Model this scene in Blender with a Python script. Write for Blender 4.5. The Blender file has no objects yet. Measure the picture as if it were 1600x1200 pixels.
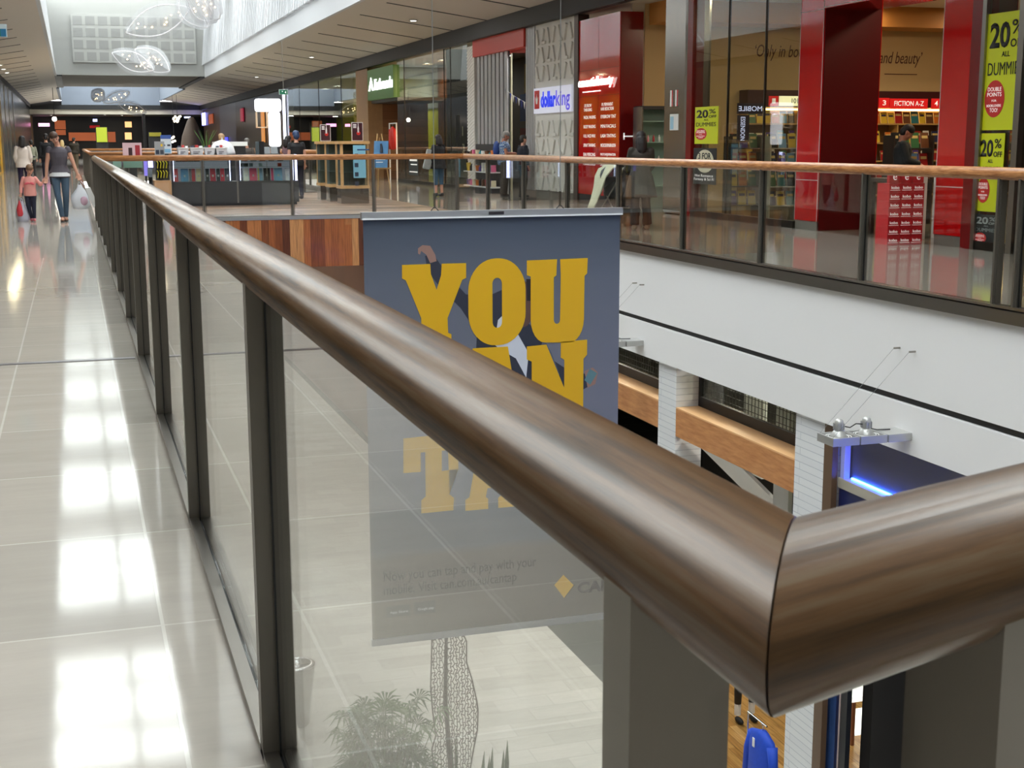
import bpy, bmesh, math, random
from mathutils import Vector, Matrix, Euler
random.seed(7)
SC = bpy.context.scene
COL = SC.collection
# ---------------------------------------------------------------- camera
FPX, PITCH, YAW, ROLL, EYE = 2087.0, math.radians(10.256), math.radians(17.949), math.radians(-0.166), 1.45
cp, sp, cy, sy, cr, sr = math.cos(PITCH), math.sin(PITCH), math.cos(YAW), math.sin(YAW), math.cos(ROLL), math.sin(ROLL)
FWD = Vector((sy*cp, cy*cp, -sp)); RT0 = Vector((cy, -sy, 0)); UP0 = RT0.cross(FWD)
RT = RT0*cr + UP0*sr; UP = UP0*cr - RT0*sr
CAM0 = Vector((0, 0, EYE))
cd = bpy.data.cameras.new('camera'); cam = bpy.data.objects.new('camera', cd); COL.objects.link(cam)
cd.sensor_fit = 'HORIZONTAL'; cd.sensor_width = 36; cd.lens = FPX/1600*36; cd.clip_start = .05; cd.clip_end = 400
cam.matrix_world = Matrix(((RT.x, UP.x, -FWD.x, 0), (RT.y, UP.y, -FWD.y, 0), (RT.z, UP.z, -FWD.z, EYE), (0, 0, 0, 1)))
SC.camera = cam
cd.dof.use_dof = True; cd.dof.focus_distance = 13.0; cd.dof.aperture_fstop = 32
def ray(x, y): return RT*((x-800)/FPX) - UP*((y-600)/FPX) + FWD
def PX(x, y, X=11.6): d = ray(x, y); return CAM0 + d*(X/d.x)
def PY(x, y, Y): d = ray(x, y); return CAM0 + d*(Y/d.y)
def PZ(x, y, z=0.): d = ray(x, y); return CAM0 + d*((z-EYE)/d.z)
# ---------------------------------------------------------------- world, daylight, exposure
SC.view_settings.view_transform = 'Standard'; SC.view_settings.look = 'None'
SC.view_settings.gamma = 1; SC.view_settings.exposure = EXPO = 0.42
W = bpy.data.worlds.new('sky'); SC.world = W; W.use_nodes = True
wn = W.node_tree.nodes; wn['Background'].inputs[0].default_value = (1, .965, .955, 1); wn['Background'].inputs[1].default_value = 8.2
def area(name, loc, sx, sy_, power, col=(1, 1, 1), rot=(0, 0, 0), portal=False):
    l = bpy.data.lights.new(name, 'AREA'); l.shape = 'RECTANGLE'; l.size = sx; l.size_y = sy_; l.energy = power; l.color = col
    o = bpy.data.objects.new(name, l); COL.objects.link(o); o.location = loc; o.rotation_euler = rot
    if portal: l.cycles.is_portal = True
    return o
area('skylight_portal', (3.75, 30, 10.9), 10.5, 112, 1, portal=True)
area('far_skylight_portal', (3.75, 114.5, 8.9), 9, 27, 1, portal=True)

# ---------------------------------------------------------------- materials
def lin(c):
    c = c/255.; return c/12.92 if c <= .04045 else ((c+.055)/1.055)**2.4
def rgb(r, g, b): return (lin(r), lin(g), lin(b), 1)
MC = {}
def mat(name, c, rough=.5, metal=0., spec=.5, emit=0., coat=0., noise=0., nscale=8., bump=0.):
    if name in MC: return MC[name]
    m = bpy.data.materials.new(name); m.use_nodes = True; nt = m.node_tree; b = nt.nodes['Principled BSDF']
    col = rgb(*c); b.inputs['Base Color'].default_value = col; b.inputs['Roughness'].default_value = rough
    b.inputs['Metallic'].default_value = metal; b.inputs['Specular IOR Level'].default_value = spec
    b.inputs['Coat Weight'].default_value = coat
    if emit: b.inputs['Emission Color'].default_value = col; b.inputs['Emission Strength'].default_value = emit
    if noise or bump:
        tc = nt.nodes.new('ShaderNodeTexCoord'); n = nt.nodes.new('ShaderNodeTexNoise'); n.inputs['Scale'].default_value = nscale; n.inputs['Detail'].default_value = 5
        nt.links.new(tc.outputs['Object'], n.inputs['Vector'])
        if noise:
            mx = nt.nodes.new('ShaderNodeMix'); mx.data_type = 'RGBA'
            mx.inputs[6].default_value = tuple(v*(1-noise) for v in col[:3])+(1,); mx.inputs[7].default_value = tuple(min(1, v*(1+noise)) for v in col[:3])+(1,)
            nt.links.new(n.outputs[0], mx.inputs[0]); nt.links.new(mx.outputs[2], b.inputs['Base Color'])
        if bump:
            bp = nt.nodes.new('ShaderNodeBump'); bp.inputs['Strength'].default_value = bump; bp.inputs['Distance'].default_value = .01
            nt.links.new(n.outputs[0], bp.inputs['Height']); nt.links.new(bp.outputs[0], b.inputs['Normal'])
    MC[name] = m; return m
def glassmat(name, tint=(246, 247, 246), f0=.04, rough=0.0):
    if name in MC: return MC[name]
    m = bpy.data.materials.new(name); m.use_nodes = True; nt = m.node_tree; N = nt.nodes; L = nt.links
    for n in list(N):
        if n.type != 'OUTPUT_MATERIAL': N.remove(n)
    out = [n for n in N if n.type == 'OUTPUT_MATERIAL'][0]
    g = N.new('ShaderNodeNewGeometry'); d = N.new('ShaderNodeVectorMath'); d.operation = 'DOT_PRODUCT'
    L.new(g.outputs['Incoming'], d.inputs[0]); L.new(g.outputs['Normal'], d.inputs[1])
    def M(op, a, b=None):
        k = N.new('ShaderNodeMath'); k.operation = op
        for i, v in enumerate((a, b)):
            if v is None: continue
            if isinstance(v, (int, float)): k.inputs[i].default_value = v
            else: L.new(v, k.inputs[i])
        return k.outputs[0]
    ab = M('ABSOLUTE', d.outputs['Value']); om = M('SUBTRACT', 1.0, ab); pw = M('POWER', om, 5.0)
    f = M('ADD', M('MULTIPLY', pw, 1-f0), f0)
    t = N.new('ShaderNodeBsdfTransparent'); t.inputs[0].default_value = rgb(*tint)
    gl = N.new('ShaderNodeBsdfGlossy'); gl.inputs['Roughness'].default_value = rough; gl.inputs[0].default_value = (1, 1, 1, 1)
    mx = N.new('ShaderNodeMixShader'); L.new(f, mx.inputs[0]); L.new(t.outputs[0], mx.inputs[1]); L.new(gl.outputs[0], mx.inputs[2]); L.new(mx.outputs[0], out.inputs[0])
    MC[name] = m; return m
def woodmat(name, c1, c2, scale=(1, 1, 1), rough=.35, coat=.3, ns=6., c3=None):
    """grain stretched along an axis through the object coordinate scale"""
    if name in MC: return MC[name]
    m = bpy.data.materials.new(name); m.use_nodes = True; nt = m.node_tree; b = nt.nodes['Principled BSDF']; N = nt.nodes; L = nt.links
    tc = N.new('ShaderNodeTexCoord'); mp = N.new('ShaderNodeMapping'); mp.inputs['Scale'].default_value = scale
    n = N.new('ShaderNodeTexNoise'); n.inputs['Scale'].default_value = ns; n.inputs['Detail'].default_value = 8; n.inputs['Roughness'].default_value = .65
    L.new(tc.outputs['Object'], mp.inputs[0]); L.new(mp.outputs[0], n.inputs['Vector'])
    r = N.new('ShaderNodeValToRGB'); r.color_ramp.elements[0].position = .35; r.color_ramp.elements[0].color = rgb(*c1)
    r.color_ramp.elements[1].position = .65; r.color_ramp.elements[1].color = rgb(*c2)
    if c3: e = r.color_ramp.elements.new(.52); e.color = rgb(*c3)
    L.new(n.outputs[0], r.inputs[0]); L.new(r.outputs[0], b.inputs['Base Color'])
    bp = N.new('ShaderNodeBump'); bp.inputs['Strength'].default_value = .08; bp.inputs['Distance'].default_value = .004
    L.new(n.outputs[0], bp.inputs['Height']); L.new(bp.outputs[0], b.inputs['Normal'])
    b.inputs['Roughness'].default_value = rough; b.inputs['Coat Weight'].default_value = coat; b.inputs['Coat Roughness'].default_value = .22
    MC[name] = m; return m
def tilemat(name, c1, c2, grout, tw, th, rough=.08, gap=.006, off=(0, 0), rotz=0., stain=.12, offset=0.0, spec=.5, contrast=1.):
    """rectangular tiles laid in the floor plane: each tile its own tone, veined, thin grout"""
    if name in MC: return MC[name]
    m = bpy.data.materials.new(name); m.use_nodes = True; nt = m.node_tree; b = nt.nodes['Principled BSDF']; N = nt.nodes; L = nt.links
    tc = N.new('ShaderNodeTexCoord'); mp = N.new('ShaderNodeMapping'); mp.inputs['Location'].default_value = (off[0], off[1], 0); mp.inputs['Rotation'].default_value = (0, 0, rotz)
    L.new(tc.outputs['Object'], mp.inputs[0])
    br = N.new('ShaderNodeTexBrick'); br.offset = offset; br.inputs['Scale'].default_value = 1; br.inputs['Brick Width'].default_value = tw; br.inputs['Row Height'].default_value = th
    br.inputs['Mortar Size'].default_value = gap; br.inputs['Mortar Smooth'].default_value = .1; br.inputs['Color1'].default_value = rgb(*c1); br.inputs['Color2'].default_value = rgb(*c2); br.inputs['Mortar'].default_value = rgb(*grout)
    L.new(mp.outputs[0], br.inputs['Vector'])
    n = N.new('ShaderNodeTexNoise'); n.inputs['Scale'].default_value = 2.2; n.inputs['Detail'].default_value = 8; n.inputs['Roughness'].default_value = .7
    mp2 = N.new('ShaderNodeMapping'); mp2.inputs['Scale'].default_value = (.5, 2.5, 1); L.new(tc.outputs['Object'], mp2.inputs[0]); L.new(mp2.outputs[0], n.inputs['Vector'])
    mr = N.new('ShaderNodeMapRange'); mr.inputs['From Min'].default_value = .3; mr.inputs['From Max'].default_value = .7; mr.inputs['To Min'].default_value = 1-stain; mr.inputs['To Max'].default_value = 1+stain
    L.new(n.outputs[0], mr.inputs[0])
    mx = N.new('ShaderNodeMix'); mx.data_type = 'RGBA'; mx.blend_type = 'MULTIPLY'; mx.inputs[0].default_value = 1
    L.new(br.outputs['Color'], mx.inputs[6]); L.new(mr.outputs[0], mx.inputs[7]); L.new(mx.outputs[2], b.inputs['Base Color'])
    b.inputs['Roughness'].default_value = rough; b.inputs['Specular IOR Level'].default_value = spec
    bp = N.new('ShaderNodeBump'); bp.inputs['Strength'].default_value = .3; bp.inputs['Distance'].default_value = .002; bp.invert = True
    L.new(br.outputs['Fac'], bp.inputs['Height']); L.new(bp.outputs[0], b.inputs['Normal'])
    MC[name] = m; return m
def plankmat(name, cols, axis, pw, plen, rough=.3, coat=.2):
    """boards with their own tones; axis = direction in which widths repeat ('X','Y'), length along the other given axis"""
    if name in MC: return MC[name]
    m = bpy.data.materials.new(name); m.use_nodes = True; nt = m.node_tree; b = nt.nodes['Principled BSDF']; N = nt.nodes; L = nt.links
    tc = N.new('ShaderNodeTexCoord'); sx = N.new('ShaderNodeSeparateXYZ'); L.new(tc.outputs['Object'], sx.inputs[0])
    def M(op, a, b_=None):
        k = N.new('ShaderNodeMath'); k.operation = op
        for i, v in enumerate((a, b_)):
            if v is None: continue
            if isinstance(v, (int, float)): k.inputs[i].default_value = v
            else: L.new(v, k.inputs[i])
        return k.outputs[0]
    wa = sx.outputs['XYZ'.index(axis[0])]; la = sx.outputs['XYZ'.index(axis[1])]
    q = M('DIVIDE', wa, pw); row = M('FLOOR', q); fr = M('FRACT', q)
    sh = M('MULTIPLY', M('FRACT', M('MULTIPLY', M('SINE', M('MULTIPLY', row, 12.9898)), 43758.5)), plen)
    lq = M('DIVIDE', M('ADD', la, sh), plen); cell = M('FLOOR', lq)
    cb = N.new('ShaderNodeCombineXYZ'); L.new(row, cb.inputs[0]); L.new(cell, cb.inputs[1])
    wnz = N.new('ShaderNodeTexWhiteNoise'); wnz.noise_dimensions = '2D'; L.new(cb.outputs[0], wnz.inputs['Vector'])
    r = N.new('ShaderNodeValToRGB'); r.color_ramp.interpolation = 'CONSTANT'
    el = r.color_ramp.elements
    el[0].color = rgb(*cols[0]); el[1].position = 1/len(cols); el[1].color = rgb(*cols[1])
    for i, c in enumerate(cols[2:]): e = el.new((i+2)/len(cols)); e.color = rgb(*c)
    L.new(wnz.outputs['Value'], r.inputs[0])
    n = N.new('ShaderNodeTexNoise'); n.inputs['Scale'].default_value = 3; n.inputs['Detail'].default_value = 6
    mp = N.new('ShaderNodeMapping'); s = [14, 14, 14]; s['XYZ'.index(axis[1])] = 1.; mp.inputs['Scale'].default_value = s; L.new(tc.outputs['Object'], mp.inputs[0]); L.new(mp.outputs[0], n.inputs['Vector'])
    mr = N.new('ShaderNodeMapRange'); mr.inputs['From Min'].default_value = .3; mr.inputs['From Max'].default_value = .7; mr.inputs['To Min'].default_value = .72; mr.inputs['To Max'].default_value = 1.25; L.new(n.outputs[0], mr.inputs[0])
    gap = M('MULTIPLY', M('GREATER_THAN', fr, .03), 1.0); g2 = M('ADD', M('MULTIPLY', gap, .75), .25)
    mul = M('MULTIPLY', mr.outputs[0], g2)
    mx = N.new('ShaderNodeMix'); mx.data_type = 'RGBA'; mx.blend_type = 'MULTIPLY'; mx.inputs[0].default_value = 1
    L.new(r.outputs[0], mx.inputs[6]); L.new(mul, mx.inputs[7]); L.new(mx.outputs[2], b.inputs['Base Color'])
    b.inputs['Roughness'].default_value = rough; b.inputs['Coat Weight'].default_value = coat; b.inputs['Coat Roughness'].default_value = .1
    MC[name] = m; return m

# ---------------------------------------------------------------- mesh helpers
def tag(o, label=None, cat=None, group=None, kind=None):
    if label: o['label'] = label
    if cat: o['category'] = cat
    if group: o['group'] = group
    if kind: o['kind'] = kind
    return o
def wloc(o):
    v = Vector((0, 0, 0))
    while o: v += o.location; o = o.parent
    return v
def thing(name, label, cat, loc=(0, 0, 0), group=None, rz=0):
    o = bpy.data.objects.new(name, None); COL.objects.link(o); o.location = loc; o.rotation_euler = (0, 0, rz); o.empty_display_size = .1
    return tag(o, label, cat, group)
class MB:
    def __init__(s): s.v = []; s.f = []; s.m = []; s.cur = 0
    def add(s, vs, fs):
        n = len(s.v); s.v += [Vector(v) for v in vs]; s.f += [tuple(i+n for i in f) for f in fs]; s.m += [s.cur]*len(fs); return s
    def box(s, x0, x1, y0, y1, z0, z1):
        if x0 > x1: x0, x1 = x1, x0
        if y0 > y1: y0, y1 = y1, y0
        if z0 > z1: z0, z1 = z1, z0
        return s.add([(x, y, z) for z in (z0, z1) for y in (y0, y1) for x in (x0, x1)], [(0, 2, 3, 1), (4, 5, 7, 6), (0, 1, 5, 4), (2, 6, 7, 3), (0, 4, 6, 2), (1, 3, 7, 5)])
    def obox(s, c, u, v, w, a, b, d):
        """box centred c with half sizes a,b,d along unit vectors u,v,w"""
        c, u, v, w = Vector(c), Vector(u), Vector(v), Vector(w)
        return s.add([c+u*(a*i)+v*(b*j)+w*(d*k) for k in (-1, 1) for j in (-1, 1) for i in (-1, 1)], [(0, 2, 3, 1), (4, 5, 7, 6), (0, 1, 5, 4), (2, 6, 7, 3), (0, 4, 6, 2), (1, 3, 7, 5)])
    def poly(s, pts, d):
        """extrude polygon pts by vector d"""
        n = len(pts); d = Vector(d); P = [Vector(p) for p in pts]
        return s.add(P+[p+d for p in P], [tuple(range(n))[::-1], tuple(range(n, 2*n))]+[(i, (i+1) % n, n+(i+1) % n, n+i) for i in range(n)])
    def tube(s, pts, r, n=8, caps=True):
        P = [Vector(p) for p in pts]; R = r if isinstance(r, (list, tuple)) else [r]*len(P)
        rings = []; a = None
        for i, p in enumerate(P):
            t = (P[min(i+1, len(P)-1)]-P[max(i-1, 0)]).normalized()
            if a is None: a = t.orthogonal().normalized()
            else:
                a = (a-t*a.dot(t))
                a = a.normalized() if a.length > 1e-6 else t.orthogonal().normalized()
            b = t.cross(a); rings.append([p+(a*math.cos(2*math.pi*k/n)+b*math.sin(2*math.pi*k/n))*R[i] for k in range(n)])
        vs = [v for rg in rings for v in rg]; fs = []
        for i in range(len(P)-1):
            for k in range(n): fs.append((i*n+k, i*n+(k+1) % n, (i+1)*n+(k+1) % n, (i+1)*n+k))
        if caps: fs += [tuple(range(n))[::-1], tuple(range((len(P)-1)*n, len(P)*n))]
        return s.add(vs, fs)
    def lathe(s, prof, c=(0, 0, 0), n=20, axis=(0, 0, 1)):
        """prof: list of (r, h) along axis"""
        ax = Vector(axis).normalized(); a = ax.orthogonal().normalized(); b = ax.cross(a); c = Vector(c)
        vs = [c+ax*h+(a*math.cos(2*math.pi*k/n)+b*math.sin(2*math.pi*k/n))*max(r, 1e-4) for r, h in prof for k in range(n)]; fs = []
        for i in range(len(prof)-1):
            for k in range(n): fs.append((i*n+k, i*n+(k+1) % n, (i+1)*n+(k+1) % n, (i+1)*n+k))
        fs += [tuple(range(n))[::-1], tuple(range((len(prof)-1)*n, len(prof)*n))]
        return s.add(vs, fs)
    def ell(s, c, r, rot=None, nu=14, nv=9):
        c = Vector(c); M = rot.to_matrix() if rot else Matrix.Identity(3); vs = []; fs = []
        for j in range(nv+1):
            ph = math.pi*j/nv
            for i in range(nu):
                th = 2*math.pi*i/nu; vs.append(c+M@Vector((r[0]*math.sin(ph)*math.cos(th), r[1]*math.sin(ph)*math.sin(th), r[2]*math.cos(ph))))
        for j in range(nv):
            for i in range(nu): fs.append((j*nu+i, (j+1)*nu+i, (j+1)*nu+(i+1) % nu, j*nu+(i+1) % nu))
        return s.add(vs, fs)
    def build(s, name, material, parent=None, smooth=False, local=False, kind=None, bevel=0, remesh=0):
        me = bpy.data.meshes.new(name)
        if parent is not None: off = Vector((0, 0, 0)) if local else wloc(parent)
        elif local: off = Vector((0, 0, 0))
        else:
            xs = [v.x for v in s.v]; ys = [v.y for v in s.v]; zs = [v.z for v in s.v]
            off = Vector(((min(xs)+max(xs))/2, (min(ys)+max(ys))/2, min(zs)))
        if kind == 'structure': off = Vector((0, 0, 0))
        me.from_pydata([v-off for v in s.v], [], s.f)
        mats = material if isinstance(material, (list, tuple)) else [material]
        for mm in mats: me.materials.append(mm)
        if len(mats) > 1: me.polygons.foreach_set('material_index', s.m)
        bm = bmesh.new(); bm.from_mesh(me)
        bmesh.ops.remove_doubles(bm, verts=bm.verts, dist=1e-5)
        bmesh.ops.recalc_face_normals(bm, faces=bm.faces); bm.to_mesh(me); bm.free()
        if smooth: me.polygons.foreach_set('use_smooth', [True]*len(me.polygons))
        o = bpy.data.objects.new(name, me); COL.objects.link(o)
        if parent is not None: o.parent = parent
        elif kind != 'structure' and not local: o.location = off
        if kind: o['kind'] = kind
        if bevel:
            md = o.modifiers.new('bevel', 'BEVEL'); md.width = bevel; md.segments = 2; md.limit_method = 'ANGLE'
        if remesh:
            md = o.modifiers.new('r', 'REMESH'); md.mode = 'VOXEL'; md.voxel_size = remesh; md.use_smooth_shade = True
            m2 = o.modifiers.new('s', 'SMOOTH'); m2.factor = .5; m2.iterations = 3
            dg = bpy.context.evaluated_depsgraph_get(); e = o.evaluated_get(dg); nm = bpy.data.meshes.new_from_object(e)
            o.modifiers.clear(); o.data = nm; nm.name = name
            nm.materials.clear(); nm.materials.append(mats[0])
            nm.polygons.foreach_set('use_smooth', [True]*len(nm.polygons))
        return o
def struct(name, mb, m, smooth=False): return mb.build(name, m, kind='structure', smooth=smooth)
def text(s_, org, right, up, w, h, material, name, parent, depth=.004, bold=0., shear=0., align='L'):
    """lettering scaled to w x h metres, lower left corner at org"""
    cu = bpy.data.curves.new('t', 'FONT'); cu.body = s_; cu.extrude = 0; cu.offset = bold; cu.shear = shear; cu.size = 1; cu.resolution_u = 3
    cu.space_line = .95
    if align == 'C': cu.align_x = 'CENTER'
    o = bpy.data.objects.new('t', cu); COL.objects.link(o)
    dg = bpy.context.evaluated_depsgraph_get(); me = bpy.data.meshes.new_from_object(o.evaluated_get(dg)); bpy.data.objects.remove(o)
    xs = [v.co.x for v in me.vertices]; ys = [v.co.y for v in me.vertices]
    x0, x1, y0, y1 = min(xs), max(xs), min(ys), max(ys)
    sx_ = w/(x1-x0); sy__ = h/(y1-y0) if h else sx_
    right, up, org = Vector(right), Vector(up), Vector(org); nrm = right.cross(up)
    off = wloc(parent) if parent is not None else org
    bm = bmesh.new(); bm.from_mesh(me)
    if depth:
        r = bmesh.ops.extrude_face_region(bm, geom=bm.faces[:])
        for v in r['geom']:
            if isinstance(v, bmesh.types.BMVert): v.co.z += 1
    for v in bm.verts:
        v.co = org+right*((v.co.x-x0)*sx_)+up*((v.co.y-y0)*sy__)+nrm*(v.co.z*depth+.0015)-off
    bmesh.ops.recalc_face_normals(bm, faces=bm.faces)
    bm.to_mesh(me); bm.free()
    me.name = name; me.materials.clear(); me.materials.append(material)
    ob = bpy.data.objects.new(name, me); COL.objects.link(ob)
    if parent is not None: ob.parent = parent
    else: ob.location = off
    return ob
def copy_tree(o, parent=None):
    c = o.copy(); COL.objects.link(c); c.parent = parent
    for ch in list(o.children): copy_tree(ch, c)
    return c
WR, WU = Vector((0, -1, 0)), Vector((0, 0, 1))       # right and up on the right-hand shop fronts (seen from the void)
FR = Vector((1, 0, 0))                               # right on anything facing the camera end of the mall
def quad_on_X(a, b, X):
    """pixel corners (top left, bottom right) of an upright rectangle on plane x=X: y_far,y_near,z_lo,z_hi"""
    p, q = PX(a[0], a[1], X), PX(b[0], b[1], X)
    return p.y, q.y, q.z, p.z

# common materials
STEEL = mat('brushed_steel', (150, 145, 138), .32, 1.)
POST = mat('post_steel', (112, 107, 99), .38, .65)
CHROME = mat('chrome', (200, 200, 200), .12, 1.)
BLACK = mat('black_paint', (16, 16, 18), .5)
DARK = mat('dark_grey', (40, 40, 42), .5)
WHITE = mat('white_paint', (226, 227, 226), .6)
GLASS = glassmat('clear_glass')
SHOPG = glassmat('shop_glass', (234, 237, 230))
RED = mat('gloss_red', (196, 12, 14), .07, coat=.6)
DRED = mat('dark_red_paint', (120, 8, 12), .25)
LIT = mat('lit_white', (255, 252, 245), .5, emit=6.)
# ================================================================ STRUCTURE
FL = -7.3           # lower mall floor
XS = 11.6           # right-hand shop fronts
XL = -3.35          # left-hand shop fronts
YB = 27.0           # near edge of the timber bridge
CX, CY = .397, .685 # rail corner beside the camera
AZ = math.radians(72); U = Vector((math.sin(AZ), math.cos(AZ), 0)); VN = Vector((math.cos(AZ), -math.sin(AZ), 0))
TILE = tilemat('floor_tile', (188, 181, 172), (178, 172, 164), (206, 202, 194), .61, 1.037, rough=.07, off=(.43, .12), stain=.07)
DTILE = tilemat('side_tile', (150, 142, 128), (142, 135, 122), (110, 106, 98), .61, 1.22, rough=.08, off=(.1, .4), stain=.1)
XE = 7.86            # skylight opening, right edge
# upper floor: left walk, near landing, right walk (with the concrete slab below)
mb = MB()
mb.poly([(-9, -24, 0), (.36, -24, 0), (.36, 150, 0), (-9, 150, 0)], (0, 0, -.45)); struct('floor', mb, TILE)
yq = CY + (7.72-CX)/math.tan(AZ)
mb = MB(); mb.poly([(.36, -24, 0), (7.72, -24, 0), (7.72, yq-.04, 0), (.36, CY-.05, 0)], (0, 0, -.45)); struct('floor', mb, TILE)
mb = MB(); mb.poly([(7.78, -24, 0), (24, -24, 0), (24, 150, 0), (7.78, 150, 0)], (0, 0, -.45)); struct('floor', mb, DTILE)
PLANK = plankmat('timber_deck', [(140, 108, 86), (96, 72, 56), (176, 146, 118), (84, 64, 52), (150, 118, 92), (124, 100, 84)], 'YX', .13, 2.2, rough=.4, coat=.05)
mb = MB(); mb.box(.36, 7.78, YB, 40, -.3, 0); struct('floor', mb, PLANK)
mb = MB(); mb.box(.36, 7.78, 66, 150, -.3, 0); struct('floor', mb, TILE)
# timber fascia of the bridge: upright boards
FASC = plankmat('timber_fascia', [(150, 84, 44), (110, 56, 28), (172, 108, 62), (92, 46, 24), (160, 92, 48), (188, 132, 84), (124, 66, 34)], 'XZ', .14, 3.1, rough=.35)
mb = MB(); mb.box(.36, 7.74, YB-.02, YB+.06, -1.02, -.06); struct('trim_1', mb, FASC)
mb = MB(); mb.box(.36, 7.74, YB-.03, YB+.02, -.06, 0.005); struct('trim_2', mb, mat('edge_alu', (190, 190, 188), .3, .8))
mb = MB(); mb.box(.36, 7.74, YB, 40, -1.0, -.3); struct('ceiling', mb, WHITE)
# lower mall
LT = tilemat('lower_light_tile', (214, 210, 200), (200, 196, 186), (190, 186, 178), .9, .45, rough=.12, off=(0, .2), stain=.08, offset=.5)
LD = tilemat('lower_dark_tile', (98, 100, 94), (88, 90, 86), (120, 122, 116), 1.0, 1.0, rough=.1, off=(.2, 0), stain=.1)
WOODF = plankmat('shop_floor_boards', [(178, 136, 78), (160, 118, 64), (190, 150, 92), (168, 128, 72)], 'XY', .12, 1.8, rough=.25)
mb = MB(); mb.box(-9, 7.8, -24, 150, FL-.2, FL); struct('floor', mb, LT)
mb = MB(); mb.box(7.8, 24, 18.9, 150, FL-.2, FL); struct('floor', mb, LD)
mb = MB(); mb.box(7.8, 24, 12.3, 18.9, FL-.2, FL); struct('floor', mb, WOODF)
mb = MB(); mb.box(7.8, 24, -24, 12.3, FL-.2, FL); struct('floor', mb, mat('grey_vinyl', (110, 112, 116), .25))
mb = MB(); mb.box(-9, 24, 60, 60.3, FL, -.45); struct('wall_back', mb, mat('lower_far', (150, 140, 128), .5))
mb = MB(); mb.box(-9, -8.8, -24, 60, FL, -.45); struct('wall_left', mb, mat('lower_left', (200, 198, 192), .5))
mb = MB(); mb.box(-9, 24, -8.2, -24, FL, 11); struct('wall_front', mb, mat('rear_wall_dark', (84, 79, 72), .5))
mb = MB(); mb.box(23.8, 24, -24, 60, FL, -.45); struct('wall_right', mb, mat('lower_shop_back', (44, 42, 40), .6))
# left slab edge and near slab edge, white
mb = MB(); mb.box(.3, .36, CY-.05, 150, -1.6, -.02); struct('trim_3', mb, WHITE)
mb = MB(); mb.obox(Vector((CX, CY, -.8))+U*3.9, U, (0, 0, 1), VN, 3.9, .78, .03); struct('trim_4', mb, WHITE)
# right fascia: two white bands with a dark shadow gap, steel edge channel
FW = mat('fascia_white', (232, 231, 232), .55)
mb = MB(); mb.box(7.75, 8.0, -24, 150, -1.055, -.13); struct('trim_5', mb, FW)
mb = MB(); mb.box(7.75, 8.0, -24, 150, -1.62, -1.125); struct('trim_6', mb, FW)
mb = MB(); mb.box(7.80, 8.0, -24, 150, -1.125, -1.055); struct('trim_7', mb, BLACK)
mb = MB(); mb.box(7.70, 7.79, -24, 150, -.13, -.015); struct('trim_8', mb, mat('edge_steel', (120, 116, 110), .35, .9))
# ceilings (sloping soffits with slots)
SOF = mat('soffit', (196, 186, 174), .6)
def soffit(x0, z0, x1, z1, y0, y1, slots):
    mb = MB(); t = .03
    mb.poly([(x0, y0, z0), (x1, y0, z1), (x1, y0, z1+.25), (x0, y0, z0+.25)], (0, y1-y0, 0)); o = struct('ceiling', mb, SOF)
    ms = MB(); dx, dz = (x1-x0), (z1-z0)
    for y, a, b in slots:
        pa = Vector((x0+dx*a, y, z0+dz*a)); pb = Vector((x0+dx*b, y, z0+dz*b)); u = (pb-pa).normalized(); w = Vector((-u.z, 0, u.x))
        ms.obox((pa+pb)/2, u, (0, 1, 0), w, (pb-pa).length/2, .045, .012)
    s = ms.build('slot', BLACK, o); s.parent = o
soffit(11.45, 4.85, XE, 5.35, -24, 128, [(y, .0, .82) for y in [-21+3.65*i for i in range(38)]])
soffit(-3.3, 4.9, -.62, 5.35, -24, 128, [(y, .0, .62) for y in [-21+3.65*i for i in range(38)]])
mb = MB(); mb.box(11.4, 11.6, -24, 128, 4.42, 4.95); struct('trim_9', mb, BLACK)
mb = MB(); mb.box(-3.4, -3.25, -24, 128, 4.66, 5.0); struct('trim_10', mb, BLACK)
# skylight well
WELL = mat('well_white', (196, 198, 202), .6)
mb = MB(); mb.box(XE-.02, XE+.1, -24, 84, 5.33, 6.1); struct('wall_right', mb, WELL)
mb = MB(); mb.poly([(XE+.1, -24, 6.1), (XE+.18, -24, 6.1), (XE+.75, -24, 11.2), (XE+.6, -24, 11.2)], (0, 108, 0)); struct('wall_right', mb, mat('well_gap', (48, 50, 56), .6))
mb = MB(); y = -24.
while y < 84:
    w = random.choice((.16, .2, .32)); mb.add([(XE-.16, y, 6.05), (XE-.16, y+w, 6.05), (XE+.32, y+w, 11.2), (XE+.32, y, 11.2), (XE+.12, y, 6.05), (XE+.12, y+w, 6.05), (XE+.62, y+w, 11.2), (XE+.62, y, 11.2)], [(0, 1, 2, 3), (7, 6, 5, 4), (0, 4, 5, 1), (1, 5, 6, 2), (2, 6, 7, 3), (3, 7, 4, 0)]); y += w+random.choice((.12, .2))
struct('trim_11', mb, WELL)
mb = MB(); mb.poly([(-.6, -24, 5.33), (-.72, -24, 5.33), (-1.15, -24, 10.4), (-1.0, -24, 10.4)], (0, 108, 0)); struct('wall_left', mb, WELL)
mb = MB(); mb.box(-1.2, XE+.7, -8.1, -24, 5.4, 11.2); struct('wall_front', mb, WELL)
mb = MB(); mb.box(-1.2, XE+.8, 84, 84.25, 5.4, 11.2); struct('wall_back', mb, mat('end_wall_grey', (158, 159, 156), .7))
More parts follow.
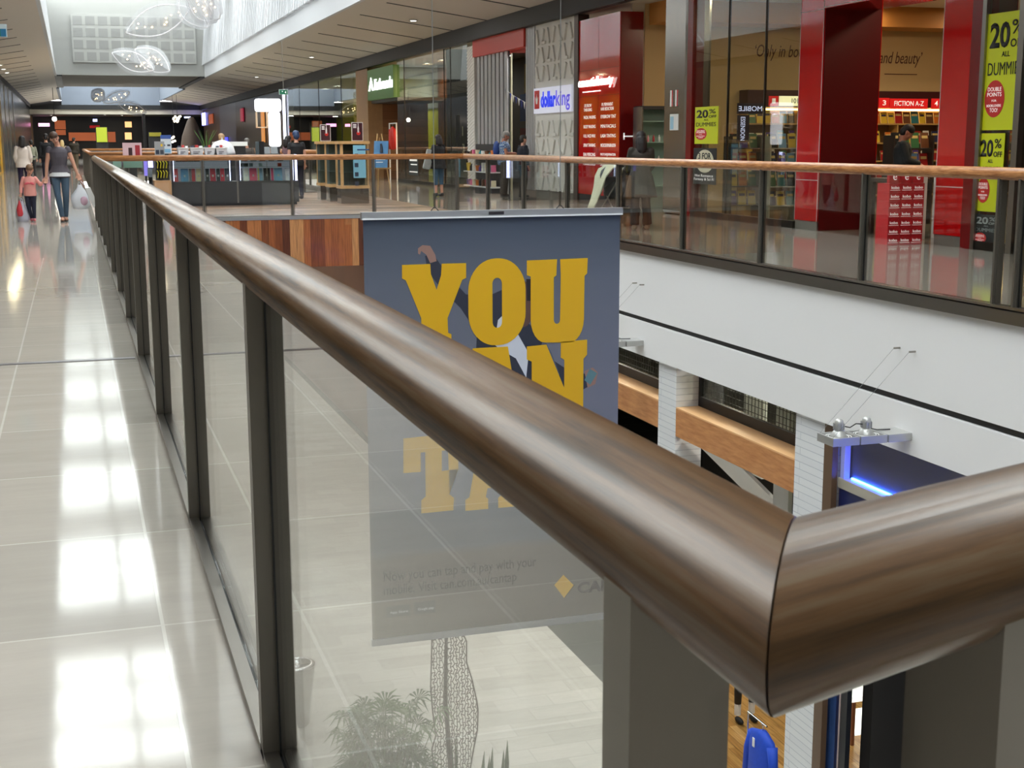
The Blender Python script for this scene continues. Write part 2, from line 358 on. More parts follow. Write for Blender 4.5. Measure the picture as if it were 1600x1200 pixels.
# skylight glazing bars and panes
def roof(y0, y1, x0, z0, x1, z1, dx, dy, n):
    mb = MB(); s = (z1-z0)/(x1-x0)
    y = y0
    while y <= y1+.01:
        mb.poly([(x0, y-.07, z0-.28), (x1, y-.07, z1-.28), (x1, y-.07, z1), (x0, y-.07, z0)], (0, .14, 0)); y += dy
    x = x0
    while x <= x1+.01:
        z = z0+(x-x0)*s; mb.box(x-.05, x+.05, y0, y1, z-.2, z); x += dx
    struct('trim_%d' % n, mb, mat('roof_steel', (196, 198, 196), .5))
    mb = MB(); mb.poly([(x0, y0, z0+.02), (x1, y0, z1+.02), (x1, y0, z1+.05), (x0, y0, z0+.05)], (0, y1-y0, 0)); struct('window_%d' % n, mb, glassmat('roof_glass', (245, 250, 250)))
roof(-24, 84, -1.05, 10.2, XE+.65, 10.85, 1.63, 2.3, 12)
mb = MB(); y = -26.7+.0
while y < 80: mb.box(-1.0, XE+.6, max(y, -24), y+3.7, 10.0, 10.12); y += 9.5
struct('ceiling', mb, mat('roof_solid', (170, 170, 168), .6))
# acoustic panel on the end wall
t = thing('acoustic_panel', 'large pale wall panel with a grid of grey squares high on the end wall', 'wall panel', (3.6, 83.99, 6.2))
a, b = PY(110, 22, 83.9), PY(307, 100, 83.9)
mb = MB(); mb.box(a.x, b.x, 83.84, 83.995, b.z, a.z); mb.build('board', mat('panel_white', (172, 173, 170), .6), t)
gw, gh = (b.x-a.x)/10, (a.z-b.z)/4
mb = MB()
for i in range(10):
    for j in range(4): mb.box(a.x+gw*(i+.13), a.x+gw*(i+.87), 83.825, 83.85, b.z+gh*(j+.14), b.z+gh*(j+.86))
mb.build('square', mat('panel_grey', (150, 151, 149), .7), t)['label'] = 'grid of perforated grey squares'
# middle soffit, second well and far end
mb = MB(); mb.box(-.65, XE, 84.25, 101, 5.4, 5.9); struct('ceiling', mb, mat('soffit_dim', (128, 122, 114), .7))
mb = MB(); mb.box(-.72, -.3, 84.0, 101, 5.32, 5.4); struct('trim_13', mb, BLACK)
mb = MB(); mb.box(XE-.3, XE+.05, 84.0, 101, 5.32, 5.4); struct('trim_14', mb, BLACK)
BLU = mat('far_well_blue', (112, 120, 132), .6)  # dim blue daylight of this well is put into the wall colour
mb = MB(); mb.box(-.65, XE, 127.9, 128.2, 4.85, 9); struct('wall_back', mb, BLU)
mb = MB(); mb.box(-.8, -.6, 101, 128, 5.25, 9); mb.box(XE-.02, XE+.15, 101, 128, 5.25, 9); mb.box(-.65, XE, 101, 101.2, 5.9, 9); struct('wall_left', mb, BLU)
roof(101.2, 128, -.65, 8.6, XE, 8.8, 2.2, 4.5, 15)
mb = MB(); mb.box(-9, 24, 128.2, 135, 4.83, 5.2); mb.box(-9, 24, 127.9, 128.1, 4.45, 4.86); struct('trim_16', mb, BLACK)
mb = MB(); mb.box(-9, 24, 128.1, 128.4, 4.05, 4.45); struct('trim_17', mb, mat('far_bulkhead', (190, 182, 165), .6))
mb = MB(); mb.box(-9, 24, 128.4, 139.8, 4.05, 4.3); struct('ceiling', mb, mat('far_ceiling', (70, 66, 62), .6))
mb = MB(); mb.box(-9, 24, 139.8, 140, 0, 5.2); struct('wall_back', mb, mat('far_black', (14, 13, 14), .4))
# shop boxes behind the fronts
mb = MB(); mb.box(XS, 24, -24, 128, 4.45, 4.7); struct('ceiling', mb, mat('shop_ceiling', (200, 190, 172), .7))
mb = MB(); mb.box(-9, XL, -24, 128, 4.7, 4.9); struct('ceiling', mb, mat('shop_ceiling_left', (190, 186, 178), .7))
mb = MB(); mb.box(-9, -8.8, -24, 140, 0, 5); struct('wall_left', mb, mat('left_shop_wall', (120, 112, 100), .6))
mb = MB(); mb.box(23.8, 24, -24, 140, 0, 5); struct('wall_right', mb, mat('right_shop_wall', (120, 112, 100), .6))
# expansion joint strip across the left walk
mb = MB(); mb.box(-3.3, .33, 9.38, 9.45, 0, .004); struct('trim_18', mb, mat('joint_metal', (120, 116, 120), .35, .6))

# ================================================================ BALUSTRADES
RAILW = woodmat('rail_timber', (70, 54, 40), (112, 92, 70), (20, .7, 20), rough=.38, coat=.45, ns=3.5, c3=(104, 76, 50))
RAILO = woodmat('rail_timber_orange', (132, 78, 42), (196, 138, 88), (14, 1.2, 14), rough=.3, coat=.35, ns=5)
def handrail(p0, p1, m0, m1, r, material, parent, n=40, seg=1):
    """round rail from p0 to p1 built along local Y; m0/m1 = normal of mitre plane at each end (or None)"""
    p0, p1 = Vector(p0), Vector(p1); d = (p1-p0); Lh = d.length; d.normalize(); ang = math.atan2(-d.x, d.y)
    Rm = Matrix.Rotation(-ang, 3, 'Z')
    mb = MB(); vs = []; fs = []
    for i in range(seg+1):
        for k in range(n):
            a = 2*math.pi*k/n; q = Vector((r*math.cos(a), Lh*i/seg, r*math.sin(a)))
            if i == 0 and m0 is not None: mm = Rm@Vector(m0); q.y = -(q.x*mm.x)/mm.y
            if i == seg and m1 is not None: mm = Rm@Vector(m1); q.y = Lh-(q.x*mm.x)/mm.y
            vs.append(q)
    for i in range(seg):
        for k in range(n): fs.append((i*n+k, i*n+(k+1) % n, (i+1)*n+(k+1) % n, (i+1)*n+k))
    fs += [tuple(range(n))[::-1], tuple(range(seg*n, seg*n+n))]
    mb.add(vs, fs); o = mb.build('handrail', material, parent, smooth=True, local=True)
    for p in o.data.polygons:
        if len(p.vertices) > 4: p.use_smooth = False
    o.location = p0-wloc(parent); o.rotation_euler = (0, 0, ang); return o
def post_at(p, d, parent, nrm, w=.08, t=.05, ztop=1.15):
    """flat steel post; p = centre of the outer face at floor, d along the rail, nrm across it"""
    mb = MB(); d, nrm = Vector(d), Vector(nrm)
    mb.obox(Vector(p)+nrm*.03+Vector((0, 0, ztop/2)), d, nrm, (0, 0, 1), t/2, .03, ztop/2)
    mb.obox(Vector(p)+nrm*.072+Vector((0, 0, (ztop-.012)/2)), d, nrm, (0, 0, 1), t/2-.012, .012, (ztop-.012)/2)
    return mb.build('post', POST, parent)
def channel(a, b, nrm, parent):
    a, b, nrm = Vector(a), Vector(b), Vector(nrm); d = (b-a).normalized(); Lh = (b-a).length; c = (a+b)/2
    mb = MB()
    mb.obox(c+nrm*.018+Vector((0, 0, .011)), d, nrm, (0, 0, 1), Lh/2, .018, .011)
    mb.obox(c+nrm*.076+Vector((0, 0, .011)), d, nrm, (0, 0, 1), Lh/2, .026, .011)
    o = mb.build('base_channel', STEEL, parent)
    mb = MB(); mb.obox(c+nrm*.043+Vector((0, 0, .006)), d, nrm, (0, 0, 1), Lh/2, .007, .006); mb.build('gasket', BLACK, o)
    return o
def pane(a, b, nrm, parent, z0=.014, z1=1.118, material=None):
    a, b, nrm = Vector(a), Vector(b), Vector(nrm); d = (b-a).normalized(); c = (a+b)/2+nrm*.045
    mb = MB(); mb.obox(c+Vector((0, 0, (z0+z1)/2)), d, nrm, (0, 0, 1), (b-a).length/2, .005, (z1-z0)/2)
    o = mb.build('glass_pane', material or GLASS, parent)
    for e, sgn in ((a, 1), (b, -1)):
        mb = MB(); mb.obox(e+nrm*.045+d*(.003*sgn)+Vector((0, 0, (z0+z1)/2)), d, nrm, (0, 0, 1), .003, .007, (z1-z0)/2)
        mb.build('seal', BLACK, o)
    return o
RZ, RR = 1.168, .055
def run(name, label, P0, P1, nrm, posts, m0=None, m1=None, wood=None, seg=1, chan=True):
    """a straight run of balustrade whose glass line goes P0 -> P1; posts = distances along it"""
    P0, P1, nrm = Vector(P0), Vector(P1), Vector(nrm); d = (P1-P0).normalized()
    t = thing(name, label, 'balustrade', P0)
    t['group'] = 'balustrades around the voids'
    up = Vector((0, 0, RZ)); e = .0012
    base = P0-nrm*.047; 
    handrail(P0+up+d*e, P1+up-d*e, m0, m1, RR, wood or RAILW, t, seg=seg)
    for s in posts: post_at(base+d*s, d, t, nrm)
    L_ = (P1-P0).length
    if chan: channel(base, base+d*L_, nrm, t)
    for s0, s1 in zip(posts[:-1], posts[1:]):
        if s1-s0 > .5: pane(base+d*(s0+.035), base+d*(s1-.035), nrm, t)
    return t
bis = (Vector((0, 1, 0))+U).normalized(); MITRE = bis.cross(Vector((0, 0, 1))).normalized()
NE = Vector((1, 0, 0))
psL = [.13+.025] + [3.035-CY+2.125*i for i in range(12)]
m45 = Vector((1, -1, 0)).normalized(); m45b = Vector((1, 1, 0)).normalized()
run('balustrade', 'long glass balustrade with timber handrail running from beside the camera down the left walk', (CX, CY, 0), (CX, YB+.1, 0), NE, [p for p in psL if p < 26.3]+[26.3], MITRE, m45b, seg=1)
# return from the corner; posts on the void-far side
run('balustrade', 'short balustrade turning right at the near mitred corner', (CX, CY, 0), Vector((CX, CY, 0))+U*7.7, VN*-1, [.181, 2.3, 4.4, 6.5], MITRE, None)
run('balustrade', 'balustrade across the edge of the timber bridge before the kiosk', (CX, YB+.1, 0), (7.75, YB+.1, 0), (0, -1, 0), [.1]+[PY(x, 300, YB).x-CX for x in (319, 458, 586)]+[7.2], m45b, m45, wood=RAILO)
psR = [YB+.1-PX(x, y, 7.75).y for x, y in ((714, 280), (762, 285), (818, 290), (886, 300), (966, 310), (1067, 320), (1190, 330), (1349, 350), (1560, 370))]
psR += [psR[-1]+.28, psR[-1]+2.6, psR[-1]+4.9]
run('balustrade', 'balustrade along the right walk in front of the red pillared shops', (7.75, YB+.1, 0), (7.75, 3.1, 0), (-1, 0, 0), psR, m45, None, wood=RAILO)
# second void
run('balustrade', 'distant balustrade across the far side of the bridge behind the kiosk', (CX+.1, 40, 0), (7.75, 40, 0), (0, 1, 0), [.1, 2, 4, 6, 7.3], m45, None, wood=RAILO)
run('balustrade', 'farthest cross balustrade at the end of the second void', (CX+.1, 66, 0), (7.75, 66, 0), (0, -1, 0), [.1, 2, 4, 6, 7.3], None, None, wood=RAILO)
run('balustrade', 'left balustrade of the second void seen end on beyond the kiosk', (CX+.1, 40, 0), (CX+.1, 66, 0), NE, [.1+2.1*i for i in range(13)], m45, None, wood=RAILO)
run('balustrade', 'right balustrade of the second void behind the pedestal displays', (7.75, 40, 0), (7.75, 66, 0), (-1, 0, 0), [.1+2.1*i for i in range(13)], None, None, wood=RAILO)
# ================================================================ RIGHT-HAND SHOP FRONTS
def yx(px_, X=XS): return PX(px_, 230, X).y
def lamp(name, label, loc, power, size=.5, col=(1, .9, .75), group=None, sy_=None):
    """a recessed ceiling lamp with its own light"""
    t = thing(name, label, 'ceiling light', loc, group)
    mb = MB(); mb.lathe([(.11, 0), (.13, .0), (.13, .03), (.09, .03)], loc, 16); mb.build('trim_ring', WHITE, t)
    mb = MB(); mb.lathe([(.085, -.002), (.085, .02)], loc, 16); mb.build('diffuser', LIT, t)
    l = area('shop_light', Vector(loc)-Vector((0, 0, .03)), size, sy_ or size, power, col); l.parent = t; l.location = (0, 0, -.03); return t
PW = mat('poster_white', (232, 232, 228), .5); INK = mat('ink_black', (22, 22, 24), .5); YEL = mat('poster_lime', (214, 222, 20), .45); PRED = mat('poster_red', (206, 40, 36), .45)
TXW = mat('lettering_white', (244, 240, 236), .5, emit=.35)
def onX(name, mbx, m, par): return mbx.build(name, m, par)
# --- pillars of the bookshop (gloss red panels, white joints, grey plinth)
SEAM = mat('panel_joint', (214, 190, 186), .5); PLN = mat('plinth_grey', (120, 116, 108), .3)
def red_pillar(y0, y1, x0, x1, label, ztop=4.42, z1=3.54):
    t = thing('shopfront_pillar', label, 'pillar', ((x0+x1)/2, (y0+y1)/2, 0), 'gloss red pillars of the bookshop')
    mb = MB(); mb.box(x0, x1, y0, y1, .15, ztop); mb.build('panel', RED, t)
    mb = MB(); mb.box(x0+.01, x1, y0+.01, y1-.01, 0, .15); mb.build('plinth', PLN, t)
    mb = MB()
    for y in (y0, y1): mb.box(x0-.004, x0+.004, y-.006, y+.006, .15, ztop)
    for z in (.82, z1): mb.box(x0-.004, x0+.004, y0+.006, y1-.006, z-.006, z+.006)
    mb.build('joint', SEAM, t)
    mb = MB(); mb.box(x0+.03, x1-.02, y0-.012, y0, .0, ztop); mb.build('inner_side_face', mat('maroon_side', (92, 8, 12), .3), t)['label'] = 'dark maroon inner side'; return t  # thin sheet colours this side a darker maroon than the front
pA0, pA1 = yx(1280), yx(1245); pB0, pB1 = yx(1510), yx(1465)
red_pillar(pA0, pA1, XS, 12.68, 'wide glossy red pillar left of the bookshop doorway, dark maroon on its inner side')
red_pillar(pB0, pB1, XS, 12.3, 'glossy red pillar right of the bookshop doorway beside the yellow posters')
t = thing('lintel', 'glossy red beam over the bookshop doorway', 'beam', (XS+.3, (pB1+pA0)/2, 3.55))
mb = MB(); mb.box(XS, XS+1.0, pB1+.01, pA0-.01, 3.55, 4.42); mb.build('panel', RED, t)
mb = MB(); mb.box(XS-.004, XS+.004, pB1+.02, pA0-.02, 3.56, 3.575); mb.build('joint', SEAM, t)
# --- book shop interior
YW = 28.05
BEI = mat('book_wall', (196, 166, 118), .6)
mb = MB(); mb.box(12.2, 23.8, YW, YW+.1, 0, 4.45); struct('wall_back', mb, BEI)
mb = MB(); mb.box(12.2, 23.8, 13.0, 13.1, 0, 4.45); struct('wall_front', mb, mat('book_wall_dark', (90, 60, 45), .6))
mb = MB(); mb.box(12.3, 23.8, YW-1.0, YW, 4.0, 4.45); struct('trim_19', mb, mat('bulkhead_orange', (190, 128, 60), .6))
for i, (x, y) in enumerate(((14, 24), (16.5, 24), (19, 24), (14, 19), (17, 19), (14, 15.5), (20, 27), (17, 27))):
    lamp('ceiling_light', 'round recessed lamp in the bookshop ceiling, %s' % ['over the window display', 'before the middle of the back wall', 'deep inside by the fiction shelf', 'just inside the doorway', 'in the middle of the shop', 'behind the lime posters', 'in the far corner', 'near the back wall'][i], (x, y, 4.4), 46, .6, (1, .82, .55), 'bookshop ceiling lamps')
t = thing('wall_lettering', 'dark italic quotation lettering on the beige bookshop wall', 'lettering', (17, YW-.01, 3.2))
TB = mat('text_brown', (84, 44, 34), .6)
a, b = PY(1180, 74, YW), PY(1250, 97, YW); text("\u2018Only in boo", (a.x, YW-.004, 3.27), FR, WU, 1.25, .36, TB, 'lettering', t, .003, shear=.25)
a, b = PY(1362, 82, YW), PY(1440, 106, YW); text("pe and beauty\u2019", (a.x-.12, YW-.004, 3.17), FR, WU, b.x-a.x+.12, .36, TB, 'lettering', t, .003, shear=.25)
mb = MB(); mb.box(18.35, 19.25, YW-.007, YW-.004, 3.0, 3.02); mb.build('attribution_line', TB, t)
# header band and lit top shelf of the wall bookcase
bc = thing('bookcase', 'long wall bookcase with a maroon sign band and lit top shelf', 'bookcase', (18.3, YW-.2, 0))
x0b, x1b = PY(1168, 150, YW-.4).x, 22.5; yb = YW-.42
mb = MB(); mb.box(x0b, x1b, yb, YW-.005, 2.22, 2.6); mb.build('header', mat('header_maroon', (58, 12, 14), .4), bc)
mb = MB(); mb.box(x0b, x1b, YW-.04, YW-.01, 0, 2.22); mb.build('back_panel', mat('case_back', (120, 88, 58), .6), bc)
SHW = mat('shelf_wood', (176, 140, 84), .4)
ZS = [1.86, 1.42, 1.0, .6, .2]
for z in ZS: mb = MB(); mb.box(x0b, x1b, yb+.02, YW-.04, z-.03, z); mb.build('shelf', SHW, bc)
for x in [x0b+.02+i*(x1b-x0b-.04)/6 for i in range(7)]: mb = MB(); mb.box(x-.02, x+.02, yb+.03, YW-.04, 0, 1.83 if x > x0b+.1 and x < x1b-.1 else 2.22); mb.build('upright', SHW, bc)
mb = MB(); mb.box(x0b+.05, x1b-.05, YW-.09, YW-.05, 2.16, 2.2); mb.build('light_strip', mat('warm_strip', (255, 214, 120), .5, emit=9), bc)
for tx, px0, px1, py0, py1, sg, ink in (('1', 1201, 1215, 150, 166, RED, TXW), ('101 CLASSICS', 1217, 1305, 150, 166, mat('sign_cream', (238, 232, 190), .5, emit=.9), INK), ('2', 1350, 1364, 153, 169, RED, TXW), ('3', 1373, 1388, 153, 169, RED, TXW), ('FICTION A-Z', 1390, 1448, 154, 170, RED, TXW), ('4', 1455, 1468, 154, 170, RED, TXW)):
    a, b = PY(px0, py0, yb), PY(px1, py1, yb)
    s = thing('shelf_sign', 'shelf sign %s on the maroon bookcase band' % ('reading '+tx if len(tx) > 2 else 'with the number '+{'1': 'one', '2': 'two', '3': 'three', '4': 'four'}[tx]), 'sign', ((a.x+b.x)/2, yb-.01, b.z))
    mb = MB(); mb.box(a.x, b.x, yb-.03, yb-.004, b.z, a.z); mb.build('plate', sg if sg is not RED else mat('sign_red', (190, 24, 24), .4, emit=.5), s)
    w = (b.x-a.x); h = (a.z-b.z)*.5; ww = min(w*.82, h*.62*len(tx)+.02)
    text(tx, (a.x+(w-ww)/2, yb-.032, b.z+(a.z-b.z)*.27), FR, WU, ww, h, ink, 'lettering', s, .003, bold=.01)
# books: every one a thing
BOOKC = [('red', (168, 34, 34)), ('cream', (226, 214, 180)), ('navy', (36, 44, 86)), ('green', (60, 110, 70)), ('orange', (216, 120, 40)), ('teal', (50, 120, 130)), ('purple', (88, 60, 140)), ('black', (24, 24, 26)), ('white', (232, 230, 224)), ('yellow', (222, 190, 60)), ('brown', (110, 70, 44)), ('sky blue', (120, 170, 214))]
PAPER = mat('paper', (232, 224, 204), .7)
def book(name_c, c, x, y, z, w, h, d, lean, label, group):
    t = thing('book', label, 'book', (x, y, z), group)
    m = mat('cover_'+name_c.replace(' ', '_'), c, .35)
    T = Matrix.Rotation(lean, 3, 'X')
    def bx(x0, x1, y0, y1, z0, z1, nm, mm):
        q = MB(); q.box(x0, x1, y0, y1, z0, z1); q.v = [T@v for v in q.v]; return q.build(nm, mm, t, local=True)
    bx(-w/2, w/2, -d/2, -d/2+.004, 0, h, 'cover', m); bx(-w/2+.005, w/2-.005, -d/2+.004, d/2, .004, h-.004, 'pages', PAPER)
    bx(-w/2+.02, w/2-.02, -d/2-.002, -d/2, h*.62, h*.8, 'title_panel', mat('title_gold', (214, 190, 120), .4) if name_c not in ('cream', 'white', 'yellow') else mat('title_dark', (60, 40, 60), .4))
    return t
ORD = ['first', 'second', 'third', 'fourth', 'fifth', 'sixth', 'seventh', 'eighth', 'ninth', 'tenth', 'eleventh', 'twelfth', 'thirteenth', 'fourteenth', 'fifteenth', 'sixteenth', 'seventeenth', 'eighteenth', 'nineteenth', 'twentieth', 'twenty first', 'twenty second', 'twenty third', 'twenty fourth']
rb = random.Random(3)
for zi, z in enumerate(ZS[:4]):
    x = x0b+.12; n = 0
    lim = (x1b-.6)
    while x < lim and n < 22:
        cn, cc = rb.choice(BOOKC); w = rb.uniform(.15, .2); h = rb.uniform(.22, .29)
        hidden = PY(1248, 200, yb).x < x < PY(1358, 200, yb).x
        if not hidden:
            book(cn, cc, x+w/2, yb+.16, z+.002, w, h, .03, -.2, '%s book face out on the %s wall shelf, %s from the left' % (cn, ['lit top', 'second', 'third', 'fourth'][zi], ORD[n]), 'books on the bookshop wall shelves'); n += 1
        x += w+(.03 if zi == 0 else rb.uniform(.05, .16))
# freestanding display racks seen through the window
def rack(x, y, w, label, n, dark):
    t = thing('display_rack', label, 'display rack', (x, y, 0))
    fm = mat('rack_'+dark, (52, 44, 40) if dark == 'dark' else (180, 176, 166), .4)
    for s in (-1, 1): mb = MB(); mb.box(x+s*w/2-.015, x+s*w/2+.015, y-.02, y+.3, 0, 1.55); mb.build('side_frame', fm, t)
    for k in range(4):
        z = .25+k*.36; mb = MB(); mb.box(x-w/2+.015, x+w/2-.015, y, y+.28, z-.02, z); mb.build('shelf', fm, t)
        for j in range(n):
            cn, cc = rb.choice(BOOKC); bw = w/n*.8
            book(cn, cc, x-w/2+w*(j+.5)/n, y+.1, z+.001, bw, .27, .03, -.18, '%s book on the %s, %s shelf up, %s from left' % (cn, label.split(' with')[0].split(' beside')[0].split(' inside')[0], ORD[k], ORD[j]), 'books on the window display racks')
rack(PY(1165, 260, 23.3).x, 23.3, .62, 'narrow dark rack with magazines behind the bookshop window', 3, 'dark')
rack(PY(1222, 260, 22.8).x+.05, 22.8, .62, 'pale wire rack with face out books beside the red pillar', 3, 'pale')
rack(14.0, 20.4, .8, 'low dark rack inside the bookshop doorway', 4, 'dark')
# signs in the window: mirrored ESSENDON / MOBILE style light signs seen from behind
t = thing('window_sign', 'hanging window sign seen from behind with mirrored lettering over the book rack', 'sign', (13.2, 22.6, 1.6))
sg = mat('sign_dark_violet', (46, 40, 62), .4); tm = mat('sign_lilac', (190, 196, 236), .5, emit=1.2)
mb = MB()
for x_ in (13.0, 13.25): mb.tube([(x_, 22.615, 2.2), (x_, 22.615, 4.45)], .004, 5)
mb.build('hanger', STEEL, t)
a, b = PY(1153, 161, 22.6), PY(1192, 178, 22.6); mb = MB(); mb.box(a.x, b.x, 22.6, 22.63, b.z, a.z); mb.build('top_plate', sg, t)
text('MOBILE', (b.x-.02, 22.598, b.z+.05), FR*-1, WU, b.x-a.x-.04, .09, tm, 'lettering', t, 0)
a2, b2 = PY(1153, 180, 22.6), PY(1170, 222, 22.6); mb = MB(); mb.box(a2.x, b2.x, 22.6, 22.63, b2.z, a2.z); mb.build('side_plate', sg, t)
text('ESSENDON', (a2.x+.06, 22.598, a2.z-.03), (0, 0, -1), (1, 0, 0), a2.z-b2.z-.06, .09, tm, 'lettering', t, 0)
# glazing of the bookshop window left of the pillar + strip frames
def shopwin(n, ya, yb_, mull=(), zt=4.42, z0=.12, X=XS, fm=None, sill=True):
    mb = MB(); mb.box(X, X+.012, ya, yb_, z0, zt); struct('window_%d' % n, mb, SHOPG)
    mb = MB()
    for y in mull: mb.box(X-.012, X+.03, y-.012, y+.012, z0, zt)
    if sill: mb.box(X-.03, X+.06, ya, yb_, 0, z0)
    if mb.v: struct('trim_%d' % (20+n), mb, fm or mat('mullion', (52, 48, 42), .4, .6))
shopwin(1, pA1, yx(1082), (yx(1135), yx(1192)))
shopwin(2, 13.2, pB0-.25, ())
mb = MB(); mb.box(XS-.02, XS+.2, pB0-.25, pB0, 0, 4.42); struct('trim_40', mb, DRED)
mb = MB(); mb.box(XS-.05, XS+.03, pB0-.33, pB0-.25, 0, 4.42); struct('trim_41', mb, STEEL)
mb = MB(); mb.box(XS-.04, XS+.2, yx(1082), yx(1074), 0, 4.42); struct('trim_42', mb, DRED)
mb = MB(); mb.box(XS-.08, XS+.1, yx(1597), yx(1588), 0, 4.42); struct('trim_43', mb, STEEL)
mb = MB(); mb.box(XS+1.1, XS+1.15, 13.2, pB0-.05, 0, 4.4); struct('wall_right', mb, mat('poster_backing', (120, 34, 34), .4))
# posters on the glass: lime 20% OFF
def lime_poster(y0, y1, z0, z1, label, cut=False, X=XS-.014, dim=False):
    t = thing('sale_poster', label, 'poster', (X, (y0+y1)/2, z0)); w, h = y1-y0, z1-z0
    mb = MB(); mb.box(X, X+.006, y0, y1, z0, z1); mb.build('sheet', YEL if not dim else mat('poster_dark', (40, 44, 44), .5), t)
    ink = INK if not dim else mat('ink_pale', (150, 160, 158), .5)
    xf = X-.002; L_ = lambda fx, fz: (xf, y1-w*fx, z0+h*fz)
    text('20', L_(.08, .70), WR, WU, w*.5, h*.22, ink, 'lettering', t, .002, bold=.03)
    text('%', L_(.62, .81), WR, WU, w*.28, h*.12, ink, 'lettering', t, .002, bold=.01)
    text('OFF', L_(.60, .70), WR, WU, w*.34, h*.07, ink, 'lettering', t, .002, bold=.02)
    text('ALL', L_(.40, .625), WR, WU, w*.2, h*.045, ink, 'lettering', t, .002, bold=.01)
    text('DUMMIES', L_(.07, .47), WR, WU, w*.85, h*.11, ink, 'lettering', t, .002)
    mb = MB(); mb.poly([(X-.004, y1-w*.28+w*.25*math.cos(k*math.pi/16), z0+h*.27+h*.16*math.sin(k*math.pi/16)) for k in range(32)], (.003, 0, 0)); c = mb.build('roundel', PRED, t)
    for i, s_ in enumerate(('DOUBLE', 'POINTS', 'FOR', 'BOOKLOVERS', 'TOO!')):
        wd = w*(.34, .36, .12, .36, .2)[i]; text(s_, (X-.006, y1-w*.28+wd/2, z0+h*(.335-.045*i)), WR, WU, wd, h*(.035, .035, .018, .022, .035)[i], TXW, 'lettering', c, .001)
    return t
a0, a1 = yx(1534), yx(1534)-.8
a0, a1 = a1, a0
lime_poster(a0, a1, 1.59, 3.09, 'large lime 20% OFF poster high in the bookshop window right of the red pillars')
lime_poster(yx(1531)-.52, yx(1531), .52, 1.55, 'smaller lime 20% OFF poster directly below the large one')
lime_poster(yx(1531)-.5, yx(1531), .05, .48, 'dark 20% OFF poster at the foot of the window below the lime ones', dim=True)
lime_poster(yx(1122), yx(1086), 1.41, 2.11, 'small lime 20% OFF poster in the tall window beside the steel column')
t = thing('promotion_poster', 'black 3 FOR poster with cream roundel below the small lime poster', 'poster', (XS-.014, (yx(1085)+yx(1121))/2, .64))
y1_, y0_ = yx(1085), yx(1121); w_ = y1_-y0_
mb = MB(); mb.box(XS-.014, XS-.008, y0_, y1_, .64, 1.33); mb.build('sheet', INK, t)
mb = MB(); mb.poly([(XS-.016, (y0_+y1_)/2+w_*.38*math.cos(k*math.pi/16), 1.08+.22*math.sin(k*math.pi/16)) for k in range(32)], (.002, 0, 0)); c = mb.build('roundel', mat('cream', (222, 214, 186), .5), t)
text('3 FOR', (XS-.018, (y0_+y1_)/2+w_*.27, 1.12), WR, WU, w_*.54, .12, INK, 'lettering', c, .001, bold=.02)
text('Hot Romance\nFantasy & Sci Fi', (XS-.016, y1_-.05, .7), WR, WU, w_*.86, .13, TXW, 'lettering', t, .001, align='C')
# --- steel column
sc = thing('steel_column', 'tall brushed stainless steel column between the red tower and the bookshop', 'column', (XS+.2, (yx(1038)+yx(1074))/2, 0))
ya, yb2 = yx(1074), yx(1038); mb = MB(); cyc = (ya+yb2)/2; rr_ = (yb2-ya)/2
mb.box(XS-.05, XS+.5, ya, yb2, 0, 4.42); mb.build('cladding', mat('column_steel', (168, 164, 158), .22, 1.), sc, bevel=.08)
for i in range(2):
    y_ = cyc+.12-.24*i; s = thing('wall_notice', 'small red and white fire notice on the steel column, %s one' % ('left', 'right')[i], 'notice', (XS-.055, y_, 2.2)); mb = MB(); mb.box(XS-.057, XS-.05, y_-.07, y_+.07, 2.15, 2.47); mb.build('plate', PW, s); mb = MB(); mb.box(XS-.06, XS-.057, y_-.07, y_-.02, 2.15, 2.47); mb.build('red_band', PRED, s)
s = thing('wall_notice', 'pale blue and white evacuation plan on the steel column', 'notice', (XS-.055, cyc, 1.7)); mb = MB(); mb.box(XS-.057, XS-.05, cyc-.22, cyc+.18, 1.68, 2.0); mb.build('sheet', PW, s); mb = MB(); mb.box(XS-.06, XS-.057, cyc-.0, cyc+.15, 1.7, 1.95); mb.build('plan', mat('plan_blue', (160, 200, 220), .5), s)
# --- recess with the beauty counter
mb = MB(); mb.box(XS+.5, 23.8, YW+.1, YW+.2, 0, 4.45); mb.box(14.6, 14.7, YW+.1, 33.3, 0, 4.45); struct('wall_right', mb, mat('recess_white', (214, 206, 192), .6))
t = thing('display_cabinet', 'glass cabinet of small cosmetics in the recess beside the steel column', 'cabinet', (13.0, 27.3, 0))
xa, xb_ = PY(1003, 200, 27.3).x, PY(1040, 200, 27.3).x+.35
for z in (.5, 1.0, 1.45, 1.9): mb = MB(); mb.box(xa, xb_, 27.3, 27.7, z-.015, z); mb.build('shelf', mat('glass_shelf', (170, 200, 188), .15), t)
mb = MB(); mb.box(xa, xb_, 27.7, 27.74, 0, 2.15); mb.build('back_panel', mat('mint_panel', (150, 176, 166), .3), t)
for x in (xa, xb_): mb = MB(); mb.box(x-.02, x+.02, 27.28, 27.74, 0, 2.2); mb.build('side_frame', STEEL, t)
mb = MB(); mb.box(xa, xb_, 27.28, 27.74, 2.15, 2.22); mb.build('top_rail', DARK, t)
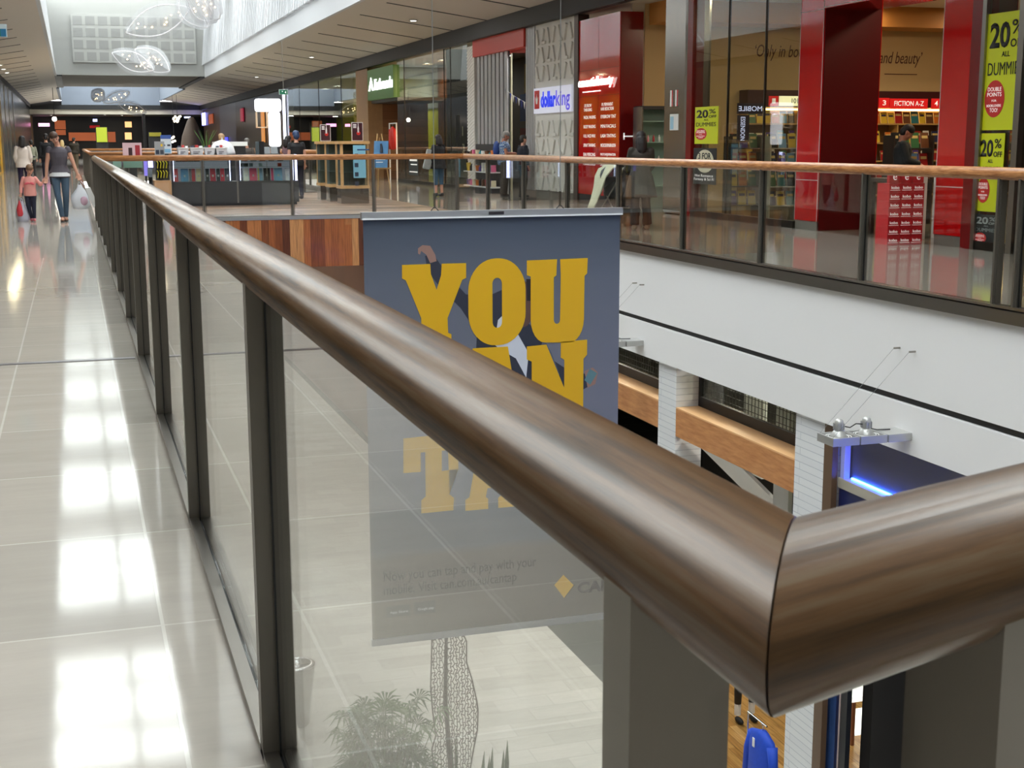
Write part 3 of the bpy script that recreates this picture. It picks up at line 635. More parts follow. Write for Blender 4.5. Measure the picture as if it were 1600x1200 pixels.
for z in (1.0, 1.45):
    for k in range(7):
        cn, cc = rb.choice([('pink', (220, 130, 140)), ('white', (236, 236, 234)), ('red', (180, 40, 50)), ('silver', (180, 182, 186))]); x = xa+.06+k*(xb_-xa-.12)/6.
        mb = MB(); mb.lathe([(.022, 0), (.024, .02), (.024, .1), (.01, .12), (.01, .15)], (x, 27.4, z+.001), 10); o = mb.build('bottle', mat('bottle_'+cn, cc, .3), smooth=True)
        tag(o, '%s cosmetic bottle in the recess cabinet, %s from the left on the %s shelf' % (cn, ORD[k], 'upper' if z > 1.2 else 'lower'), 'bottle', 'cosmetic bottles in the recess cabinet')
t = thing('framed_picture', 'red and cream beauty picture on the white recess wall', 'picture', (12.6, YW+.09, 1.9)); a, b = PY(1019, 142, YW+.05), PY(1038, 172, YW+.05)
mb = MB(); mb.box(a.x, b.x+.3, YW+.03, YW+.09, b.z, a.z); mb.build('frame', mat('picture_red', (150, 36, 40), .4), t); mb = MB(); mb.box(a.x+.05, b.x+.25, YW+.02, YW+.03, b.z+.06, a.z-.06); mb.build('print', mat('picture_cream', (214, 180, 160), .5, noise=.3, nscale=9), t)
mb = MB(); mb.box(XS+.3, 14.6, YW+.02, YW+.1, 0, 4.45); struct('wall_back', mb, mat('recess_cream', (216, 204, 184), .6))
# --- red beauty tower
ty0, ty1 = yx(967), yx(904)
t = thing('sign_tower', 'tall glossy red beauty shop tower with white service menu', 'sign tower', (XS+.25, (ty0+ty1)/2, 0))
mb = MB(); mb.box(XS, XS+.55, ty0, ty1, .23, 4.27); mb.build('cladding', RED, t)
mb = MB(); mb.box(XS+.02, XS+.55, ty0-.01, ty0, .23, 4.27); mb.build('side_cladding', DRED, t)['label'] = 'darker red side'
mb = MB(); mb.box(XS+.02, XS+.53, ty0+.02, ty1-.02, 0, .23); mb.build('plinth', DARK, t)
ym = (ty0+ty1)/2; mb = MB(); mb.box(XS-.002, XS+.001, ym-.004, ym+.004, .23, 4.27)
for z in (3.1, 2.5): mb.box(XS-.002, XS+.001, ty0, ty1, z-.005, z+.005)
mb.build('joint', DRED, t)
text('essentialbeauty', (XS-.03, ty1-.1, 2.66), WR, WU, 2.15, .28, mat('sign_lit', (255, 246, 240), .5, emit=1.5), 'illuminated_sign', t, .03, bold=.006, shear=.2)
mb = MB(); mb.box(XS-.02, XS-.002, ty1-1.4, ty1-.3, 2.6, 2.62); mb.build('underline', MC['sign_lit'], t)
LN = [('EYE BROW\nTHREADING', 'IPL PERMANENT\nHAIR REDUCTION'), ('FACIAL WAXING', 'EYEBROW TINT'), ('BODY WAXING', 'MINI FACIALS'), ('FULL FACE WAX', 'LASH TINTING'), ('SPRAY TANNING', 'MICRODERMABRASION'), ('EAR PIERCING', 'PHOTO-REJUVENATION'), ('MANICURES', 'SKIN NEEDLING')]
for i, (l, r) in enumerate(LN):
    z = 2.2-i*.215 if i else 2.22
    for j, s_ in enumerate((l, r)):
        h_ = .17 if '\n' in s_ else .075; w_ = (.55, .8)[j] if i == 0 else (.8, .95)[j]
        text(s_, (XS-.004, (ty1 - .35 if j == 0 else ym-.18)+(0), z-(.06 if i == 0 else 0)), WR, WU, w_*.95, h_, TXW, 'lettering', t, .002, align='C')
# small bracket sign on the tower side
mb = MB(); mb.box(XS+.1, XS+.45, ty0-.016, ty0-.01, 1.56, 1.59); mb.build('white_mark', TXW, t); mb = MB(); mb.box(XS+.1, XS+.13, ty0-.016, ty0-.01, 1.5, 1.65); mb.build('white_mark', TXW, t)
# --- dollar shop: relief panel with sign, ribbed shutters, open doorway
dy0, dy1 = yx(898), yx(837)
RELM = mat('relief_white', (214, 212, 204), .45)
t = thing('relief_panel', 'white facade panel with raised angular pattern beside the red tower', 'wall panel', (XS+.1, (dy0+dy1)/2, 0))
mb = MB(); mb.box(XS, XS+.3, dy0, dy1, .22, 4.42); mb.build('panel', RELM, t)
mb = MB()
rr2 = random.Random(5); W_ = dy1-dy0
for row in range(9):
    for k in range(7):
        if 2.05 < .4+row*.46 < 2.95: continue
        y_ = dy1-.2-k*(W_-.35)/6.2; z_ = .42+row*.46; sgn = (-1)**(k+row)
        L1 = .4; u = Vector((0, .45*sgn, 1)).normalized(); n_ = Vector((1, 0, 0))
        if 2.0 < z_ < 3.0: continue
        w2 = n_.cross(u); mb.obox((XS-.01, y_, z_), n_, u, w2, .035, L1/2, .04)
        if (k+row) % 3 == 0: mb.obox((XS-.011, y_-.1, z_-.16), n_, (0, 1, 0), (0, 0, 1), .035, .12, .035)
mb.build('raised_pattern', RELM, t)
mb = MB(); mb.box(XS+.02, XS+.28, dy0, dy1+.0, 0, .22); mb.build('plinth', PLN, t)
sgn_ = thing('shop_sign', 'white illuminated dollarking sign with blue letters and red square crown mark', 'sign', (XS-.06, (dy0+dy1)/2, 2.15))
z0s, z1s = 2.18, 2.82
mb = MB(); mb.box(XS-.07, XS-.025, dy0+.06, dy1-.05, z0s, z1s); mb.build('light_box', mat('sign_white_lit', (214, 216, 232), .5, emit=.3), sgn_)
BLUEL = mat('letter_blue', (30, 50, 190), .5, emit=.9)
text('dollar', (XS-.074, dy1-.62, 2.32), WR, WU, 1.12, .4, BLUEL, 'lettering', sgn_, .004, bold=.045)
text('king', (XS-.074, dy1-1.76, 2.22), WR, WU, 1.0, .5, mat('letter_violet', (96, 84, 205), .5, emit=.5), 'lettering', sgn_, .004, bold=.012)
mb = MB(); mb.box(XS-.08, XS-.071, dy1-.5, dy1-.13, 2.3, 2.76); mb.build('red_square', PRED, sgn_)
mb = MB(); mb.poly([(XS-.081, dy1-.2, 2.6), (XS-.081, dy1-.26, 2.42), (XS-.081, dy1-.37, 2.42), (XS-.081, dy1-.43, 2.6), (XS-.081, dy1-.36, 2.54), (XS-.081, dy1-.315, 2.68), (XS-.081, dy1-.27, 2.54)], (-.004, 0, 0)); mb.build('crown_mark', PW, sgn_)
mb = MB(); mb.box(XS-.03, XS+.25, yx(904), yx(898), 0, 4.42); struct('trim_44', mb, mat('bronze_post', (88, 74, 66), .4, .4))
RIB = mat('ribbed_grey', (176, 176, 176), .35, .3)
def ribs(name, label, y0, y1, n, x, z0, z1, m=RIB, gap=.3):
    t = thing(name, label, 'wall panel', (x, (y0+y1)/2, z0)); w = (y1-y0)/n
    mb = MB(); mb.box(x+.04, x+.08, y0, y1, z0, z1); mb.build('backing', DARK, t)
    for i in range(n): mb = MB(); mb.box(x, x+.04, y0+w*i, y0+w*(i+1-gap), z0, z1); mb.build('slat', m, t)
ribs('ribbed_panel', 'narrow ribbed silver jamb left of the relief panel', yx(835), yx(821), 4, XS, .2, 4.42, RIB, .15)
ribs('ribbed_panel', 'wide panel of vertical grey slats left of the dollar shop doorway', yx(790), yx(742), 8, XS+.05, .0, 3.95)
mb = MB(); mb.box(XS-.05, XS+.5, yx(821), yx(742), 3.95, 4.42); struct('trim_45', mb, mat('bulkhead_red', (206, 60, 44), .4))
mb = MB(); mb.box(XS+.15, XS+1.6, yx(821)-.1, yx(790)+.0, 3.9, 3.95); struct('ceiling', mb, mat('door_soffit', (176, 60, 50), .5))
mb = MB(); mb.box(15.6, 15.7, 33.3, 60, 0, 4.45); struct('wall_right', mb, mat('dollar_back', (96, 82, 86), .5))
for i in range(2): lamp('ceiling_light', 'round white downlight under the red dollar shop bulkhead, %s' % ('nearer one', 'farther one')[i], (XS+.35, (34.9, 37.2)[i], 3.87), 25, .3, (1, 1, 1), 'downlights of the dollar shop')
for i in range(3): lamp('ceiling_light', 'ceiling lamp deep inside the dollar shop, %s row' % ORD[i], (13.8, 34.5+i*2.2, 4.38), 70, .6, (1, .95, .9), 'lamps inside the dollar shop')
# inside of the doorway: coloured hoardings, counter goods
for nm, lb, c, y0, y1, z0, z1 in (('hoarding', 'yellow wall board inside the dollar shop', (200, 160, 40), 40, 46.5, 3.2, 4.2), ('hoarding', 'deep blue wall board inside the dollar shop', (24, 70, 150), 40, 47, 2.2, 3.15), ('hoarding', 'dark red wall board inside the dollar shop', (140, 24, 34), 40, 47, 1.5, 1.95)):
    t = thing(nm, lb, 'wall board', (15.57, (y0+y1)/2, z0)); mb = MB(); mb.box(15.56, 15.6, y0, y1, z0, z1); mb.build('board', mat('board_%d_%d' % (c[0], c[2]), c, .5, noise=.3, nscale=3), t)
# bunting: little flags on a string across the doorway
t = thing('bunting', 'string of small blue and white flags hanging across the dollar shop doorway', 'bunting', (XS+.1, 35.5, 2.6))
pts = []
for i in range(13):
    f = i/12; pts.append(Vector((XS+.05+.3*f, yx(786)+(yx(821)-yx(786))*f, 2.95-.62*f**.8)))
mb = MB(); mb.tube(pts, .006, 5); mb.build('string', WHITE, t)
for i, p in enumerate(pts[:-1]): mb = MB(); mb.add([p, p+Vector((0, -.12, -.02)), p+Vector((.0, -.07, -.2)), p+Vector((.006, 0, 0)), p+Vector((.006, -.12, -.02)), p+Vector((.006, -.07, -.2))], [(0, 1, 2), (5, 4, 3), (0, 3, 4, 1), (1, 4, 5, 2), (2, 5, 3, 0)]); mb.build('flag', mat('flag_blue', (30, 50, 150), .6) if i % 2 == 0 else PW, t)
# textured strip and glass with stands
t = thing('textured_strip', 'narrow white strip with slanting ridges left of the grey slats', 'wall panel', (XS, 39.8, .2))
mb = MB(); y0, y1 = yx(742), yx(731); mb.box(XS, XS+.2, y0, y1, .2, 4.3); mb.build('strip', RELM, t)
mb = MB(); z = .3
while z < 4.2: mb.poly([(XS-.012, y1, z), (XS-.012, y0, z+.22), (XS-.012, y0, z+.26), (XS-.012, y1, z+.04)], (.014, 0, 0)); z += .1
mb.build('ridge', mat('ridge_white', (238, 236, 230), .5), t)
shopwin(3, yx(731), yx(697), (yx(705),))
# shelves with goods in front of the slats
t = thing('shelf_unit', 'low unit of bright party goods in front of the grey slats', 'shelf unit', (XS-.2, 38.3, 0))
sy0, sy1 = yx(790)+.05, yx(745)
for z in (.2, .62, 1.0): mb = MB(); mb.box(XS-.42, XS-.02, sy0, sy1, z-.03, z); mb.build('shelf', WHITE, t)
mb = MB(); mb.box(XS-.4, XS-.03, sy0, sy1, 0, .16); mb.build('base', DARK, t)
mb = MB(); mb.box(XS-.03, XS, sy0, sy1, 0, 1.4); mb.build('back_panel', DARK, t)
for z in (.2, .62, 1.0):
    for k in range(9):
        cn, cc = rb.choice(BOOKC+[('pink', (230, 110, 150)), ('lilac', (150, 130, 200))]); y_ = sy1-.15-k*(sy1-sy0-.3)/8
        h_ = rb.uniform(.16, .26); mb = MB()
        if k % 3 == 0: mb.lathe([(.05, 0), (.07, h_*.9), (.075, h_)], (XS-.3, y_, z+.001), 12)
        elif k % 3 == 1: mb.lathe([(.055, 0), (.06, .02), (.06, h_*.7), (.03, h_*.85), (.03, h_)], (XS-.3, y_, z+.001), 12)
        else: mb.box(XS-.36, XS-.24, y_-.06, y_+.06, z+.001, z+h_)
        o = mb.build(('tumbler', 'jar', 'carton')[k % 3], mat('goods_'+cn.replace(' ', '_'), cc, .4)); tag(o, '%s %s on the %s shelf of party goods, %s from the left' % (cn, ('tumbler', 'jar', 'carton')[k % 3], {.2: 'bottom', .62: 'middle', 1.0: 'upper'}[z], ORD[k]), ('cup', 'jar', 'box')[k % 3], 'party goods outside the dollar shop')
# pictures standing in the glass window
for i, (px_, py_, w, h, lb) in enumerate(((716, 182, .5, .32, 'cream three-photo frame in the glass window beside the slats'), (721, 205, .22, .3, 'small upright photo frame below the three-photo frame'), (723, 232, .26, .3, 'small easel frame low in the same window'))):
    p = PX(px_, py_, XS+.5); t = thing('photo_frame', lb, 'frame', (p.x, p.y, p.z-h/2)); mb = MB(); mb.box(p.x, p.x+.02, p.y-w/2, p.y+w/2, p.z-h/2, p.z+h/2); mb.build('frame', mat('frame_cream', (220, 216, 196), .5), t)
    mb = MB(); mb.box(p.x-.004, p.x, p.y-w/2+.04, p.y+w/2-.04, p.z-h/2+.05, p.z+h/2-.05); mb.build('print', mat('print_grey', (96, 96, 90), .5), t)
t = thing('frame_stand', 'slim black wire stand that carries the photo frames', 'stand', (XS+.56, 41.3, 0)); mb = MB(); mb.box(XS+.53, XS+.56, 40.9, 40.94, 0, 2.1); mb.build('post', BLACK, t)
mb = MB(); mb.box(XS+.53, XS+.56, 41.7, 41.74, 0, 2.1); mb.build('post', BLACK, t)
for z in (.6, 1.2, 1.55, 1.95): mb = MB(); mb.box(XS+.5, XS+.56, 40.5, 41.9, z-.02, z); mb.build('shelf', mat('stand_shelf', (180, 190, 180), .3), t)
mb = MB(); mb.box(XS+1.4, XS+1.45, yx(731), yx(697), 0, 4.4); struct('wall_right', mb, plankmat('olive_boards', [(150, 148, 118), (132, 130, 104), (160, 158, 130)], 'YZ', .3, 9, rough=.5))
# --- outdoor shop: glass, green sign, timber portal
shopwin(4, yx(697), yx(622), (yx(633), yx(695)))
mb = MB(); mb.box(XS+2.2, XS+2.25, yx(697), yx(600), 0, 4.4); struct('wall_right', mb, woodmat('warm_timber_wall', (86, 50, 26), (140, 86, 46), (1, 6, 1), rough=.5, coat=.0, ns=2))
mb = MB(); mb.box(XS+.02, XS+2.2, yx(699), yx(697), 0, 4.4); struct('wall_back', mb, DARK)
t = thing('window_notice', 'dark poster with pale writing low on the outdoor shop glass', 'poster', (XS-.01, 46.3, .4)); a, b = PX(639, 240, XS), PX(654, 268, XS)
mb = MB(); mb.box(XS-.014, XS-.004, b.y, a.y, .3, 1.05); mb.build('sheet', mat('poster_slate', (44, 52, 58), .5), t); mb = MB(); mb.box(XS-.016, XS-.014, b.y+.15, a.y-.15, .8, .9); mb.build('line', TXW, t); mb = MB(); mb.box(XS-.016, XS-.014, b.y+.15, a.y-.3, .66, .7); mb.build('line', TXW, t); mb = MB(); mb.box(XS-.016, XS-.014, b.y+.1, a.y-.1, .4, .44); mb.build('line', TXW, t)
ksy0, ksy1 = yx(621), yx(581)
t = thing('shop_sign', 'green illuminated Kathmandu sign with white mountain mark above the timber doorway', 'sign', (XS-.1, (ksy0+ksy1)/2, 3.1))
mb = MB(); mb.box(XS-.12, XS+.3, ksy0, ksy1, 3.12, 4.3); mb.build('light_box', mat('sign_green', (70, 104, 52), .4, emit=.25), t)
LT2 = mat('sign_lit_white', (248, 255, 248), .5, emit=3)
text('Kathmandu', (XS-.125, ksy1-1.35, 3.48), WR, WU, 3.1, .42, LT2, 'lettering', t, .02, bold=.008)
mb = MB(); mb.poly([(XS-.125, ksy1-.25, 3.48), (XS-.125, ksy1-.7, 4.0), (XS-.125, ksy1-1.15, 3.48), (XS-.125, ksy1-.95, 3.48), (XS-.125, ksy1-.7, 3.75), (XS-.125, ksy1-.45, 3.48)], (-.02, 0, 0)); mb.build('mountain_mark', LT2, t)
TIM = plankmat('portal_timber', [(132, 88, 54), (112, 72, 42), (150, 104, 66), (122, 80, 50)], 'ZY', .3, 1.3, rough=.45)
mb = MB(); mb.box(XS-.1, XS+.5, yx(580), yx(562), 0, 4.4); struct('trim_46', mb, mat('portal_pale_timber', (158, 122, 84), .45, noise=.15))
mb = MB(); mb.box(XS+.5, XS+2.4, yx(580)+.0, yx(580)+.15, 0, 3.1); struct('wall_back', mb, TIM)
mb = MB(); mb.box(XS+.05, XS+2.2, yx(621), yx(580), 3.0, 3.12); struct('ceiling', mb, mat('dark_soffit', (60, 54, 48), .5))
for i in range(4): lamp('ceiling_light', 'warm lamp inside the outdoor shop, %s from the doorway' % ORD[i], (XS+1.3, 43.5+i*2.2, 4.38), 120, .4, (1, .7, .4), 'warm lamps inside the outdoor shop')
t = thing('garment_rail', 'white framed clothes rail in the outdoor shop doorway', 'clothes rail', (XS+.3, 50.3, 0)); p = PX(620, 230, XS+.2)
for y_ in (p.y, p.y+1.2): mb = MB(); mb.box(p.x-.02, p.x+.02, y_-.03, y_+.03, 0, 2.2); mb.build('post', WHITE, t)
mb = MB(); mb.box(p.x-.02, p.x+.02, p.y, p.y+1.2, 2.16, 2.2); mb.build('top_bar', WHITE, t)
t = thing('jacket', 'bright red jacket hanging in the timber doorway below the green sign', 'jacket', (XS+.2, 51, 1.1)); p = PX(620, 230, XS+.2); p.y += .62
mb = MB(); mb.ell((p.x, p.y, 1.62), (.14, .3, .46)); mb.build('body', mat('jacket_red', (206, 36, 20), .6, noise=.2), t, smooth=True)
for s in (-1, 1): mb = MB(); mb.tube([(p.x, p.y+s*.28, 1.95), (p.x, p.y+s*.36, 1.55), (p.x, p.y+s*.38, 1.2)], [.1, .09, .07], 10); mb.build('sleeve', MC['jacket_red'], t, smooth=True)
mb = MB(); mb.tube([(p.x, p.y, 2.0), (p.x, p.y, 2.165)], .01, 6); mb.build('hanger', STEEL, t)
# --- yellow-green shop: glass front with lime pillars inside
shopwin(5, yx(562), yx(452), (yx(470), yx(500), yx(535)))
LIME = mat('lime_wall', (186, 186, 20), .5); OLV = mat('yellow_pillar', (176, 158, 16), .5)
mb = MB(); mb.box(XS+.7, XS+1.6, yx(530), yx(513), 0, 4.4); struct('trim_47', mb, OLV)
mb = MB(); mb.box(XS+3.4, XS+3.5, 56, 80, 0, 2.9); struct('wall_right', mb, LIME)
mb = MB(); mb.box(XS+3.3, XS+3.5, 56, 80, 2.9, 4.4); struct('wall_right', mb, mat('lime_shop_upper', (150, 156, 150), .5))
for i in range(5): lamp('ceiling_light', 'white lamp inside the lime shop, %s from the near end' % ORD[i], (XS+1.8, 58.5+i*4, 4.38), 80, .5, (1, 1, .92), 'lamps inside the lime shop')
for i, (px_, z0, z1, w, c) in enumerate(((520+5, 0, 1.1, 1.2, (60, 70, 60)), (487, 1.0, 2.6, 1.3, (96, 100, 92)), (502, .6, 1.9, 1.0, (190, 80, 40)), (540, .1, 1.5, 1.6, (70, 84, 40)))):
    y_ = yx(px_, XS+1.2); t = thing('display_stand', '%s display stand behind the lime shop glass' % ('low dark', 'tall grey', 'orange and red', 'wide olive')[i], 'display', (XS+1.2, y_, 0)); mb = MB(); mb.box(XS+1.2, XS+1.5, y_-w/2, y_+w/2, max(z0, .1), z1); mb.build('body', mat('stand_%d' % i, c, .5, noise=.4, nscale=3), t); mb = MB(); mb.box(XS+1.15, XS+1.55, y_-w/2-.03, y_+w/2+.03, 0, .1); mb.build('base', DARK, t)
# --- beyond: darker shops to the far end
segs = [(452, 425, (60, 56, 50)), (425, 402, (26, 24, 26)), (402, 370, (16, 15, 17)), (370, 345, (84, 86, 98)), (345, 320, (70, 50, 40))]
for i, (a_, b_, c) in enumerate(segs):
    y0, y1 = yx(a_), min(yx(b_), 127.8); mb = MB(); mb.box(XS, XS+.3, y0, y1, 0, 4.42); struct('wall_right', mb, mat('far_front_%d' % i, c, .3))
for i, (px_, z, w, h, c, e, lb) in enumerate(((318, 3.6, 3, 1.1, (150, 150, 255), 4, 'small blue-white lit sign at the far end of the right shops'), (382, 3.4, 1.5, .9, (150, 40, 60), .6, 'dim red and pink sign on the black shop front'), (414, 2.6, 1.2, 2.2, (196, 130, 70), .8, 'warm lit shelf panel on the black shop front'), (333, 3.5, 3.4, .8, (150, 70, 40), .5, 'brownish lit picture panel at the far right shops'), (356, 1.3, 1.6, 1.2, (70, 70, 230), 1.2, 'small violet neon mark on the far right shop front'), (448, 3.0, .5, 3.4, (226, 232, 255), 2.5, 'tall white lit strip panel beside the lime shop'))):
    y_ = min(yx(px_), 126); z_ = z-1.45 if False else z
    t = thing('lit_sign', lb, 'sign', (XS-.08, y_, z_-h/2)); mb = MB(); mb.box(XS-.12, XS-.04, y_-w/2, y_+w/2, max(.1, z_-h/2), z_+h/2); mb.build('light_box', mat('lit_%d' % i, c, .5, emit=e), t); mb = MB(); mb.box(XS-.04, XS, y_-w/2-.05, y_+w/2+.05, max(.05, z_-h/2-.05), z_+h/2+.05); mb.build('frame', DARK, t)
# --- stack of red cartons at the doorway
CR = mat('carton_red', (206, 40, 48), .45)
for r_ in range(7):
    for c_ in range(3):
        x_ = 10.93+.193*c_+.0965; z_ = .1235*r_
        t = thing('carton', 'red printed carton in the stack by the bookshop doorway, %s row up, %s' % (ORD[r_], ('left', 'middle', 'right')[c_]), 'box', (x_, 16.6, z_), 'stack of red cartons')
        mb = MB(); mb.box(x_-.0955, x_+.0955, 16.45, 16.75, z_, z_+.1225); mb.build('box', CR, t)
        text('kobo', (x_-.065, 16.449, z_+.045), FR, WU, .13, .04, TXW, 'lettering', t, .001, bold=.01)
        mb = MB(); mb.box(x_-.08, x_+.08, 16.448, 16.45, z_+.025, z_+.03); mb.build('line', TXW, t)
for c_ in range(3):
    x_ = 10.93+.193*c_+.0965; t = thing('carton', 'red carton standing open-faced on top of the stack, %s' % ('left', 'middle', 'right')[c_], 'box', (x_, 16.6, .866), 'stack of red cartons'); mb = MB(); mb.box(x_-.09, x_+.09, 16.47, 16.53, .866, 1.03); mb.build('box', CR, t)
    text('e', (x_-.03, 16.469, .91), FR, WU, .06, .08, TXW, 'lettering', t, .001)
# pile of book tables and white bags beyond
t = thing('book_table', 'low table stacked with books inside the bookshop doorway', 'table', (12.6, 18.0, 0)); mb = MB(); mb.box(12.0, 13.6, 17.7, 18.7, .82, .88); mb.build('tabletop', mat('table_dark', (60, 44, 36), .4), t)
for sx_ in (12.05, 13.5):
    for sy2 in (17.75, 18.6): mb = MB(); mb.box(sx_, sx_+.06, sy2, sy2+.06, 0, .82); mb.build('leg', MC['table_dark'], t)
k = 0
for i in range(6):
    for j in range(3):
        cn, cc = rb.choice(BOOKC); t = thing('book', '%s book lying on the doorway table, %s pile, %s' % (cn, ORD[i], ('bottom', 'middle', 'top')[j]), 'book', (12.15+i*.25, 17.9, .88+j*.035), 'books lying on the doorway table')
        mb = MB(); mb.box(12.05+i*.25, 12.25+i*.25, 17.75, 18.0, .881+j*.035, .913+j*.035); mb.build('cover', mat('cover_'+cn.replace(' ', '_'), cc, .35), t)
for i in range(2):
    x_ = (11.9, 12.4)[i]; mb = MB(); mb.box(x_, x_+.25, 17.3, 17.5, .0, 1.05-.12*i); o = mb.build('paper_bag', PW); tag(o, 'tall white paper bag standing behind the red cartons, %s' % ('left one', 'right one')[i], 'bag', 'white bags behind the cartons')
# ================================================================ LOWER MALL, right side
BRK = tilemat('white_brick', (232, 233, 234), (226, 228, 230), (196, 198, 202), 1.4, .175, rough=.35, gap=.006, stain=.02)
def brickmat():
    m = bpy.data.materials.new('white_painted_brick'); m.use_nodes = True; nt = m.node_tree; b = nt.nodes['Principled BSDF']; N = nt.nodes; L = nt.links
    tc = N.new('ShaderNodeTexCoord'); sx = N.new('ShaderNodeSeparateXYZ'); L.new(tc.outputs['Object'], sx.inputs[0])
    ad = N.new('ShaderNodeMath'); ad.operation = 'ADD'; L.new(sx.outputs[0], ad.inputs[0]); L.new(sx.outputs[1], ad.inputs[1])
    cb = N.new('ShaderNodeCombineXYZ'); L.new(ad.outputs[0], cb.inputs[0]); L.new(sx.outputs[2], cb.inputs[1])
    br = N.new('ShaderNodeTexBrick'); br.inputs['Scale'].default_value = 1; br.inputs['Brick Width'].default_value = 1.1; br.inputs['Row Height'].default_value = .088; br.inputs['Mortar Size'].default_value = .005
    br.inputs['Color1'].default_value = rgb(228, 230, 232); br.inputs['Color2'].default_value = rgb(220, 222, 226); br.inputs['Mortar'].default_value = rgb(192, 195, 202)
    L.new(cb.outputs[0], br.inputs['Vector']); L.new(br.outputs['Color'], b.inputs['Base Color'])
    bp = N.new('ShaderNodeBump'); bp.inputs['Strength'].default_value = .5; bp.inputs['Distance'].default_value = .006; bp.invert = True; L.new(br.outputs['Fac'], bp.inputs['Height']); L.new(bp.outputs[0], b.inputs['Normal'])
    b.inputs['Roughness'].default_value = .5; return m
BRM = brickmat()
COLS = [(12.77, 13.40), (16.67, 17.26), (24.4, 25.0)]
for i, (y0, y1) in enumerate(COLS):
    mb = MB(); mb.box(7.80, 8.2, y0, y1, FL, -1.62); o = mb.build('brick_column', BRM)
    tag(o, 'white painted brick column on the lower level, %s' % ('nearest, beside the blue-lit shop', 'next one along, left of the gridded window', 'farthest, behind the banner')[i], 'column')
WIN = mat('lower_window_frame', (40, 40, 42), .4, .5)
TBD = woodmat('orange_timber', (176, 112, 62), (206, 146, 92), (6, .8, 6), rough=.4, coat=.1, ns=3)
for i in range(2):
    y0, y1 = COLS[i][1], COLS[i+1][0]
    t = thing('timber_band', 'horizontal orange timber board across the lower shop front, %s' % ('nearest and largest', 'farther, running behind the hanging banner')[i], 'board', (7.86, (y0+y1)/2, -2.62)); mb = MB(); mb.box(7.80, 7.92, y0+.005, y1-.005, -2.6, -2.21); mb.build('board', TBD, t)
    mb = MB(); mb.box(7.80, 8.2, y0+.005, y1-.005, -2.21, -2.19); mb.build('top_ledge', mat('lit_top_timber', (226, 178, 128), .4), t)  # light catching the top edge is put into this paler timber colour
    # gridded highlight window above the board
    w = thing('gridded_window', 'dark framed shop window with a fine square grid above the timber board, %s' % ('nearest', 'farther, beside the banner edge')[i], 'window', (8.2, (y0+y1)/2, -2.19))
    mb = MB(); mb.box(8.14, 8.2, y0+.01, y1-.01, -2.19, -2.05); mb.box(8.14, 8.2, y0+.01, y0+.06, -2.05, -1.63); mb.box(8.14, 8.2, y1-.06, y1-.01, -2.05, -1.63); mb.build('frame', WIN, w)
    mb = MB(); mb.box(8.165, 8.175, y0+.06, y1-.06, -2.05, -1.62); mb.build('glass_pane', SHOPG, w)
    mb = MB(); y = y0+.08
    while y < y1-.08: mb.box(8.18, 8.188, y-.004, y+.004, -2.05, -1.63); y += .09
    z = -2.0
    while z < -1.63: mb.box(8.18, 8.188, y0+.06, y1-.06, z-.004, z+.004); z += .09
    g = mb.build('grid', WIN, w)
# inside those lower shops
mb = MB(); mb.box(14.8, 14.9, 12.4, 30, FL, -.45); struct('wall_right', mb, mat('shop_inner_dark', (60, 58, 54), .6))
mb = MB(); mb.box(8.2, 14.8, 12.2, 12.4, FL, -.45); struct('wall_front', mb, mat('shop_party_wall', (46, 42, 38), .6))
for i in range(6): 
    y = 13.2+i*2.4; l = lamp('ceiling_light', 'small spotlight inside the lower clothing shop, %s along' % ORD[i], (9.6, y, -1.0), 45, .3, (1, .93, .8), 'spotlights inside the lower shop')
PAN = [(9.3, 16.9, 17.5, (206, 208, 204), 'pale'), (8.6, 14.9, 15.3, (200, 204, 202), 'white'), (8.8, 14.25, 14.8, (150, 150, 60), 'olive'), (8.7, 13.7, 14.0, (70, 66, 60), 'brown')]
for i, (x, y0, y1, c, n) in enumerate(PAN):
    t = thing('partition', 'tall %s panel behind the gridded window' % n, 'partition', (x, (y0+y1)/2, FL)); mb = MB(); mb.box(x, x+.06, y0, y1, -3.4, -.45); mb.build('panel', mat('inner_'+n, c, .5), t); mb = MB(); mb.box(x-.02, x+.08, y0, y1, -.55, -.455); mb.build('head_rail', DARK, t)
for i, (x, y) in enumerate(((8.45, 14.0), (8.45, 13.55))):
    t = thing('hanging_sign', 'small black hanging sign with white characters behind the gridded window, %s' % ('reading ST', 'reading 5')[i], 'sign', (x, y, -2.06)); mb = MB(); mb.box(x, x+.02, y-.14, y+.14, -2.06, -1.8); mb.build('plate', BLACK, t); text(('ST', '5')[i], (x-.002, y+.08, -1.99), WR, WU, (.16, .08)[i], .13, TXW, 'lettering', t, .001)
# sloping white panel under the board and mannequin-like garments on a rail
t = thing('awning_panel', 'sloping white panel beneath the nearest timber board', 'awning', (8.3, 16.0, -3.5)); mb = MB(); mb.poly([(8.0, 15.4, -2.62), (8.0, 16.6, -2.62), (9.0, 16.6, -3.6), (9.0, 15.4, -3.6)], (.03, 0, .03)); mb.build('panel', WHITE, t)
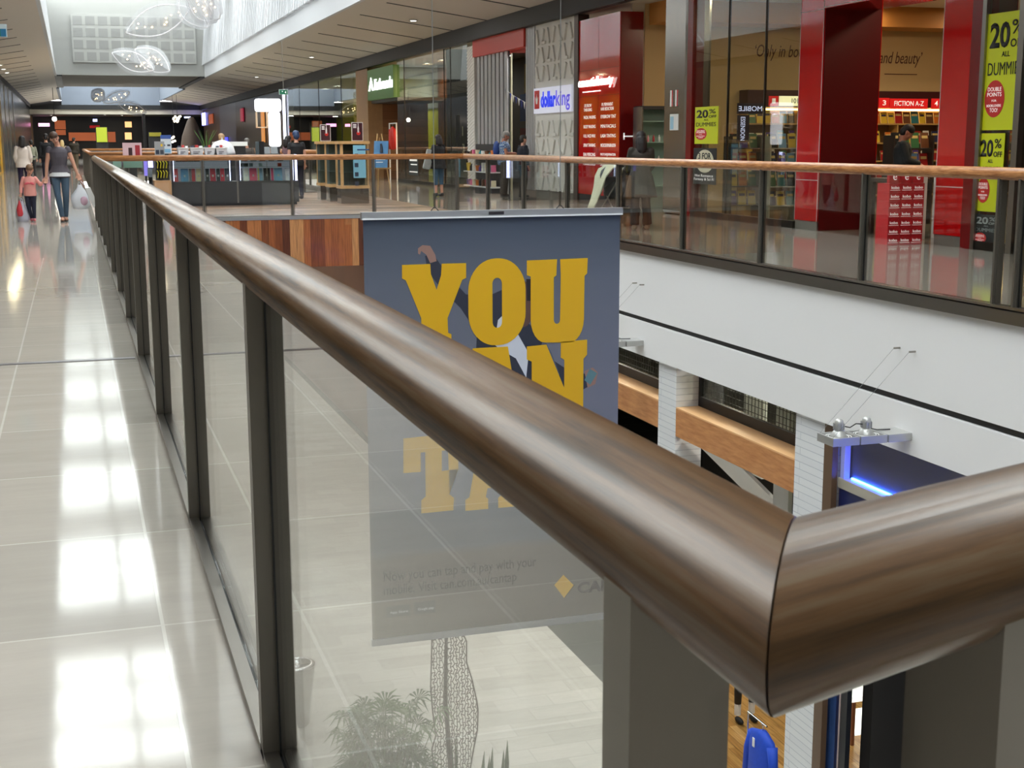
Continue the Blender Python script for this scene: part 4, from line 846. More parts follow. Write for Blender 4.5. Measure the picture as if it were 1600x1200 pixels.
# --- blue shop
t = thing('blue_shopfront', 'lower shop front with dark panels and a glowing blue light ledge', 'shop front', (8.2, 10, FL))
mb = MB(); mb.box(7.80, 7.87, 12.59, 12.77, FL, -1.62); mb.build('brown_pier', mat('pier_brown', (96, 72, 52), .45), t)
mb = MB(); mb.box(7.99, 8.05, 4, 12.59, -2.22, -1.58); mb.build('upper_panel', mat('panel_charcoal', (92, 90, 86), .4), t)
mb = MB(); mb.box(7.88, 7.99, 4, 12.59, -2.33, -2.22); mb.build('ledge', mat('ledge_grey', (176, 170, 156), .4), t)
mb = MB(); mb.box(7.90, 7.98, 4, 12.59, -3.6, -2.33); mb.build('lower_panel', mat('panel_navy', (26, 38, 90), .3), t)
mb = MB(); mb.box(7.9, 7.97, 12.50, 12.58, -2.22, -1.63); mb.build('lit_column', mat('pale_violet', (150, 156, 226), .5, emit=.2), t)
LED = mat('led_blue', (36, 84, 255), .5, emit=40)
mb = MB(); mb.box(7.965, 7.985, 4.2, 12.46, -2.218, -2.2); o = mb.build('light_strip', LED, t)
dY = lambda n_: PX(n_, 1150, 7.95).y
for a_, b_, nm, m_ in ((1264, 1283, 'side_frame', mat('frame_slate', (60, 58, 62), .4)), (1284, 1290, 'door_frame', mat('frame_navy', (16, 26, 70), .3)), (1290, 1308, 'door_panel', mat('door_blue', (58, 84, 138), .25)), (1308, 1314, 'door_frame', MC['frame_navy']), (1315, 1325, 'door_frame', mat('frame_dark', (28, 30, 36), .4))):
    mb = MB(); mb.box(7.92, 7.98, dY(b_), dY(a_), FL, -3.6); mb.build(nm, m_, t)
mb = MB(); mb.box(7.91, 7.93, dY(1315), dY(1313.6), FL, -3.6); mb.build('door_edge', mat('edge_pink', (190, 170, 168), .4), t)
area('blue_shop_light', (9.8, 9, -1.8), 1.5, 4, 60, (.8, .9, 1)).parent = t
for l_ in [o for o in COL.objects if o.name.startswith('blue_shop_light')]: l_.location = Vector((9.8, 9, -1.8))-t.location
# display: white lit table in the blue shop
tq = PZ(1366, 1078, FL+.75); t = thing('display_table', 'white lit display table with timber legs inside the blue shop', 'table', (tq.x, tq.y, FL)); x0, y0 = tq.x-.5, tq.y-.2; mb = MB(); mb.box(x0, x0+1.4, y0, y0+1.0, FL+.7, FL+.78); mb.build('tabletop', mat('lit_top', (240, 244, 236), .4, emit=.8), t)
for x in (x0+.05, x0+.55, x0+1.3):
    for y in (y0+.05, y0+.9): mb = MB(); mb.box(x, x+.05, y, y+.05, FL, FL+.7); mb.build('leg', mat('leg_timber', (150, 96, 70), .5), t)
mb = MB(); mb.box(x0+.1, x0+1.3, y0+.1, y0+.9, FL+.12, FL+.14); mb.build('lower_shelf', MC['lit_top'], t)
# blue shirt on a hanger by the brick column
t = thing('hanging_shirt', 'bright blue long sleeved shirt on a hanger beside the white brick column', 'shirt', (8.0, 14.1, -7.0))
p0 = PX(1192, 1142, 8.0); c0 = Vector((8.0, p0.y, p0.z))
SHB = mat('shirt_blue', (20, 70, 190), .7, noise=.15, nscale=20)
mb = MB()
rg = [(0, .05, .05), (-.03, .12, .07), (-.08, .29, .08), (-.2, .3, .1), (-.45, .29, .12), (-.78, .32, .13)]; vs = []; n = 16
for z, ry, rx in rg:
    for k in range(n): a = 2*math.pi*k/n; vs.append(c0+Vector((rx*math.cos(a), ry*math.sin(a), z)))
fs = [(i*n+k, i*n+(k+1) % n, (i+1)*n+(k+1) % n, (i+1)*n+k) for i in range(len(rg)-1) for k in range(n)]+[tuple(range(n))]+[tuple(range((len(rg)-1)*n, len(rg)*n))]
mb.add(vs, fs); mb.build('body', SHB, t, smooth=True)
for s in (-1, 1): mb = MB(); mb.tube([c0+Vector((0, s*.25, -.12)), c0+Vector((-.02, s*.33, -.35)), c0+Vector((-.03, s*.37, -.7))], [.07, .06, .045], 10); mb.build('sleeve', SHB, t, smooth=True)
mb = MB(); mb.tube([c0+Vector((0, 0, 0)), c0+Vector((0, 0, .07)), c0+Vector((0, .03, .1)), c0+Vector((0, .04, .07))], .006, 6); mb.build('hanger_hook', CHROME, t)
mb = MB(); mb.box(c0.x-.11, c0.x-.1, c0.y+.02, c0.y+.07, c0.z-.22, c0.z-.1); mb.build('price_tag', PW, t)
t = thing('clothes_stand', 'chrome clothes stand that the blue shirt hangs from', 'clothes stand', (8.0, c0.y+.04, FL)); mb = MB(); mb.tube([(8.0, c0.y+.4, FL), (8.0, c0.y+.4, c0.z+.1), (8.0, c0.y-.1, c0.z+.1)], .012, 8); mb.build('pole', CHROME, t); mb = MB(); mb.lathe([(.22, 0), (.22, .02), (.02, .03)], (8.0, c0.y+.4, FL), 20); mb.build('base', CHROME, t)
# --- twin spotlights bracketed off the white fascia
def twin(label, y):
    z = -1.42; t = thing('bracket_spotlight', label, 'light fitting', (7.75, y, z-.06), 'bracket lights on the white fascia'); w = .15
    AL = mat('cast_alu', (176, 176, 174), .35, .5)
    mb = MB(); mb.box(7.48, 7.75, y-w, y+w, z-.05, z+.03); mb.build('bracket_box', AL, t, bevel=.006)
    for k in range(2):
        x1 = 7.465-k*.31; x0 = x1-.295; f = MB()
        f.box(x0, x1, y-w, y-w+.02, z-.05, z+.03); f.box(x0, x1, y+w-.02, y+w, z-.05, z+.03); f.box(x0, x0+.02, y-w+.02, y+w-.02, z-.05, z+.03); f.box(x1-.02, x1, y-w+.02, y+w-.02, z-.05, z+.03)
        fr = f.build('frame', AL, t); cx_ = (x0+x1)/2
        for r_ in (.125, .1): q = MB(); q.tube([(cx_+r_*math.cos(a_*math.pi/14), y+r_*math.sin(a_*math.pi/14), z+.015) for a_ in range(29)], .006, 5); q.build('louvre_ring', mat('ring_white', (222, 222, 220), .3), fr)
        q = MB(); q.box(x0+.02, x1-.02, y-w+.02, y+w-.02, z-.03, z-.02); q.build('glass_cover', DARK, fr)
        q = MB(); q.lathe([(.088, 0), (.08, .025), (.055, .065), (.04, .08)], (cx_, y, z-.0), 24); hd = q.build('reflector', AL, t, smooth=True)
        q = MB(); q.lathe([(.04, .075), (.045, .08), (.045, .15), (.04, .175), (.022, .19), (.0, .194)], (cx_, y, z), 20); q.build('lamp_cap', mat('cap_grey', (186, 186, 184), .3, .4), hd, smooth=True)
        for a_ in range(8): an = a_*math.pi/4; q = MB(); q.obox((cx_+.048*math.cos(an), y+.048*math.sin(an), z+.115), (math.cos(an), math.sin(an), 0), (-math.sin(an), math.cos(an), 0), (0, 0, 1), .009, .003, .032); q.build('cooling_fin', AL, hd)
    q = MB(); q.tube([(7.04, y, z+.12), (7.12, y-.02, z+.1), (7.2, y, z+.13), (7.28, y, z+.12)], .006, 6); q.build('cable', DARK, t, smooth=True)
    q = MB(); q.tube([(7.35, y+.01, z+.1), (7.4, y+.04, z+.06), (7.48, y+.06, z+.038), (7.62, y+.04, z+.036)], .006, 6); q.build('cable', DARK, t, smooth=True)
    for s in (-1, 1):
        a_ = Vector((6.87, y+s*.12, z+.03)); b_ = Vector((7.68, y+s*.13, z+.84)); q = MB(); q.tube([a_, b_], .0018, 5); q.build('stay_wire', mat('stay_grey', (120, 122, 122), .5), t); q = MB(); q.tube([b_, b_+Vector((.07, 0, 0))], .01, 8); q.build('wall_stud', STEEL, t)
twin('twin-lamp spotlight bracket on the white fascia above the blue-lit shop', 11.22)
twin('twin-lamp spotlight bracket on the fascia partly hidden behind the banner edge', 17.85)
# --- lower far side seen under the bridge and beyond the pane
for i in range(5):
    y = 31+i*5.; 
    mb = MB(); mb.box(8.0, 8.1, 27, 58, FL, -1.2) if i == 0 else None
    if i == 0: struct('wall_right', mb, mat('lower_far_front', (110, 70, 50), .4, noise=.4, nscale=.6))
for i in range(4):
    lamp('ceiling_light', 'lamp under the timber bridge, %s row' % ORD[i], (4, 29+i*3, -1.02), 60, 1.2, (1, .95, .88), 'lamps under the timber bridge', 1.2)
# --- banner hanging in the void
YN = 13.0
tl, tr, bl = PY(569, 343, YN), PY(969, 330, YN), PY(580, 1001, YN)
bx0, bx1, bz1, bz0 = (tl.x+bl.x)/2, tr.x, (tl.z+tr.z)/2-.02, bl.z+.01
BW, BH = bx1-bx0, bz1-bz0
t = thing('hanging_banner', 'huge grey hanging banner with yellow slab letters in the middle of the void', 'banner', ((bx0+bx1)/2, YN, bz0-.07))
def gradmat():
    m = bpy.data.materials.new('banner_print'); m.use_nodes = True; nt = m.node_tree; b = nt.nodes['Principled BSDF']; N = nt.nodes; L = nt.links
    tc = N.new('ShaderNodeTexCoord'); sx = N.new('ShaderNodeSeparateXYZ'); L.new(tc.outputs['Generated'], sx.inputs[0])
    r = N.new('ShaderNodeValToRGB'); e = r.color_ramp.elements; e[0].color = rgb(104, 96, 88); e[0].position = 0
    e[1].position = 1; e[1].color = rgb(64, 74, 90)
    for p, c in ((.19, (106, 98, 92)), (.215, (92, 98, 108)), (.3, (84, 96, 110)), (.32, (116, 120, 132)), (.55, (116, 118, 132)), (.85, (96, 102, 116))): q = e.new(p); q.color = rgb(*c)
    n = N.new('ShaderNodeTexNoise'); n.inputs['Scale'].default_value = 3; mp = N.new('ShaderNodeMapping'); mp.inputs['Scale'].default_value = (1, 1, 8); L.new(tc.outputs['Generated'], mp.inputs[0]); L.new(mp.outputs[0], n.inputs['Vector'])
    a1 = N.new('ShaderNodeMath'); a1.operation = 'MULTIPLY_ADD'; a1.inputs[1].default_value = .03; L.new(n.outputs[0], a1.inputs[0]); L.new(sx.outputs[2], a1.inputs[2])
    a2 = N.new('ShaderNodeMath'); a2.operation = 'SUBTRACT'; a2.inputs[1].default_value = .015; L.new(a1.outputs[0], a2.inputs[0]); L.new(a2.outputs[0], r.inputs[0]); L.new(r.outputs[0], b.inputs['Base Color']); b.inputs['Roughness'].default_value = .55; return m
mb = MB(); nx, nz = 2, 2
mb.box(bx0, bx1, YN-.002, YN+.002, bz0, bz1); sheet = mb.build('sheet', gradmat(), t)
SILV = mat('banner_silver', (190, 192, 196), .3, .7)
mb = MB(); mb.box(bx0-.02, bx1+.02, YN-.03, YN+.03, bz1, bz1+.075); mb.build('top_rail', SILV, t)
mb = MB(); mb.box(bx0-.015, bx1+.015, YN-.034, YN-.03, bz1+.0, bz1+.016); mb.build('clamp_strip', mat('clamp_white', (236, 238, 240), .3), t)
mb = MB(); mb.box((bx0+bx1)/2-.08, (bx0+bx1)/2+.08, YN-.036, YN-.03, bz1+.03, bz1+.06); mb.build('maker_plate', mat('plate_dark', (46, 42, 46), .4), t)
mb = MB(); mb.box(bx0-.01, bx1+.01, YN-.022, YN+.022, bz0-.07, bz0); mb.build('bottom_rail', SILV, t)
for fx in (.267, .755):
    x = bx0+BW*fx; mb = MB(); mb.tube([(x, YN, bz1+.25), (x, YN, 10.3)], .004, 5); mb.build('suspension_wire', mat('wire_grey', (150, 154, 154), .4, .5), t)
    mb = MB(); mb.tube([(x, YN, bz1+.1), (x, YN, bz1+.25)], .011, 8); mb.build('turnbuckle', CHROME, t)
    mb = MB(); mb.tube([(x-.04, YN, bz1+.075), (x, YN, bz1+.12), (x+.04, YN, bz1+.075)], .006, 6); mb.build('shackle', DARK, t)
YB2 = mat('banner_yellow', (222, 172, 14), .5)
def curve_fill(splines, material, name, parent, y, depth=.003):
    """flat shape from closed outlines (list of point lists, y-up x-right in banner metres from lower left)"""
    cu = bpy.data.curves.new('c', 'CURVE'); cu.dimensions = '2D'; cu.fill_mode = 'BOTH'
    for pts in splines:
        s = cu.splines.new('POLY'); s.points.add(len(pts)-1)
        for i, (x, z) in enumerate(pts): s.points[i].co = (x, z, 0, 1)
        s.use_cyclic_u = True
    o = bpy.data.objects.new('c', cu); COL.objects.link(o); dg = bpy.context.evaluated_depsgraph_get(); me = bpy.data.meshes.new_from_object(o.evaluated_get(dg)); bpy.data.objects.remove(o)
    off = wloc(parent); bm = bmesh.new(); bm.from_mesh(me); r = bmesh.ops.extrude_face_region(bm, geom=bm.faces[:])
    for v in r['geom']:
        if isinstance(v, bmesh.types.BMVert): v.co.z += 1
    for v in bm.verts: v.co = Vector((bx0+v.co.x, y-v.co.z*depth, bz0+v.co.y))-off
    bmesh.ops.recalc_face_normals(bm, faces=bm.faces); bm.to_mesh(me); bm.free(); me.name = name; me.materials.clear(); me.materials.append(material)
    ob = bpy.data.objects.new(name, me); COL.objects.link(ob); ob.parent = parent; return ob
def arc(cx_, cz, rx, rz, a0, a1, n=10): return [(cx_+rx*math.cos(math.radians(a0+(a1-a0)*i/n)), cz+rz*math.sin(math.radians(a0+(a1-a0)*i/n))) for i in range(n+1)]
def stad(x0, x1, z0, z1, rx, rz, rev=False):
    p = arc(x1-rx, z1-rz, rx, rz, 0, 90)+arc(x0+rx, z1-rz, rx, rz, 90, 180)+arc(x0+rx, z0+rz, rx, rz, 180, 270)+arc(x1-rx, z0+rz, rx, rz, 270, 360); return p[::-1] if rev else p
def bp_(px_, py_): p = PY(px_, py_, YN); return p.x-bx0, p.z-bz0
def P(*l): return [bp_(*q) for q in l]
YL = YN-.004
# hand outlines measured on the print, letter by letter
Yl = P((628, 414), (672, 412.5), (673, 428), (682, 453), (689, 430), (690, 412), (728, 411), (728, 434), (722, 437), (699, 497), (700, 520), (705, 522), (705, 545), (648, 546), (648, 522), (658, 520), (658, 497), (634, 438), (628, 435))
x0o, z1o = bp_(731, 405); x1o, z0o = bp_(821, 537)
Ul = P((823, 407), (870, 405), (869, 430), (865, 433), (865, 498)) + arc((bp_(870, 500)[0]+0), bp_(870, 500)[1], .035, .04, 180, 360, 6) + P((876, 432), (876, 430), (875, 405), (918, 403), (917, 427), (913, 431), (912, 500)) + arc(bp_(890, 500)[0], bp_(890, 498)[1], bp_(912, 500)[0]-bp_(890, 500)[0], .25, 0, -90, 6) + arc(bp_(852, 500)[0], bp_(852, 498)[1], bp_(852, 500)[0]-bp_(829, 500)[0], .25, -90, -180, 6) + P((829, 432), (823, 430))
# man in a dark suit printed behind the letters
MAN = mat('print_suit', (44, 48, 62), .6); SKN = mat('print_skin', (150, 116, 104), .6); SHT = mat('print_shirt', (206, 210, 220), .6)
yM = YN-.0022
man = curve_fill([P((664, 400), (676, 396), (700, 430), (728, 460), (764, 462), (786, 452), (812, 470), (818, 498), (842, 520), (860, 560), (890, 580), (920, 585), (926, 600), (905, 612), (862, 598), (846, 590), (838, 640), (770, 640), (760, 590), (744, 545), (745, 520), (720, 482), (690, 452), (668, 424))], MAN, 'printed_figure', t, yM, .0006)
curve_fill([P((772, 538), (778, 500), (792, 486), (808, 520), (826, 552), (822, 590), (806, 560), (780, 545))], SHT, 'printed_shirt', man, yM-.0007, .0004)
curve_fill([P((653, 388), (660, 383), (672, 384), (680, 398), (682, 408), (672, 411), (666, 398), (658, 392), (656, 398), (653, 396))], SKN, 'printed_hand', man, yM-.0007, .0004)
curve_fill([stad(bp_(796, 440)[0], bp_(832, 440)[0], bp_(796, 512)[1], bp_(796, 440)[1], .1, .16)], mat('print_face', (96, 70, 60), .6), 'printed_head', man, yM-.0007, .0004)
curve_fill([P((913, 580), (926, 574), (934, 582), (930, 600), (918, 606))], SKN, 'printed_hand', man, yM-.0007, .0004)
curve_fill([P((842, 545), (850, 530), (862, 552), (874, 585), (866, 596), (852, 580))], mat('print_lapel', (88, 92, 106), .6), 'printed_lapel', man, yM-.0007, .0004)
curve_fill([P((822, 436), (829, 436), (830, 470), (823, 470))], mat('print_hair', (30, 24, 26), .6), 'printed_hair', man, yM-.0012, .0003)
curve_fill([P((921, 576), (933, 583), (922, 601), (913, 594))], mat('print_phone', (92, 128, 132), .4), 'printed_phone', man, yM-.0012, .0003)
LET = [('Y', [Yl]), ('O', [stad(x0o, x1o, z0o, z1o, .29, .33), stad(bp_(769, 0+434)[0], bp_(784, 434)[0], bp_(776, 512)[1], bp_(776, 434)[1], .048, .06, True)]), ('U', [Ul])]
# second word CAN and third word TAP, same slab face
cz1, cz0 = bp_(800, 541)[1], bp_(800, 668)[1]
xa, xb2 = bp_(628, 560)[0], bp_(716, 560)[0]
LET.append(('C', [[(xb2, cz1-.05), (xb2, cz1-.34), (xb2-.16, cz1-.34)]+arc((xa+xb2)/2+.02, cz1-.24, .05, .1, 0, 180, 6)+arc((xa+xb2)/2+.02, cz0+.24, .05, .1, 180, 360, 6)+[(xb2-.16, cz0+.3), (xb2, cz0+.3)]+arc((xa+xb2)/2+.04, cz0+.28, .25, .28, 0, -180, 8)+arc((xa+xb2)/2+.04, cz1-.28, .25, .28, 180, 90, 5)+[(xb2-.1, cz1-.06)]]))
ax0, ax1 = bp_(724, 560)[0], bp_(815, 560)[0]; am = (ax0+ax1)/2
def slabA(x0, x1, z0, z1):
    w = x1-x0; m = (x0+x1)/2; h = z1-z0
    return [[(x0, z0), (x0+.4*w, z0), (x0+.4*w, z0+.13*h), (x0+.36*w, z0+.16*h), (x0+.39*w, z0+.27*h), (x0+.6*w, z0+.27*h), (x0+.63*w, z0+.16*h), (x0+.58*w, z0+.13*h), (x0+.58*w, z0), (x1, z0), (x1, z0+.14*h), (x1-.06*w, z0+.17*h), (x1-.24*w, z1), (x0+.16*w, z1), (x0+.12*w, z1-.14*h), (x0+.24*w, z1-.16*h), (x0+.07*w, z0+.17*h), (x0, z0+.14*h)], [(m-.07*w, z0+.42*h), (m, z0+.75*h), (m+.07*w, z0+.42*h)]]
LET.append(('A', slabA(ax0, ax1, cz0, cz1)))
nx0, nx1 = bp_(823, 541)[0], bp_(917, 541)[0]; w = nx1-nx0; h = cz1-cz0
LET.append(('N', [[(nx0, cz1-.01), (nx0+.32*w, cz1), (nx0+.62*w, cz1-.55*h), (nx0+.62*w, cz1-.2*h), (nx0+.56*w, cz1-.17*h), (nx0+.56*w, cz1+.02), (nx1, cz1+.03), (nx1, cz1-.15*h), (nx1-.06*w, cz1-.2*h), (nx1-.06*w, cz0), (nx1-.34*w, cz0), (nx0+.34*w, cz0+.45*h), (nx0+.34*w, cz0+.2*h), (nx0+.42*w, cz0+.15*h), (nx0+.42*w, cz0), (nx0, cz0), (nx0, cz0+.15*h), (nx0+.08*w, cz0+.2*h), (nx0+.08*w, cz1-.2*h), (nx0, cz1-.17*h)]]))
tz1, tz0 = bp_(700, 684)[1], bp_(700, 802)[1]
LET.append(('T', [P((630, 685), (715, 676), (716, 732), (690, 736), (690, 704), (700, 703), (702, 772), (709, 778), (708, 797), (658, 802), (658, 782), (665, 775), (664, 706), (657, 707), (657, 737), (630, 739))]))
a0_, a1_ = bp_(727, 797)[0], bp_(815, 797)[0]; LET.append(('A', slabA(a0_, a1_, bp_(760, 795)[1], bp_(760, 674)[1])))
p0_, p1_ = bp_(822, 790)[0], bp_(915, 790)[0]; zt_, zb_ = bp_(860, 668)[1], bp_(860, 786)[1]; h = zt_-zb_; w = p1_-p0_
LET.append(('P', [[(p0_, zt_)]+arc(p1_-.25, zt_-.25, .25, .25, 90, -90, 8)+[(p0_+.42*w, zt_-.5), (p0_+.42*w, zb_+.17*h), (p0_+.5*w, zb_+.14*h), (p0_+.5*w, zb_), (p0_, zb_), (p0_, zb_+.14*h), (p0_+.08*w, zb_+.17*h), (p0_+.08*w, zt_-.17*h), (p0_, zt_-.14*h)], [(p0_+.42*w, zt_-.14), (p0_+.42*w, zt_-.38), (p0_+.56*w, zt_-.38), (p0_+.56*w, zt_-.14)]]))
for n_, spl in LET: curve_fill(spl, YB2, 'letter', t, YL)['label'] = 'yellow slab letter %s' % n_
TXT = mat('print_dark', (50, 46, 44), .6)
ux, uz = bp_(601, 920); text('Now you can tap and pay with your\nmobile. Visit can.com.au/cantap', (bx0+bp_(600, 935)[0], YN-.003, bz0+bp_(600, 935)[1]), FR, WU, bp_(838, 890)[0]-bp_(600, 935)[0], .29, TXT, 'lettering', t, .001, bold=.012)
for i, (pa, pb, s_) in enumerate((((603, 948), (641, 961), 'App Store'), ((647, 941), (680, 956), 'Google play'))):
    a, b = bp_(*pa), bp_(*pb); mb = MB(); mb.box(bx0+a[0], bx0+b[0], YN-.004, YN-.0022, bz0+b[1], bz0+a[1]); q = mb.build('badge', mat('badge_grey', (86, 84, 84), .5), t); text(s_, (bx0+a[0]+.04, YN-.0045, bz0+b[1]+.03), FR, WU, (b[0]-a[0])*.75, .035, mat('badge_text', (200, 200, 196), .5), 'lettering', q, .001)
a = [bp_(880, 898), bp_(896, 914), bp_(881, 934), bp_(866, 914)]; curve_fill([a], YB2, 'diamond_logo', t, YN-.003); curve_fill([[bp_(896, 914), bp_(899, 912), bp_(884, 932), bp_(881, 934)]], INK, 'diamond_logo_edge', t, YN-.003)
a = bp_(902, 925); text('CAN', (bx0+a[0], YN-.003, bz0+a[1]-.02), FR, WU, .42, .13, TXT, 'lettering', t, .001, bold=.05)
# --- planter with leaf sculpture, palm and sword plants
pt = thing('planter', 'long low pale stone planter on the lower floor under the banner', 'planter', (4.1, 15.8, FL)); mb = MB(); mb.box(2.8, 5.5, 15.3, 16.1, FL, FL+.14); mb.build('trough', mat('stone_pale', (190, 188, 180), .5), pt); mb = MB(); mb.box(2.85, 5.45, 15.35, 16.05, FL+.135, FL+.16); mb.build('soil', mat('soil', (50, 40, 32), .9), pt)
lf = thing('leaf_sculpture', 'tall perforated metal leaf sculpture standing in the planter', 'sculpture', (4.6, 16.0, FL+.16))
def leafpx(px_, py_): p = PY(px_, py_, 16.0); return p.x, p.z
LP = [(705, 960, 705, 960), (683, 978, 716, 976), (675, 1000, 729, 1002), (674, 1040, 729, 1035), (673, 1075, 737, 1060), (676, 1110, 745, 1095), (681, 1150, 747, 1110), (675, 1170, 746, 1140), (677, 1195, 741, 1165), (690, 1225, 735, 1200), (698, 1262, 712, 1262)]
LM = mat('leaf_metal', (92, 84, 76), .45, .5)
pl = [leafpx(a, b) for a, b, c, d in LP]; pr = [leafpx(c, d) for a, b, c, d in LP]
mb = MB(); mb.tube([(x, 16.0, z) for x, z in pl], .011, 5); mb.tube([(x, 16.0, z) for x, z in pr], .011, 5); rim = mb.build('rim', LM, lf)
mid = [leafpx(x, y) for x, y in ((705, 960), (697, 1000), (696, 1050), (696, 1100), (700, 1150), (704, 1210), (705, 1270))]
mb = MB(); mb.tube([(x, 15.99, z) for x, z in mid], [.006, .022, .028, .03, .032, .034, .034], 8); mb.build('midrib', LM, lf)
# cell network: jittered grid of short struts inside the outline
def inside(x, z):
    def ed(L_):
        for (xa_, za), (xb_, zb) in zip(L_[:-1], L_[1:]):
            if (za-z)*(zb-z) <= 0 and za != zb: return xa_+(xb_-xa_)*(z-za)/(zb-za)
        return None
    a, b = ed(pl), ed(pr); return a is not None and b is not None and a < x < b
rc = random.Random(11); cell = .038; G = {}
xmin, xmax = min(p[0] for p in pl), max(p[0] for p in pr); zmin, zmax = min(p[1] for p in pl), max(p[1] for p in pl)
nx_, nz_ = int((xmax-xmin)/cell)+2, int((zmax-zmin)/(cell*1.3))+2
for i in range(nx_):
    for j in range(nz_):
        x = xmin+(i+.5*(j % 2)+rc.uniform(-.28, .28))*cell; z = zmin+(j+rc.uniform(-.28, .28))*cell*1.3
        if inside(x, z): G[i, j] = (x, z)
mb = MB()
for (i, j), p in G.items():
    nb = [(i+1, j)] if (i+j) % 2 else []
    nb += [(i, j+1)] if (j % 2) else [(i, j+1)]
    for q in nb:
        if q in G:
            a, b = Vector((p[0], 16.0, p[1])), Vector((G[q][0], 16.0, G[q][1])); d = (b-a).normalized(); mb.obox((a+b)/2, d, (0, 1, 0), d.cross(Vector((0, 1, 0))), (b-a).length/2+.002, .004, .0048)
mb.build('vein_network', LM, lf, kind='stuff')
# palm: fans of narrow leaflets
GRN = [mat('palm_green_a', (52, 86, 38), .5, noise=.2), mat('palm_green_b', (74, 108, 52), .5, noise=.2)]
pm = thing('rhapis_palm', 'bushy green palm with fan leaves in the planter beside the leaf sculpture', 'plant', (3.4, 15.9, FL+.16))
rp = random.Random(4); stems = MB()
def fan(c, d, n, L_, parent, m):
    d = d.normalized(); s = d.cross(Vector((0, 0, 1))).normalized(); u = s.cross(d); mb = MB()
    for k in range(n):
        a = math.radians(-95+190*k/(n-1)); v = (d*math.cos(a)+s*math.sin(a)).normalized(); LL = L_*rp.uniform(.8, 1.05); w = .017
        side = v.cross(u).normalized(); P0 = c; P1 = c+v*LL*.5+u*.03; P2 = c+v*LL-Vector((0, 0, .09*rp.uniform(.5, 1.5)))
        mb.add([P0, P1+side*w, P2, P1-side*w, P1+u*.006], [(0, 1, 4), (1, 2, 4), (2, 3, 4), (3, 0, 4)])
    mb.build('fan_leaf', m, parent)
for i in range(96):
    a = rp.uniform(0, 2*math.pi); r = rp.uniform(.02, .3); b0 = Vector((3.4+r*math.cos(a)*.8, 15.85+r*math.sin(a)*.5, FL+.16)); el = rp.uniform(.15, 1.25)
    h = rp.uniform(.5, 1.5); tip = b0+Vector((math.cos(a)*.55*rp.uniform(.2, 1), math.sin(a)*.35*rp.uniform(.2, 1), h))
    stems.tube([b0, (b0+tip)/2+Vector((0, 0, .05)), tip], .006, 5)
    dd = Vector((math.cos(a), math.sin(a)*.8-.1, rp.uniform(-.1, .9))); fan(tip, dd, 9, rp.uniform(.24, .36), pm, GRN[i % 2])
stems.build('stem', mat('stem_green', (90, 104, 62), .6), pm, kind='stuff')
sw = thing('sword_plant', 'small upright plant with pointed blades right of the leaf sculpture', 'plant', (4.9, 15.9, FL+.16))
for i, (px_, py_, w) in enumerate(((757, 1172, .03), (770, 1166, .03), (765, 1180, .03), (793, 1155, .035), (787, 1170, .03), (712, 1140, .02), (706, 1155, .02))):
    x, z = leafpx(px_, py_); mb = MB(); b0 = Vector((x-.05+.01*i, 16.0, FL+.16)); tp = Vector((x, 16.0, z)); m_ = (b0+tp)/2
    mb.add([b0+Vector((-w*.6, 0, 0)), b0+Vector((w*.6, 0, 0)), m_+Vector((w, .01, 0)), m_+Vector((-w, .01, 0)), tp, m_+Vector((0, -.02, 0))], [(0, 1, 5), (1, 2, 5), (2, 4, 5), (4, 3, 5), (3, 0, 5)]); mb.build('blade', GRN[0], sw)
# bin
bt = PZ(463, 1040, FL+.95); t = thing('litter_bin', 'tapering brushed steel litter bin on the lower floor at the left edge of the pane', 'bin', (bt.x, bt.y, FL)); mb = MB(); mb.lathe([(.15, 0), (.17, .05), (.27, .9), (.28, .95)], (bt.x, bt.y, FL), 28); mb.build('body', mat('bin_steel', (176, 176, 172), .3, .8), t, smooth=True); mb = MB(); mb.lathe([(.28, .95), (.28, .98), (.2, 1.0), (.2, .97)], (bt.x, bt.y, FL), 28); mb.build('rim', CHROME, t, smooth=True)

mq = PZ(1152, 1128, FL); t = thing('mannequin', 'black clad mannequin with white socks standing on the boards of the lower shop', 'mannequin', (mq.x+.3, mq.y, FL)); MQ = mat('mannequin_black', (20, 20, 22), .6)
mb = MB(); mb.lathe([(.09, 1.0), (.15, 1.05), (.12, 1.2), (.17, 1.4), (.15, 1.5), (.05, 1.56)], (mq.x+.12, mq.y, FL), 16); mb.build('torso', MQ, t, smooth=True)
for dx in (0, .24):
    mb = MB(); mb.tube([(mq.x+dx, mq.y, FL+.12), (mq.x+dx, mq.y, FL+.5), (mq.x+.12+(dx-.12)*.7, mq.y, FL+1.05)], [.045, .06, .09], 10); mb.build('leg', MQ, t, smooth=True)
    mb = MB(); mb.lathe([(.05, .12), (.052, .3)], (mq.x+dx, mq.y, FL), 12); mb.build('sock', PW, t); mb = MB(); mb.ell((mq.x+dx, mq.y-.06, FL+.05), (.045, .12, .05)); mb.build('shoe', MQ, t, smooth=True)
